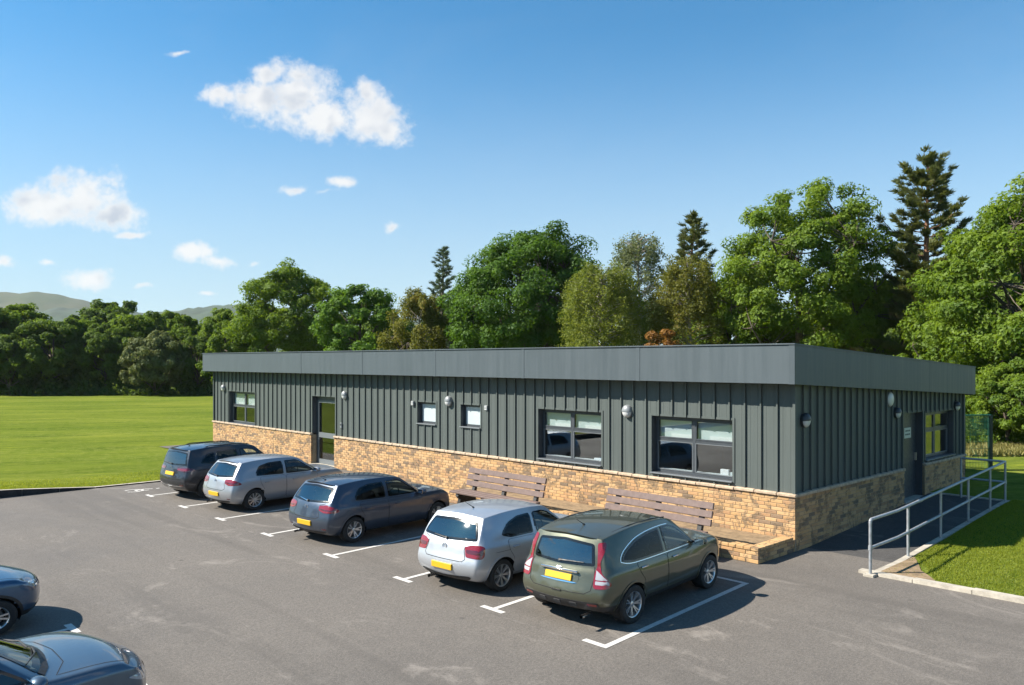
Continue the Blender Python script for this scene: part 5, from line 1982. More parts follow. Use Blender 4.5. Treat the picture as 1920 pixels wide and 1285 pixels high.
def badge(car, root, y, z, r, kind):
    p, nr = car.hit('r', (y, z), 1)
    if p is None: return
    b = empty('badge', tuple(p + nr * .004), 0, root)
    ring = [(0.0, r * math.cos(t * math.pi / 10), r * math.sin(t * math.pi / 10)) for t in range(21)]
    if kind == 'ring':
        MB().tube(ring, r * .12, 6, caps=False).build('ring', CM['chrome'], b, smooth=True)
        for nm, pts in (('upper_letter', [(-.35, .80), (0, .10), (.35, .80)]), ('lower_letter', [(-.78, .35), (-.38, -.72), (0, -.02), (.38, -.72), (.78, .35)])):
            MB().tube([(0, -q[0] * r, q[1] * r) for q in pts], r * .09, 5).build(nm, CM['chrome'], b)
    else:
        w, h = r * 1.0, r * .85
        sq = [(-w, h), (w, h), (w * .8, -h), (-w * .8, -h), (-w, h)]
        MB().tube([(0, -a, c) for a, c in sq], r * .12, 6).build('ring', CM['chrome'], b)
        MB().tube([(0, r * .55, h * .75), (0, r * .42, -h * .75)], r * .12, 6).tube([(0, -r * .55, h * .75), (0, -r * .42, -h * .75)], r * .12, 6).tube([(0, -r * .5, 0), (0, r * .5, 0)], r * .12, 6).build('letter', CM['chrome'], b)


def plate(car, root, z, y=0.0, recess=None, w=.26, h=.058):
    if recess:
        poly = catmull([(y - w - recess, z - h - .03), (y + w + recess, z - h - .03), (y + w + recess * .7, z + h + .04), (y - w - recess * .7, z + h + .04)], 4)
        car.add_patch('plate_recess', car.paint, root, 'r', 1, poly, .004, .06)
    p, nr = car.hit('r', (y, z), 1)
    n = Vector((nr.x, 0, nr.z)).normalized()
    o = MB().box(-.006, .03, -w, w, -h, h, bev=.004).build('number_plate', CM['plate'], root)
    o.location = p + n * .012
    o.rotation_euler = (0, math.asin(max(-1, min(1, n.z))), 0)


def common_parts(car, root, S, paint, side_windows, rear_win, wind, doors, handles, privacy=True, mirror_paint=None, n_win=6):
    for sgn in (-1, 1):
        for k, (pts, dark) in enumerate(side_windows):
            car.window('side_window', root, 's', sgn, pts, CM['privacy'] if dark else CM['glass'], n_win, .030)
        for pts in doors:
            d = car.add_patch('door', paint, root, 's', sgn, roundpoly(pts, 4, .08), .0045, .07, thick=.004)
            car.line('door_gap', d, 's', sgn, roundpoly(pts, 4, .08), .013, CM['seam'], .0026, closed=True)
        for (x, z, chrome) in handles:
            p, nr = car.hit('s', (x, z), sgn)
            o = MB().box(-.095, .095, -.012, .016, -.016, .016, bev=.008).build('door_handle', CM['chrome'] if chrome else paint, root, smooth=True)
            o.location = p + nr * .018
            o.rotation_euler = (0, 0, math.atan2(nr.y, nr.x) - math.pi / 2)
        mirror_part(root, S, sgn, mirror_paint or paint)
        for x in (S['xr'], S['xf']):
            make_wheel(root, S, x, sgn * (S['W'] / 2 * .985 - .115), sgn, S['spokes'])
    car.window('rear_window', root, 'r', 1, rear_win, CM['rear_glass'], n_win, .045)
    # foot of the windscreen: where the bonnet turns up into the glass
    foot = []
    for k in range(9):
        y = S['W'] / 2 * .76 * (k / 4 - 1)
        z = S['H'] - .12
        while z > S['belt'] - .05:
            p, nr = car.hit('f', (y, z), 1)
            if p is None or abs(nr.z) > .88 and z < S['belt'] + .18: break
            z -= .006
        foot.append((y, z + .022))
    S['foot'] = foot
    car.window('windscreen', root, 'f', 1, foot + [q for q in wind[3:]], CM['glass'], n_win, .05)


def rear_wiper(car, root, y0, z0, y1, z1, paint=None):
    a, na = car.hit('r', (y0, z0), 1); b, nb = car.hit('r', (y1, z1), 1)
    w = empty('rear_wiper', tuple(a), 0, root)
    MB().tube([Vector((0, 0, 0)) + na * .03, (b - a) + nb * .022], [.016, .007], 6).build('arm', paint or CM['plastic'], w, smooth=True)
    MB().tube([(0, 0, 0), na * .04], .024, 8).build('pivot', CM['plastic'], w, smooth=True)


def aerial(car, root, x, l=.28):
    p, n = car.hit('t', (x, 0), 1)
    a = empty('aerial', tuple(p), 0, root)
    MB().tube([(0, 0, -.005), (-.012, 0, .02)], [.028, .014], 8).build('base', CM['plastic'], a, smooth=True)
    MB().tube([(-.008, 0, .012), (-l * .85, 0, l * .55)], [.0075, .004], 6).build('rod', CM['plastic'], a, smooth=True)


def lamp(car, root, name, hints, deg, m, off=.008, n=4, grid=.035, thick=.012, rad=.03):
    h, d = diag_poly(car, hints, deg)
    corner = [(p[0], p[1], len(q) > 4 and q[4]) if False else p for p, q in zip(h, hints)]
    return car.add_patch(name, m, root, 'd', 1, roundpoly(corner, 4, rad), off, grid, diag=d, thick=thick)


def exhaust(root, x, y, z):
    MB().tube([(x - .10, y, z), (x + .15, y, z)], .032, 12, caps=False).tube([(x - .10, y, z), (x + .1, y, z)], .026, 12, caps=False).build('exhaust', CM['chrome'], root, smooth=True)


def spoiler(car, root, x0, x1, wy, m, z=None):
    """roof lip over the rear window"""
    v, f = [], []
    ys = [wy * (k / 6 - 1) for k in range(13)]
    for y in ys:
        p1, _ = car.hit('t', (x1, y), 1); pz, _ = car.hit('t', (x1 - .02, y), 1)
        t = 1 - (abs(y) / wy) ** 4 * .35
        v += [(x1, y, p1.z + .003), (x1 - (x1 - x0) * t, y, p1.z - .012 - .012 * (abs(y) / wy) ** 2), (x1 - (x1 - x0) * t + .015, y, p1.z - .040), (x1 + .06, y, p1.z - .050)]
    for i in range(12):
        for k in range(3): f.append((i * 4 + k, (i + 1) * 4 + k, (i + 1) * 4 + k + 1, i * 4 + k + 1))
    o = MB().add(v, f).build('roof_spoiler', m, root, smooth=True)
    bm = bmesh.new(); bm.from_mesh(o.data); bmesh.ops.recalc_face_normals(bm, faces=bm.faces); bm.to_mesh(o.data); bm.free()


def front_details(car, root, S, z_lamp, z_grille, paint):
    L = S['L']; hw = S['W'] / 2
    for s in (-1, 1):
        sd = 1 if s > 0 else -1
        xs = L - .55
        hints = [('s', xs + .02, z_lamp + .055, s), ('s', xs + .20, z_lamp - .035, s), ('f', s * hw * .70, z_lamp - .085), ('f', s * hw * .46, z_lamp - .07), ('f', s * hw * .48, z_lamp + .005), ('f', s * hw * .70, z_lamp + .05)]
        d = 180 + 40 * s
        h, dd = diag_poly(car, hints, d)
        o = car.add_patch('headlight', CM['head'], root, 'd', 1, roundpoly(h, 4, .05), .007, .035, diag=dd, thick=.010)
        cx = sum(q[0] for q in h) / len(h); cz = sum(q[1] for q in h) / len(h)
        for t in (-.07, .07):
            poly = [Vector((cx + t + .036 * math.cos(a * math.pi / 7), cz + .036 * math.sin(a * math.pi / 7))) for a in range(14)]
            car.add_patch('reflector', CM['chrome'], o, 'd', 1, poly, .0095, .02, diag=dd)
    car.add_patch('grille', CM['plastic'], root, 'f', 1, catmull([(-hw * .44, z_grille + .04), (hw * .44, z_grille + .04), (hw * .40, z_grille - .06), (-hw * .40, z_grille - .06)], 5), .006, .05)
    car.add_patch('lower_grille', CM['plastic'], root, 'f', 1, catmull([(-hw * .62, .42), (hw * .62, .42), (hw * .52, .28), (-hw * .52, .28)], 5), .006, .05)
    # bonnet outline
    pts = [(L - .30, -hw * .70), (L - .55, -hw * .80), (S['cowl'] - .05, -hw * .82), (S['cowl'] + .12, -hw * .5), (S['cowl'] + .16, 0), (S['cowl'] + .12, hw * .5), (S['cowl'] - .05, hw * .82), (L - .55, hw * .80), (L - .30, hw * .70)]
    car.line('bonnet_gap', root, 't', 1, pts, .010)
    # wipers along the foot of the windscreen
    ft = S['foot']
    zb = ft[4][1] - .004
    pts = []
    for y, z in ft:
        p, _ = car.hit('f', (y, z - .012), 1)
        if p is not None: pts.append((p.x + .02, y))
    car.line('scuttle', root, 't', 1, pts, .07, CM['plastic'], .006)
    for (y0, y1) in ((.02, -.60), (.52, -.06)):
        a, na = car.hit('f', (y0, zb + .006), 1); b, nb = car.hit('f', (y1, zb + .05), 1)
        if a is None or b is None: continue
        w = empty('wiper', tuple(a), 0, root)
        mid, nm = car.hit('f', ((y0 + y1) / 2, zb + .03), 1)
        MB().tube([na * .02, (mid - a) + nm * .035, (b - a) + nb * .018], [.012, .010, .007], 6).build('arm', CM['plastic'], w, smooth=True)


def build_car(kind, paint, label, category, loc, heading, scale, front=False, zs=1.0):
    S = SPECS[kind]
    car = Car(S, paint)
    root = empty({'golf': 'hatchback', 'golf_many': 'hatchback', 'polo': 'hatchback', 'suv': 'off_roader', 'crv': 'estate_car'}[kind], loc, heading)
    root.scale = (scale, scale, scale * {'crv': .875, 'suv': .925, 'polo': .945, 'golf': .955, 'golf_many': .955}[kind] * zs)
    tag(root, label, category, 'cars parked in the bays')
    hw = S['W'] / 2
    if kind in ('golf', 'golf_many'):
        common_parts(car, root, S, paint,
            [([(.86, 1.005), (1.74, .985), (1.74, 1.365), (1.30, 1.355), (1.00, 1.285), (.88, 1.15)], True), ([(1.84, .985), (2.78, .985), (2.70, 1.06), (2.33, 1.32), (2.20, 1.358), (1.84, 1.365)], False)],
            [(-.70, 1.01), (0, .985), (.70, 1.01), (.66, 1.15), (.585, 1.335), (0, 1.372), (-.585, 1.335), (-.66, 1.15)],
            [(-.68, .985), (0, .99), (.68, .985), (.60, 1.18), (.53, 1.33), (0, 1.375), (-.53, 1.33), (-.60, 1.18)],
            [[(1.10, .60), (1.05, .45), (1.15, .30), (1.78, .28), (1.79, .95), (.96, .965), (.98, .78)], [(1.81, .28), (2.70, .28), (2.84, .50), (2.88, .80), (2.86, .93), (1.81, .95)]],
            [(1.18, .80, False), (2.10, .80, False)])
        for s in (-1, 1):
            o = lamp(car, root, 'tail_light', [('r', s * .44, .93), ('r', s * .46, .83), ('r', s * .62, .78), ('s', .30, .785, s), ('s', .40, .82, s), ('s', .32, .89, s), ('r', s * .66, .965)], -s * 38, CM['red'])
            lamp(car, o, 'lamp_band', [('r', s * .47, .875), ('r', s * .48, .85), ('r', s * .66, .825), ('s', .27, .82, s), ('s', .27, .85, s), ('r', s * .66, .86)], -s * 38, CM['red_dark'], off=.0105, thick=0)
            lamp(car, root, 'reflector', [('r', s * .58, .405), ('r', s * .58, .375), ('r', s * .72, .38), ('r', s * .72, .405)], -s * 38, CM['red_dark'], thick=.004, n=2)
        # tailgate outline, ledge and bumper joint
        car.line('tailgate_gap', root, 'r', 1, [(-.60, .99), (-.46, .95), (-.44, .82), (-.50, .68), (-.40, .63), (.40, .63), (.50, .68), (.44, .82), (.46, .95), (.60, .99)], .012)
        plate(car, root, .505)
        badge(car, root, 0, .875, .052, 'ring')
        rear_wiper(car, root, 0.0, 1.005, .36, 1.045, CM['chrome'] if kind == 'golf' else None)
        spoiler(car, root, .40, .58, .55, paint)
        exhaust(root, .16, .42, .215)
        car.add_patch('bumper_insert', CM['plastic'], root, 'r', 1, catmull([(-.62, .33), (-.55, .275), (0, .265), (.55, .275), (.62, .33), (0, .315)], 5), .005, .05)
        if kind == 'golf': aerial(car, root, .62, .10)
    elif kind == 'polo':
        common_parts(car, root, S, paint,
            [([(.78, 1.06), (1.02, .995), (1.66, .985), (1.66, 1.37), (1.30, 1.36), (1.02, 1.28), (.86, 1.17)], True), ([(1.76, .985), (2.68, .985), (2.58, 1.06), (2.24, 1.31), (2.08, 1.36), (1.76, 1.37)], False)],
            [(-.69, 1.015), (0, .985), (.69, 1.015), (.65, 1.15), (.565, 1.335), (0, 1.372), (-.565, 1.335), (-.65, 1.15)],
            [(-.67, .985), (0, .99), (.67, .985), (.59, 1.18), (.52, 1.33), (0, 1.375), (-.52, 1.33), (-.59, 1.18)],
            [[(1.06, .60), (1.00, .45), (1.10, .30), (1.70, .28), (1.71, .95), (.90, .97), (.92, .78)], [(1.73, .28), (2.58, .28), (2.72, .50), (2.76, .80), (2.74, .93), (1.73, .95)]],
            [(1.10, .82, False), (2.00, .82, False)])
        for s in (-1, 1):
            o = lamp(car, root, 'tail_light', [('r', s * .47, .90), ('r', s * .53, .72), ('s', .24, .70, s), ('s', .29, .75, s), ('s', .33, .91, s), ('s', .27, .945, s), ('r', s * .60, .945)], -s * 40, CM['red'], n=2)
            lamp(car, o, 'lamp_band', [('r', s * .51, .855), ('r', s * .53, .79), ('s', .25, .77, s), ('s', .28, .80, s), ('s', .28, .86, s)], -s * 40, CM['red_dark'], off=.0105, thick=0, n=2)
        car.line('tailgate_gap', root, 'r', 1, [(-.62, 1.0), (-.47, .955), (-.47, .84), (-.52, .68), (-.46, .63), (.46, .63), (.52, .68), (.47, .84), (.47, .955), (.62, 1.0)], .012)
        plate(car, root, .50)
        badge(car, root, 0, .86, .055, 'ring')
        rear_wiper(car, root, 0, 1.005, .34, 1.03)
        spoiler(car, root, .46, .58, .54, paint)
        car.add_patch('bumper_insert', CM['plastic'], root, 'r', 1, catmull([(-.60, .36), (-.50, .265), (0, .25), (.50, .265), (.60, .36), (0, .325)], 5), .005, .05)
        exhaust(root, .16, .38, .215)
        aerial(car, root, .86)
        car.line('body_crease', root, 's', -1, [(.55, .78), (1.5, .775), (2.6, .765)], .006, CM['seam'], .0018)
    elif kind == 'suv':
        common_parts(car, root, S, paint,
            [([(.62, 1.17), (.95, 1.115), (1.10, 1.115), (1.10, 1.50), (.86, 1.46), (.68, 1.30)], True), ([(1.17, 1.11), (1.86, 1.10), (1.86, 1.545), (1.17, 1.52)], True), ([(1.96, 1.10), (2.92, 1.10), (2.82, 1.18), (2.46, 1.48), (2.30, 1.53), (1.96, 1.545)], False)],
            [(-.73, 1.13), (0, 1.11), (.73, 1.13), (.69, 1.30), (.62, 1.52), (0, 1.56), (-.62, 1.52), (-.69, 1.30)],
            [(-.72, 1.10), (0, 1.11), (.72, 1.10), (.64, 1.32), (.56, 1.51), (0, 1.56), (-.56, 1.51), (-.64, 1.32)],
            [[(1.22, .72), (1.16, .55), (1.26, .42), (1.90, .40), (1.91, 1.07), (1.10, 1.08), (1.12, .90)], [(1.93, .40), (2.86, .40), (3.00, .62), (3.03, .92), (3.00, 1.05), (1.93, 1.07)]],
            [(1.28, .93, False), (2.22, .93, False)], n_win=4)
        for s in (-1, 1):
            o = lamp(car, root, 'tail_light', [('r', s * .36, 1.035), ('r', s * .38, .95), ('r', s * .62, .93), ('s', .30, .93, s), ('s', .44, .97, s), ('s', .36, 1.03, s), ('r', s * .66, 1.06)], -s * 38, CM['red_dark'])
            lamp(car, o, 'lamp_band', [('r', s * .40, 1.0), ('r', s * .42, .975), ('r', s * .62, .97), ('s', .28, .975, s), ('s', .28, 1.005, s), ('r', s * .64, 1.01)], -s * 38, CM['red'], off=.0105, thick=0)
            MB().tube([(.85, s * .60, 1.652), (1.0, s * .615, 1.70), (1.9, s * .61, 1.705), (2.35, s * .585, 1.665)], .016, 8).build('roof_rail', CM['plastic'], root, smooth=True)
        if not front:
            car.line('tailgate_gap', root, 'r', 1, [(-.63, 1.12), (-.38, 1.05), (-.39, .93), (-.56, .78), (-.50, .70), (.50, .70), (.56, .78), (.39, .93), (.38, 1.05), (.63, 1.12)], .012)
            plate(car, root, .84, w=.26)
            badge(car, root, 0, 1.02, .055, 'ring')
            rear_wiper(car, root, 0, 1.14, .38, 1.17)
            spoiler(car, root, .26, .46, .56, paint)
            car.add_patch('bumper_trim', CM['chrome'], root, 'r', 1, catmull([(-.60, .455), (0, .445), (.60, .455), (.60, .435), (0, .425), (-.60, .435)], 3), .006, .05)
            car.add_patch('bumper_insert', CM['plastic'], root, 'r', 1, catmull([(-.64, .60), (0, .59), (.64, .60), (.66, .50), (0, .49), (-.66, .50)], 4), .005, .05)
            for s in (-1, 1):
                lamp(car, root, 'reflector', [('r', s * .56, .50), ('r', s * .56, .465), ('r', s * .72, .465), ('r', s * .72, .50)], -s * 38, CM['red_dark'], thick=.004, n=2)
            aerial(car, root, .70, .12)
    elif kind == 'crv':
        win = [(.66, 1.17), (.95, 1.115), (1.40, 1.105), (1.92, 1.10), (1.92, 1.55), (1.55, 1.535), (1.15, 1.47), (.82, 1.34), (.68, 1.23)]
        win2 = [(2.0, 1.10), (2.98, 1.10), (2.90, 1.17), (2.50, 1.47), (2.30, 1.54), (2.0, 1.553)]
        common_parts(car, root, S, paint, [(win, True), (win2, False)],
            [(-.60, 1.13), (0, 1.105), (.60, 1.13), (.575, 1.30), (.535, 1.50), (0, 1.55), (-.535, 1.50), (-.575, 1.30)],
            [(-.72, 1.10), (0, 1.11), (.72, 1.10), (.64, 1.32), (.55, 1.51), (0, 1.56), (-.55, 1.51), (-.64, 1.32)],
            [[(1.25, .72), (1.18, .55), (1.28, .42), (1.95, .40), (1.96, 1.06), (1.02, 1.08), (1.10, .90)], [(1.98, .40), (2.90, .40), (3.03, .62), (3.07, .92), (3.05, 1.04), (1.98, 1.06)]],
            [(1.20, .98, True), (2.22, .97, True)], n_win=5)
        outline = [(.62, 1.165), (.95, 1.098), (2.0, 1.085), (2.98, 1.085)]
        arc = [(.62, 1.165), (.655, 1.25), (.79, 1.355), (1.13, 1.49), (1.55, 1.557), (2.0, 1.575), (2.3, 1.56)]
        for sgn in (-1, 1):
            car.line('window_trim', root, 's', sgn, [tuple(q) for q in catmull(outline + outline[::-1], 6)[:18]], .011, CM['chrome'], .006)
            sm = catmull(arc + arc[::-1], 6)[:len(arc) * 6 - 6]
            car.line('window_trim', root, 's', sgn, [tuple(q) for q in sm], .012, CM['chrome'], .006)
        for s in (-1, 1):
            o = lamp(car, root, 'tail_light', [('r', s * .585, 1.53), ('r', s * .645, 1.12), ('r', s * .62, 1.02), ('r', s * .63, .80), ('r', s * .66, .76), ('s', .26, .77, s), ('s', .34, .84, s), ('s', .25, 1.02, s), ('s', .29, 1.20, s), ('s', .44, 1.48, s), ('s', .45, 1.54, s)], -s * 40, CM['red'], rad=.05)
            lamp(car, o, 'clear_lens', [('r', s * .640, 1.07), ('r', s * .652, .91), ('s', .275, .91, s), ('s', .245, 1.07, s)], -s * 40, CM['clear'], off=.0105, thick=0, rad=.02)
            lamp(car, o, 'clear_lens', [('r', s * .655, .89), ('r', s * .660, .83), ('s', .285, .83, s), ('s', .28, .89, s)], -s * 40, CM['clear'], off=.0105, thick=0, rad=.015)
            lamp(car, root, 'reflector', [('r', s * .54, .485), ('r', s * .54, .445), ('r', s * .70, .445), ('r', s * .70, .485)], -s * 42, CM['red'], thick=.004, n=2)
        car.line('tailgate_gap', root, 'r', 1, [(-.60, 1.12), (-.63, .95), (-.60, .72), (-.50, .655), (.50, .655), (.60, .72), (.63, .95), (.60, 1.12)], .012)
        plate(car, root, .895, recess=.05)
        o = MB().box(-.02, .02, -.36, .36, -.022, .022, bev=.01).build('chrome_bar', CM['chrome'], root, smooth=True)
        p, nr = car.hit('r', (0, 1.005), 1); o.location = p + nr * .012
        badge(car, root, 0, 1.012, .045, 'letter')
        car.add_patch('plate_surround', CM['chrome'], root, 'r', 1, catmull([(-.30, .826), (.30, .826), (.29, .806), (-.29, .806)], 2), .012, .05)
        rear_wiper(car, root, .02, 1.16, -.42, 1.175)
        spoiler(car, root, .31, .50, .55, paint)
        exhaust(root, .13, -.50, .265)
        for k in (-.30, 0, .30):
            car.add_patch('bumper_pad', CM['trim'], root, 'r', 1, catmull([(k - .06, .47), (k + .06, .47), (k + .05, .40), (k - .05, .40)], 3), .016, .05, thick=.02)
        car.add_patch('bumper_step', CM['plastic'], root, 'r', 1, catmull([(-.72, .50), (-.60, .515), (0, .515), (.60, .515), (.72, .50), (.66, .38), (0, .36), (-.66, .38)], 4), .007, .05, thick=.01)
        p, nr = car.hit('r', (0, .60), 1)
        MB().box(p.x - .012, p.x + .01, -.09, .09, .645, .665).build('tailgate_pull', CM['plastic'], root)
        for s in (-1, 1):
            MB().tube([(.75, s * .585, 1.645), (1.2, s * .61, 1.70), (1.9, s * .61, 1.705), (2.4, s * .585, 1.655)], .012, 6).build('roof_strip', CM['plastic'], root, smooth=True)
        aerial(car, root, .80, .26)
    smooth_arch(car, root, CM['plastic'] if S.get('plastic_sill') and kind == 'suv' else paint, .035 if kind != 'suv' else .05)
    if front:
        front_details(car, root, S, {'suv': .86, 'golf_many': .70, 'golf': .70, 'polo': .70}[kind], {'suv': .80, 'golf_many': .62, 'golf': .62, 'polo': .62}[kind], paint)
    car_interior(root, S)
    car.finish(root)
    return root


def place(kind, paint, label, cat, u_right_rear, w_axle, du=.085, scale=.89, **kw):
    """put a car so that its right rear tyre stands at the measured spot of the site frame"""
    S = SPECS[kind]
    ang = math.atan(du)
    hd = YAW + ang
    fwd = Vector((math.cos(ang), math.sin(ang)))            # in (w, u)
    left = Vector((-math.sin(ang), math.cos(ang)))
    yy = (S['W'] / 2 * .985 - .115 + .10) * scale
    o = Vector((w_axle, u_right_rear - .07)) - fwd * S['xr'] * scale + left * yy
    return build_car(kind, paint, label, cat, site(o.x, o.y, 0.0), hd, scale, **kw)


P_OLIVE = paint_mat('olive_green_paint', (0.082, 0.086, 0.058), .6, .32)
P_SILVER = paint_mat('silver_paint', (0.40, 0.42, 0.45), .6, .38)
P_CHAR = paint_mat('charcoal_blue_paint', (0.042, 0.058, 0.088), .6, .32)
P_GREY = paint_mat('warm_grey_paint', (0.33, 0.345, 0.37), .65, .34)
P_BLACK = paint_mat('blue_black_paint', (0.012, 0.015, 0.024), .35, .3)
P_BLUE = paint_mat('deep_blue_paint', (0.030, 0.075, 0.140), .55, .3)
P_SLATE = paint_mat('slate_blue_paint', (0.070, 0.105, 0.145), .6, .3)

place('crv', P_OLIVE, 'olive green tall estate car with upright red tail lights', 'car', -0.40, -5.74, .10)
place('polo', P_SILVER, 'bright silver hatchback beside the olive green car', 'car', 2.06, -6.00)
place('golf', P_CHAR, 'charcoal blue hatchback in front of the long brick wall', 'car', 6.72, -5.82, .08)
place('golf_many', P_GREY, 'pale grey hatchback between the black and charcoal cars', 'car', 11.52, -5.65)
place('suv', P_BLACK, 'blue-black off-roader farthest from the camera, roof rails on top', 'car', 14.08, -5.72)
place('suv', P_BLUE, 'blue off-roader nose at the picture edge, clear headlamp', 'car', 5.02, -14.88, front=True, zs=.84)
place('golf_many', P_SLATE, 'slate blue hatchback nearest the camera, only bonnet and windscreen showing', 'car', 0.56, -14.81, front=True)
# ------------------------------------------------------------------ trees, shrubs, hills
def leaf_mat(name, dark, light, trans=0.35, warm=None):
    m = bpy.data.materials.new(name); m.use_nodes = True
    t = m.node_tree; t.nodes.clear(); g = NT(t)
    out = g.n('ShaderNodeOutputMaterial')
    at = g.n('ShaderNodeAttribute', attribute_name='tint').outputs['Fac']
    rnd_ = g.n('ShaderNodeObjectInfo').outputs['Random']
    c = g.mix(at, (*dark, 1), (*light, 1))
    if warm:
        c = g.mix(g.ramp(at, 0.80, 1.0, 0.0, 0.7), c, (*warm, 1))
    c = g.mix(g.math('MULTIPLY', rnd_, 0.30), c, tuple(x * 0.72 for x in dark) + (1,))
    df = g.n('ShaderNodeBsdfDiffuse'); g.put(df.inputs[0], c)
    tr = g.n('ShaderNodeBsdfTranslucent')
    ct = g.mix(0.5, c, tuple(min(1.0, x * k) for x, k in zip(light, (1.5, 1.5, 0.7))) + (1,))
    g.put(tr.inputs[0], ct)
    gl = g.n('ShaderNodeBsdfGlossy'); gl.inputs['Roughness'].default_value = 0.6; gl.inputs[0].default_value = (0.9, 0.95, 0.9, 1)
    a = g.n('ShaderNodeMixShader'); a.inputs[0].default_value = trans
    g.put(a.inputs[1], df.outputs[0]); g.put(a.inputs[2], tr.outputs[0])
    b = g.n('ShaderNodeMixShader'); b.inputs[0].default_value = 0.014
    g.put(b.inputs[1], a.outputs[0]); g.put(b.inputs[2], gl.outputs[0])
    t.links.new(b.outputs[0], out.inputs[0])
    return m


BARK = mat('bark', (0.075, 0.058, 0.042), 0.9, var=0.35, vscale=4.0, bump=0.8, bscale=14.0)
PBARK = mat('pine_bark', (0.17, 0.085, 0.045), 0.9, var=0.35, vscale=4.0, bump=0.8, bscale=14.0)
BIRCH = mat('birch_bark', (0.24, 0.215, 0.18), 0.85, var=0.4, vscale=6.0, bump=0.4, bscale=14.0)
LEAF = {
    'sycamore': leaf_mat('sycamore_leaves', (0.034, 0.088, 0.008), (0.100, 0.185, 0.014), .42),
    'bright': leaf_mat('bright_leaves', (0.056, 0.112, 0.008), (0.168, 0.238, 0.016), .45),
    'lime': leaf_mat('fresh_leaves', (0.058, 0.130, 0.012), (0.150, 0.255, 0.026), .45),
    'olive': leaf_mat('olive_leaves', (0.085, 0.098, 0.014), (0.185, 0.180, 0.026), .42, (0.26, 0.15, 0.03)),
    'birch': leaf_mat('birch_leaves', (0.095, 0.130, 0.018), (0.210, 0.235, 0.038), .45),
    'greybirch': leaf_mat('grey_birch_leaves', (0.085, 0.115, 0.050), (0.170, 0.190, 0.085), .4),
    'wood': leaf_mat('woodland_leaves', (0.044, 0.090, 0.012), (0.140, 0.205, 0.026), .5),
    'hazel': leaf_mat('hazel_leaves', (0.080, 0.110, 0.036), (0.180, 0.195, 0.070), .3),
    'pine': leaf_mat('pine_needles', (0.060, 0.086, 0.028), (0.165, 0.172, 0.050), .3),
    'spruce': leaf_mat('blue_needles', (0.060, 0.100, 0.066), (0.130, 0.170, 0.095), .25),
    'copper': leaf_mat('copper_leaves', (0.17, 0.075, 0.018), (0.30, 0.150, 0.030), .35),
}


def leaf_tris(centres, normals, sizes, rs, stretch=1.4, along=None):
    """one small blade for each leaf or leaf tip"""
    n = len(centres)
    nrm = normals / (np.linalg.norm(normals, axis=1, keepdims=True) + 1e-9)
    ref = rs.normal(size=(n, 3)) if along is None else along + rs.normal(size=(n, 3)) * .25
    if along is None:
        a = np.cross(nrm, ref)
    else:
        a = ref
    a /= (np.linalg.norm(a, axis=1, keepdims=True) + 1e-9)
    b = np.cross(nrm, a); b /= (np.linalg.norm(b, axis=1, keepdims=True) + 1e-9)
    s = sizes[:, None]
    v = np.empty((n, 3, 3), np.float32)
    v[:, 0] = centres + a * s * stretch * .6
    v[:, 1] = centres - a * s * stretch * .4 + b * s * .48
    v[:, 2] = centres - a * s * stretch * .4 - b * s * .48
    return v.reshape(-1, 3), np.arange(n * 3, dtype=np.int32).reshape(n, 3)


def branch_mesh(name, segs, material):
    """tapered limbs: list of (points, radii)"""
    mb = MB()
    for pts, rad in segs:
        mb.tube(pts, rad, 7 if max(rad) > .06 else 4, caps=False)
    return mb.mesh(name, material, True)


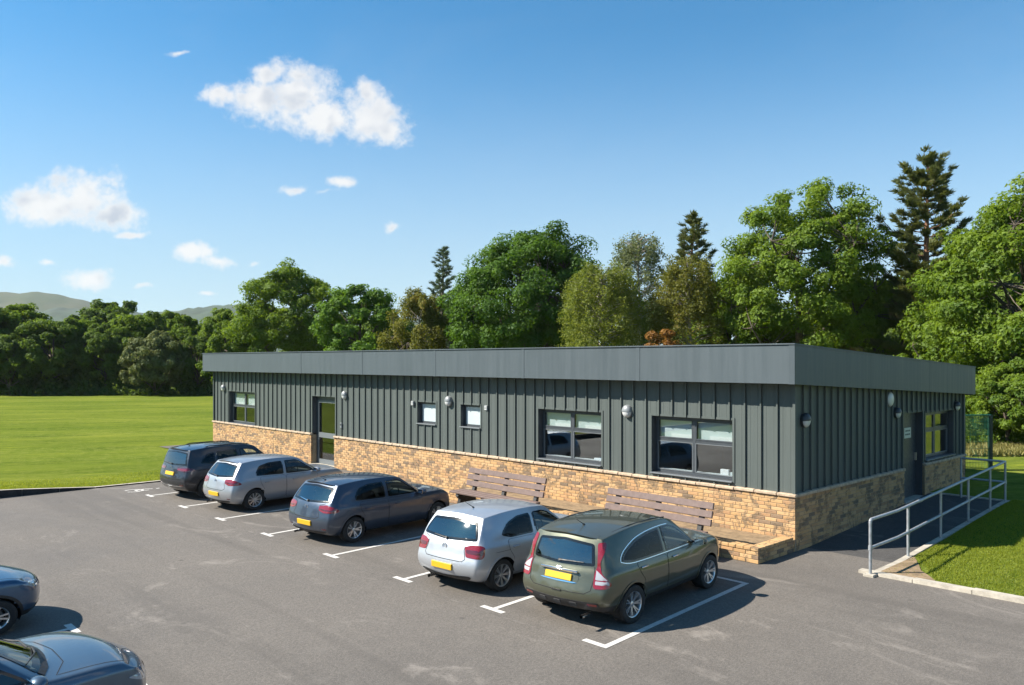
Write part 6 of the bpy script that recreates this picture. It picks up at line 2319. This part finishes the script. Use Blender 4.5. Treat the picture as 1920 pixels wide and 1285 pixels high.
def crown_broad(seed, H, Rad, base, n_cl, per, leaf, shape=1.0, lumps=7, gap=0.0, droop=0.0, flat=0.8, cr=(.55, 1.0), csz=(.15, .25)):
    """clump centres on a lumpy crown, leaves round each; returns leaf arrays and limb segments"""
    rs = np.random.RandomState(seed)
    top = H
    cz = (base + top) / 2; rz = (top - base) / 2
    # big lobes give the outline its bulges
    lob = []
    for i in range(lumps):
        th = rs.uniform(0, 2 * np.pi); el = rs.uniform(-.55, 1.0)
        d = np.array([np.cos(th) * np.cos(el), np.sin(th) * np.cos(el), np.sin(el)])
        lob.append((d, rs.uniform(.62, 1.0)))
    cl = []
    tries = 0
    while len(cl) < n_cl and tries < n_cl * 60:
        tries += 1
        d = rs.normal(size=3); d /= np.linalg.norm(d)
        if d[2] < -.75: continue
        k = max((max(0.0, float(d @ L)) ** 3) * w for L, w in lob)
        edge = .72 + .33 * k
        r_ = edge * rs.uniform(cr[0], 1.0) ** .6
        # narrower towards the top or the bottom
        prof = 1.0 - .18 * max(0, d[2]) * shape
        p = np.array([d[0] * Rad * r_ * prof, d[1] * Rad * r_ * prof, cz + d[2] * rz * r_])
        if p[2] > top: continue
        if all(np.linalg.norm(p - q) > Rad * .10 for q in cl[-60:]): cl.append(p)
    cl = np.array(cl)
    C, N, S_, T = [], [], [], []
    segs = []
    trunk_top = base + (top - base) * .62
    tr = max(.10, H * .022)
    bend = rs.uniform(-.25, .25, 2)
    tp = [np.array([0, 0, -.3]), np.array([bend[0] * .3, bend[1] * .3, base * .6 + .3]), np.array([bend[0], bend[1], trunk_top])]
    segs.append(([Vector(p) for p in tp], [tr * 1.25, tr, tr * .35]))
    limbs = []
    for i in range(9):
        th = 2 * np.pi * i / 9 + rs.uniform(-.3, .3)
        z0 = base * .6 + (trunk_top - base * .6) * rs.uniform(.0, .9)
        s0 = np.array([bend[0] * .5, bend[1] * .5, z0])
        ln = Rad * rs.uniform(.5, .75)
        e = s0 + np.array([np.cos(th) * ln, np.sin(th) * ln, (top - z0) * rs.uniform(.2, .6)])
        mid = (s0 + e) / 2 + np.array([0, 0, -.1 * ln])
        segs.append(([Vector(s0), Vector(mid), Vector(e)], [tr * .5, tr * .32, tr * .14]))
        limbs += [mid, e, (mid + e) / 2]
    limbs.append(tp[-1])
    limbs = np.array(limbs)
    for p in cl:
        j = np.argmin(np.linalg.norm(limbs - p, axis=1))
        q = limbs[j]
        segs.append(([Vector(q), Vector((q + p) / 2 + np.array([0, 0, -.12])), Vector(p)], [tr * .13, tr * .09, tr * .04]))
        k = int(per * rs.uniform(.6, 1.35))
        if rs.rand() < gap: k = int(k * .3)
        cr_ = Rad * rs.uniform(*csz)
        # a clump is itself a few tufts, leaves mostly on their upper and outer faces
        nt = 5
        tc = rs.normal(size=(nt, 3)); tc /= np.linalg.norm(tc, axis=1, keepdims=True)
        tc = tc * cr_ * .55 * np.array([1, 1, .7])
        wh = rs.randint(0, nt, k)
        d = rs.normal(size=(k, 3)); d[:, 2] += .25; d /= np.linalg.norm(d, axis=1, keepdims=True)
        rr = rs.uniform(.45, 1.0, k)[:, None] ** .5
        off = tc[wh] + d * rr * cr_ * .62
        off[:, 2] *= flat
        if droop: off[:, 2] -= droop * cr_ * rs.uniform(0, 1.0, k) ** 1.2 * 2.2
        C.append(p + off)
        out = (p - np.array([0, 0, cz])) / (np.linalg.norm(p - np.array([0, 0, cz])) + 1e-6)
        N.append(d * 1.1 + np.array([0, 0, .35]) + out * .3 + rs.normal(size=(k, 3)) * .5)
        S_.append(leaf * rs.uniform(.6, 1.35, k))
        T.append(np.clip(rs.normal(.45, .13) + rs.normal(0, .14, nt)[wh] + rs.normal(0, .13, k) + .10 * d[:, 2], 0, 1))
    return np.concatenate(C), np.concatenate(N), np.concatenate(S_), np.concatenate(T), segs, rs


def crown_pine(seed, H, Rad, base, per, leaf, layers=60, dense=1.0, point=.6, gaps=()):
    """limbs at uneven heights, sweeping up at their ends, each carrying flat sprays of needles"""
    rs = np.random.RandomState(seed)
    C, N, S_, T, A, segs = [], [], [], [], [], []
    tr = H * .016
    lean = rs.uniform(-.2, .2, 2)
    segs.append(([Vector((0, 0, -.3)), Vector((lean[0], lean[1], H * .5)), Vector((lean[0] * .3, lean[1] * .3, H * .985))], [tr * 1.2, tr * .8, .03]))
    for i in range(layers):
        t = (i + rs.uniform(-.5, .5)) / layers
        t = min(max(t, 0), .985)
        if any(g0 < t < g1 for g0, g1 in gaps): continue
        z = base + (H * .985 - base) * t
        l = (Rad * (1 - t) ** point + .18) * rs.uniform(.45, 1.12)
        th = i * 2.4 + rs.uniform(-.5, .5)
        dirv = np.array([np.cos(th), np.sin(th), 0])
        up = rs.uniform(.05, .25) + .75 * t
        s0 = np.array([lean[0] * (1 - abs(2 * t - 1)), lean[1] * (1 - abs(2 * t - 1)), z])
        def at(u): return s0 + dirv * l * u + np.array([0, 0, (up * u * u - .10 * u * (1 - t)) * l])
        segs.append(([Vector(at(u)) for u in (0, .35, .7, 1.0)], [tr * .30 * (1 - t * .6), tr * .22 * (1 - t * .6), tr * .13 * (1 - t * .5), .012]))
        m = max(3, int(l * 5.5))
        for k in range(m):
            u = .30 + .70 * (k + rs.rand()) / m
            sidev = np.array([-np.sin(th), np.cos(th), 0])
            lat = rs.uniform(-1, 1) * l * .38 * (1.15 - u)
            p = at(u) + sidev * lat + np.array([0, 0, rs.uniform(-.08, .12)])
            q = int(per * rs.uniform(.6, 1.3))
            d = rs.normal(size=(q, 3)); d /= np.linalg.norm(d, axis=1, keepdims=True)
            ax = dirv * .8 + sidev * np.sign(lat) * .5 + np.array([0, 0, .55])
            C.append(p + d * np.array([.26, .26, .13]) * rs.uniform(.3, 1.0, (q, 1)) + ax * rs.uniform(0, .25, (q, 1)))
            A.append(np.tile(ax, (q, 1)) + d * .9)
            N.append(d + np.array([0, 0, .7]))
            S_.append(leaf * rs.uniform(.7, 1.4, q))
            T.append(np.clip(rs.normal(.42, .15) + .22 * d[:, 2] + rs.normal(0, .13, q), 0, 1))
    crown_pine.along = np.concatenate(A)
    return np.concatenate(C), np.concatenate(N), np.concatenate(S_), np.concatenate(T), segs, rs


def crown_weeping(seed, H, Rad, base, strands, per, leaf):
    """hanging sprays of small leaves, as on a birch"""
    rs = np.random.RandomState(seed)
    C, N, S_, T, segs = [], [], [], [], []
    tr = H * .014
    segs.append(([Vector((0, 0, -.3)), Vector((.12, -.08, H * .5)), Vector((-.05, .05, H * .98))], [tr * 1.2, tr * .75, .02]))
    for i in range(strands):
        t = rs.uniform(0, 1) ** .8
        z0 = base + (H - base) * (.25 + .72 * t)
        th = rs.uniform(0, 2 * np.pi)
        l = Rad * (.35 + .65 * math.sin(math.pi * min(1, (1 - t) * .8 + .12))) * rs.uniform(.45, 1.05)
        s0 = np.array([0, 0, z0 - .5])
        e = np.array([np.cos(th) * l, np.sin(th) * l, z0 + rs.uniform(-.1, .5)])
        if i % 3 == 0: segs.append(([Vector(s0), Vector((s0 + e) / 2 + np.array([0, 0, .15])), Vector(e)], [tr * .25, tr * .16, .01]))
        hang = rs.uniform(.5, 1.6) * (H / 11)
        u = rs.uniform(0, 1, per)
        pos = e + np.stack([rs.normal(0, .16, per) + np.cos(th) * u * .25, rs.normal(0, .16, per) + np.sin(th) * u * .25, -u * hang + rs.normal(0, .06, per)], 1)
        C.append(pos)
        N.append(rs.normal(size=(per, 3)) + np.array([np.cos(th), np.sin(th), .5]) * .7)
        S_.append(leaf * rs.uniform(.6, 1.3, per))
        T.append(np.clip(rs.normal(.45, .17) + rs.normal(0, .15, per), 0, 1))
    return np.concatenate(C), np.concatenate(N), np.concatenate(S_), np.concatenate(T), segs, rs


def tree_meshes(kind, leafname, bark=None, **kw):
    fn = {'broad': crown_broad, 'pine': crown_pine, 'weep': crown_weeping}[kind]
    C, N, S_, T, segs, rs = fn(**kw)
    v, f = leaf_tris(C, N, S_, rs, 1.4 if kind != 'pine' else 3.4, crown_pine.along if kind == 'pine' else None)
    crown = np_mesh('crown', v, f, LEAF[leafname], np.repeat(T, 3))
    trunk = branch_mesh('trunk', segs, bark or BARK)
    return crown, trunk


def plant_tree(name, meshes, px, depth, label, group, rz=0.0, sc=1.0, z=0.0, sxy=None, cat='tree'):
    x = (px - PX0) / FPX * depth
    o = empty(name, (x, depth, z), rz)
    s = sxy if sxy else sc
    o.scale = (s, s, sc)
    tag(o, label, cat, group)
    link_mesh('crown', meshes[0], o)
    link_mesh('trunk', meshes[1], o)
    return o


def top_h(ytop, depth): return CAM_H + (PY0 - ytop) / FPX * depth


G1 = 'trees behind the building'
G2 = 'trees along the far side of the field'

# the big ones behind the building, each of its own
D = 60.0
plant_tree('sycamore_tree', tree_meshes('broad', 'sycamore', seed=21, H=top_h(408, D), Rad=6.3, base=1.6, n_cl=230, per=520, leaf=.138, lumps=11, flat=.8, csz=(.13, .22)), 985, D,
           'great dark green domed tree in the middle behind the roof', G1)
D = 46.0
plant_tree('ash_tree', tree_meshes('broad', 'bright', seed=33, H=top_h(322, D), Rad=5.6, base=1.2, n_cl=270, per=390, leaf=.116, lumps=12, gap=.15, cr=(.4, 1.0), flat=.8, csz=(.10, .19)), 1505, D,
           'tall airy bright green tree left of the pine', G1)
D = 44.0
plant_tree('pine_tree', tree_meshes('pine', 'pine', PBARK, seed=5, H=top_h(292, D), Rad=4.1, base=2.6, per=84, leaf=.062, layers=84, point=.58, gaps=((.02, .10), (.20, .26))), 1742, D,
           'tall layered pine with bare orange trunk at the far corner', G1)
D = 35.0
plant_tree('maple_tree', tree_meshes('broad', 'bright', seed=44, H=top_h(318, D), Rad=4.6, base=.3, n_cl=230, per=480, leaf=.110, lumps=11, flat=.75, csz=(.12, .21)), 1935, D,
           'bright yellow-green tree at the picture edge beyond the fence', G1, z=.2)
D = 39.0
plant_tree('field_maple', tree_meshes('broad', 'bright', seed=47, H=7.3, Rad=2.9, base=.1, n_cl=110, per=360, leaf=.12, lumps=8, csz=(.14, .24)), 1800, D,
           'low bright green bushy tree under the pine', G1, z=.2)
D = 62.0
plant_tree('olive_tree', tree_meshes('broad', 'olive', seed=52, H=top_h(528, D), Rad=2.9, base=1.0, n_cl=100, per=330, leaf=.11, lumps=7, droop=.5), 785, D,
           'yellow-olive tree between the bright and the great dark tree', G1)
D = 70.0
plant_tree('lime_tree', tree_meshes('broad', 'lime', seed=61, H=top_h(518, D), Rad=4.0, base=1.0, n_cl=120, per=340, leaf=.16, lumps=9), 672, D,
           'fresh green rounded tree right of the broad oak', G1)
D = 80.0
plant_tree('oak_tree', tree_meshes('broad', 'bright', seed=75, H=top_h(490, D), Rad=5.9, base=1.8, n_cl=160, per=400, leaf=.16, lumps=10, gap=.08, csz=(.12, .21)), 540, D,
           'broad mid green oak above the far end of the roof', G1)
D = 82.0
plant_tree('hedgerow_tree', tree_meshes('broad', 'bright', seed=81, H=top_h(580, D), Rad=3.0, base=.3, n_cl=75, per=300, leaf=.17, lumps=6), 432, D,
           'small yellowish tree at the left foot of the broad oak', G1)
D = 66.0
birch_m = tree_meshes('weep', 'birch', BIRCH, seed=92, H=11.0, Rad=2.7, base=1.0, strands=420, per=75, leaf=.10)
plant_tree('weeping_birch', birch_m, 1128, 47.0, 'yellow-green weeping birch right of the great dark tree', G1, sc=top_h(492, 47.0) / 11.0)
gb_m = tree_meshes('weep', 'greybirch', BIRCH, seed=95, H=13.0, Rad=1.9, base=2.0, strands=260, per=64, leaf=.10)
plant_tree('silver_birch', gb_m, 1196, 56.0, 'slender pale grey-green birch rising above its neighbours', G1, sc=top_h(432, 56.0) / 13.0)
ob_m = tree_meshes('weep', 'olive', BIRCH, seed=97, H=10.0, Rad=2.0, base=.8, strands=300, per=75, leaf=.095)
plant_tree('olive_birch', ob_m, 1290, 47.0, 'olive-brown birch with a thin pale trunk beside the airy tree', G1, sc=top_h(480, 47.0) / 10.0)
D = 58.0
pine2 = tree_meshes('pine', 'pine', PBARK, seed=9, H=14.5, Rad=3.2, base=3.5, per=44, leaf=.078, layers=72, point=.70)
plant_tree('pine_tree', pine2, 1300, D, 'narrow dark pine with a ragged tip behind the olive birch', G1, sc=top_h(398, D) / 14.5)
sp_m = tree_meshes('pine', 'spruce', BARK, seed=12, H=15.0, Rad=2.6, base=5.0, per=26, leaf=.085, layers=64, point=.8)
plant_tree('larch_tree', sp_m, 832, 82.0, 'thin blue-green conifer behind the olive tree', G1, sc=top_h(462, 82.0) / 15.0)
cop = tree_meshes('broad', 'copper', seed=15, H=5.7, Rad=2.4, base=.2, n_cl=55, per=300, leaf=.09, lumps=6)
plant_tree('copper_shrub', cop, 1236, 44.0, 'rusty copper-leaved shrub just above the roof edge', G1, cat='shrub')

# broadleaf kinds reused for the woodland edge
WOOD = [tree_meshes('broad', 'wood', seed=101 + i, H=10.0, Rad=4.2, base=.2, n_cl=115, per=320, leaf=.19, lumps=9, flat=.8, cr=(.5, 1.0)) for i in range(3)]
BRI = [tree_meshes('broad', 'bright', seed=111 + i, H=10.0, Rad=3.9, base=.3, n_cl=110, per=320, leaf=.18, lumps=9) for i in range(2)]
HAZ = tree_meshes('broad', 'hazel', seed=121, H=6.0, Rad=3.6, base=-.2, n_cl=110, per=330, leaf=.17, lumps=8)

left = [  # mesh, photo x, depth, height, spread, label
    (BRI[1], 240, 93, 9.8, .95, 'sunlit leafy tree just left of the grey-green bush'), (BRI[0], 420, 92, 10.2, .9, 'sunlit tree rising behind the end of the roof'),
    (WOOD[0], -45, 92, 11.2, 1.15, 'dark leafy tree at the picture edge beyond the field'),
    (BRI[0], 35, 95, 11.0, 1.15, 'sunlit rounded tree second from the picture edge beyond the field'),
    (WOOD[1], 96, 90, 9.6, 1.05, 'dense shaded tree below the bare hill'),
    (BRI[1], 150, 94, 9.4, 1.0, 'rounded sunlit tree in front of the tall domed one'),
    (WOOD[2], 205, 118, 13.6, 1.05, 'tall domed tree standing highest in the far row'),
    (WOOD[1], 262, 104, 11.3, 1.0, 'rounded mid green tree right of the tall domed one'),
    (BRI[0], 318, 108, 11.0, .85, 'pale topped tree below the small far pines'),
    (BRI[1], 352, 98, 10.0, .9, 'bright rounded tree near the end of the building'),
    (WOOD[0], 398, 96, 9.0, .85, 'dark tree half hidden by the far end of the building'),
    (WOOD[2], 20, 88, 7.2, 1.0, 'low dark tree at the field edge near the picture edge'),
    (WOOD[0], 200, 91, 8.2, .95, 'dark low tree behind the grey-green bush'),
    (WOOD[1], 60, 112, 11.0, 1.1, 'shaded tree in the second row below the bare hill'), (WOOD[0], 135, 114, 10.5, 1.1, 'shaded tree in the second row left of the tall domed one'),
    (WOOD[2], 300, 116, 10.5, 1.1, 'shaded tree in the second row below the far pines'), (WOOD[1], 385, 112, 10.0, 1.1, 'shaded tree in the second row by the building end'),
    (WOOD[1], 372, 90, 7.6, .8, 'low dark bushy tree touching the building end'),
]
for k, (ms, px, d, h, s, lab) in enumerate(left):
    plant_tree('woodland_tree', ms, px, d, lab, G2, rz=1.7 * k, sc=h / 10.0, sxy=s * h / 10.0)
plant_tree('hazel_bush', HAZ, 292, 88.0, 'grey-green rounded bush standing forward at the field edge', G2, sc=1.22, sxy=1.05, cat='bush')
plant_tree('small_pine', pine2, 344, 150, 'small far pine on the skyline, the stouter of two', 'far pines on the skyline', sc=.86)
plant_tree('small_pine', pine2, 322, 152, 'small far pine on the skyline, the thinner of two', 'far pines on the skyline', rz=2, sc=.84, sxy=.6)

# second rank behind the building, seen through the gaps
rank = [
    (WOOD[0], 470, 112, 10.5, 'shaded tree behind the broad oak'), (WOOD[1], 610, 100, 10.5, 'shaded tree in the gap right of the broad oak'),
    (WOOD[2], 730, 92, 10.0, 'shaded tree behind the fresh green tree'), (WOOD[0], 850, 86, 10.5, 'shaded tree behind the olive tree'),
    (WOOD[1], 1110, 78, 11.0, 'shaded tree behind the weeping birch'), (WOOD[2], 1235, 72, 10.0, 'shaded tree behind the silver birch'),
    (WOOD[0], 1350, 66, 10.5, 'shaded tree at the left foot of the airy tree'), (BRI[0], 1385, 52, 9.8, 'bright low tree at the left foot of the airy tree'),
    (BRI[1], 1660, 50, 9.5, 'bright tree filling the gap left of the pine'), (WOOD[1], 1620, 62, 10.0, 'shaded tree between the airy tree and the pine'), (WOOD[2], 1870, 58, 13.0, 'shaded tree behind the edge maple'),
    (WOOD[2], 930, 84, 9.5, 'shaded tree low behind the great dark tree'), (WOOD[1], 1030, 80, 9.5, 'second shaded tree low behind the great dark tree'), (WOOD[0], 1700, 56, 10.5, 'shaded tree left of the pine trunk'), (WOOD[1], 1560, 60, 9.5, 'shaded tree low behind the airy tree'),
    (WOOD[0], 1960, 48, 12.0, 'shaded tree beyond the edge maple'),
]
for k, (ms, px, d, h, lab) in enumerate(rank):
    plant_tree('woodland_tree', ms, px, d, lab, G1, rz=2.3 * k + .6, sc=h / 10.0)
# low growth at the foot of the trees on the right
for k, (px, d, s, lab) in enumerate([(1890, 31.5, .36, 'leafy low bush spilling over the dry grass by the fence'), (1965, 30.0, .40, 'leafy low bush at the picture edge above the lawn'), (1845, 34.5, .34, 'leafy low bush right behind the green fence')]):
    plant_tree('bush', BRI[k % 2], px, d, lab, 'bushes at the foot of the trees', rz=k * 2.0, sc=s, sxy=s * 1.05, z=.2, cat='bush')
# a belt of trees on the far side of the car park, behind the camera: the windows mirror it
def mirrored_belt():
    V, F, T = [], [], []
    base = 0
    for k, (x, y, h) in enumerate([(-62, 10, 10), (-70, -8, 11), (-60, -26, 10), (-48, -42, 11), (-76, 28, 11), (-30, -55, 10)]):
        me = WOOD[k % 3][0]
        co = np.empty(len(me.vertices) * 3, np.float32); me.vertices.foreach_get('co', co)
        tv = np.empty(len(me.vertices), np.float32); me.attributes['tint'].data.foreach_get('value', tv)
        co = co.reshape(-1, 3) * (h / 10.0 * 1.3) + np.array([x, y, 0], np.float32)
        V.append(co); T.append(tv); F.append(np.arange(len(co), dtype=np.int32).reshape(-1, 3) + base); base += len(co)
    o = link_mesh('treeline', np_mesh('treeline', np.concatenate(V), np.concatenate(F), LEAF['wood'], np.concatenate(T)))
    tag(o, 'dark belt of trees mirrored in the window panes', 'trees', kind='stuff')


mirrored_belt()


# rough dark undergrowth below the far tree line
def undergrowth():
    rs = np.random.RandomState(8)
    n = 26000
    px = rs.uniform(-140, 470, n)
    d = rs.uniform(87.5, 97, n)
    x = (px - PX0) / FPX * d
    hgt = 4.2 * (0.45 + 0.55 * np.sin(px * .05) ** 2) * np.clip((d - 86.5) / 5, .15, 1)
    z = rs.uniform(0, 1, n) ** 1.3 * hgt
    C = np.stack([x, d, z], 1)
    v, f = leaf_tris(C, rs.normal(size=(n, 3)) + np.array([0, -.4, .6]), .26 * rs.uniform(.6, 1.4, n), rs)
    o = link_mesh('undergrowth', np_mesh('undergrowth', v, f, LEAF['wood'], np.repeat(np.clip(rs.normal(.3, .2, n), 0, 1), 3)))
    tag(o, 'dark leafy undergrowth below the far row of trees', 'undergrowth', kind='stuff')


undergrowth()


def rough_edge():
    """tangle of leaves and dry stalks at the foot of the trees beyond the lawn"""
    rs = np.random.RandomState(18)
    n = 24000
    px = rs.uniform(1800, 2080, n)
    d = rs.uniform(31, 40, n)
    x = (px - PX0) / FPX * d
    z = .3 + rs.uniform(0, 1, n) ** 1.5 * 2.2 * np.clip((d - 30.2) / 3, .12, 1) * (0.5 + 0.5 * np.sin(px * .06 + d) ** 2)
    v, f = leaf_tris(np.stack([x, d, z], 1), rs.normal(size=(n, 3)) + np.array([-.3, -.3, .7]), .10 * rs.uniform(.6, 1.4, n), rs)
    o = link_mesh('undergrowth', np_mesh('undergrowth', v, f, LEAF['bright'], np.repeat(np.clip(rs.normal(.35, .2, n), 0, 1), 3)))
    tag(o, 'tangled leafy undergrowth below the trees beyond the lawn', 'undergrowth', kind='stuff')
    n = 9000
    px = rs.uniform(1812, 2050, n); d = rs.uniform(28.5, 33.5, n)
    x = (px - PX0) / FPX * d
    C = np.stack([x, d, .42 + rs.uniform(0, .12, n)], 1)
    al = rs.normal(size=(n, 3)) * .5 + np.array([0, 0, 1.0])
    v, f = leaf_tris(C, rs.normal(size=(n, 3)) + np.array([0, -1, 0]), .06 * rs.uniform(.6, 1.4, n), rs, 4.0, al)
    o = link_mesh('dry_grass', np_mesh('dry_grass', v, f, STRAW, np.repeat(rs.uniform(0, 1, n), 3)))
    tag(o, 'straw coloured unmown grass below the trees beyond the lawn', 'grass', kind='stuff')


STRAW = leaf_mat('straw', (0.16, 0.155, 0.045), (0.29, 0.255, 0.09), .3)
rough_edge()


# ------------------------------------------------------------------ hills
def hills():
    m, g, b = new_mat('moorland')
    pos = g.n('ShaderNodeNewGeometry').outputs['Position']
    n1 = g.noise(pos, 0.004, 6.0, 0.6); n2 = g.noise(pos, 0.02, 5.0, 0.6)
    c = g.mix(g.ramp(n1, 0.4, 0.62), (0.050, 0.062, 0.026, 1), (0.074, 0.074, 0.038, 1))
    c = g.mix(g.ramp(n2, 0.5, 0.7, 0.0, 0.6), c, (0.044, 0.060, 0.030, 1))
    g.put(b.inputs['Base Color'], c); b.inputs['Roughness'].default_value = 0.95; b.inputs['Specular IOR Level'].default_value = 0.1
    wd = mat('far_forest', (0.030, 0.050, 0.028), 0.95, var=0.4, vscale=0.02)
    def ridge(name, prof, depth, thick, material, lab, jag=0.0):
        rs = random.Random(3)
        v, f = [], []
        xs = [p[0] for p in prof]
        n = 160
        for i in range(n + 1):
            px = xs[0] + (xs[-1] - xs[0]) * i / n
            for (a, ya), (c_, yc) in zip(prof[:-1], prof[1:]):
                if a <= px <= c_: y = ya + (yc - ya) * (px - a) / (c_ - a)
            z = CAM_H + (PY0 - y) / FPX * depth + math.sin(px * .13) * depth * .0006 + rs.uniform(-1, 1) * jag
            x = (px - PX0) / FPX * depth
            s = 1.0
            for k, (dd, zz) in enumerate(((-thick, 0.0), (-thick * .62, .42), (-thick * .25, .84), (0, 1.0), (thick * .5, .8), (thick * 1.4, 0.0))):
                v.append((x * (1 + dd / depth * .5), depth + dd, -1 + (z + 1) * zz + rs.uniform(-1, 1) * jag * .4))
        for i in range(n):
            for k in range(5): f.append((i * 6 + k, (i + 1) * 6 + k, (i + 1) * 6 + k + 1, i * 6 + k + 1))
        o = MB().add(v, f).build(name, material, smooth=True)
        bm = bmesh.new(); bm.from_mesh(o.data); bmesh.ops.recalc_face_normals(bm, faces=bm.faces)
        if sum(q.normal.z for q in bm.faces) < 0: bmesh.ops.reverse_faces(bm, faces=bm.faces)
        bm.to_mesh(o.data); bm.free()
        tag(o, lab, 'hill', kind='structure')
    ridge('hill', [(-700, 600), (-300, 560), (-80, 549), (0, 548), (40, 550), (75, 547), (120, 555), (175, 568), (215, 590), (300, 620), (700, 650), (1200, 665)], 2600, 500, m, 'bare moorland hill on the skyline')
    ridge('forested_ridge', [(-500, 610), (-100, 600), (60, 586), (120, 577), (165, 580), (260, 586), (330, 582), (400, 573), (440, 571), (560, 580), (800, 600), (1000, 640)], 1500, 260, wd, 'dark forest plantation below the bare hill', jag=1.6)


hills()


def lawn_blades():
    """short mown blades on the lawn by the handrail and along the field kerb"""
    rs = np.random.RandomState(77)
    n = 90000
    w = rs.uniform(-.48, 7.5, n); u = -1.85 - rs.uniform(0, 1, n) ** 1.3 * 6.0
    Mx = np.array(SITE)
    zz = np.array([lawn_z(q) for q in w]) + .015 * np.sin(u * 2.1 + w)
    P = np.stack([w, u, zz, np.ones(n)], 1) @ Mx.T
    soil = (w < 1.1) & (u > -2.75 + .55 * np.clip(w + .49, 0, 2))
    keep = (~soil) | (rs.rand(n) < .10)
    w2 = rs.uniform(-17, -4.5, 30000); u2 = 18.15 + rs.uniform(0, 1, 30000) ** 2 * 2.5
    z2 = np.array([kerb_top(q) for q in w2]) * np.clip(1 - (u2 - 18.12) / 9, 0, 1) ** 1.2 - .02
    P2 = np.stack([w2, u2, z2, np.ones(len(w2))], 1) @ Mx.T
    C = np.concatenate([P[keep][:, :3], P2[:, :3]])
    k = len(C)
    al = rs.normal(size=(k, 3)) * .45 + np.array([0, 0, 1.0])
    v, f = leaf_tris(C + np.array([0, 0, .012]), rs.normal(size=(k, 3)), .013 * rs.uniform(.6, 1.5, k), rs, 3.2, al)
    o = link_mesh('grass', np_mesh('grass', v, f, LEAF['turf'], np.repeat(np.clip(rs.normal(.45, .22, k), 0, 1), 3)))
    tag(o, 'short mown grass blades on the lawn and the kerb edge', 'grass', kind='stuff')


LEAF['turf'] = leaf_mat('turf_blades', (0.135, 0.185, 0.012), (0.310, 0.330, 0.036), .5)
lawn_blades()


# ------------------------------------------------------------------ the air between here and the hills
def haze():
    m = bpy.data.materials.new('haze_air'); m.use_nodes = True
    t = m.node_tree; t.nodes.clear()
    out = t.nodes.new('ShaderNodeOutputMaterial')
    pv = t.nodes.new('ShaderNodeVolumePrincipled')
    pv.inputs['Color'].default_value = (0.80, 0.90, 1.0, 1)
    pv.inputs['Density'].default_value = 0.00007
    pv.inputs['Anisotropy'].default_value = 0.0
    t.links.new(pv.outputs[0], out.inputs['Volume'])
    o = MB().box(-4200, 3400, -300, 4200, -2, 250).build('haze', m)
    tag(o, 'faint blue haze over the fields and far hills', 'haze', kind='stuff')


haze()
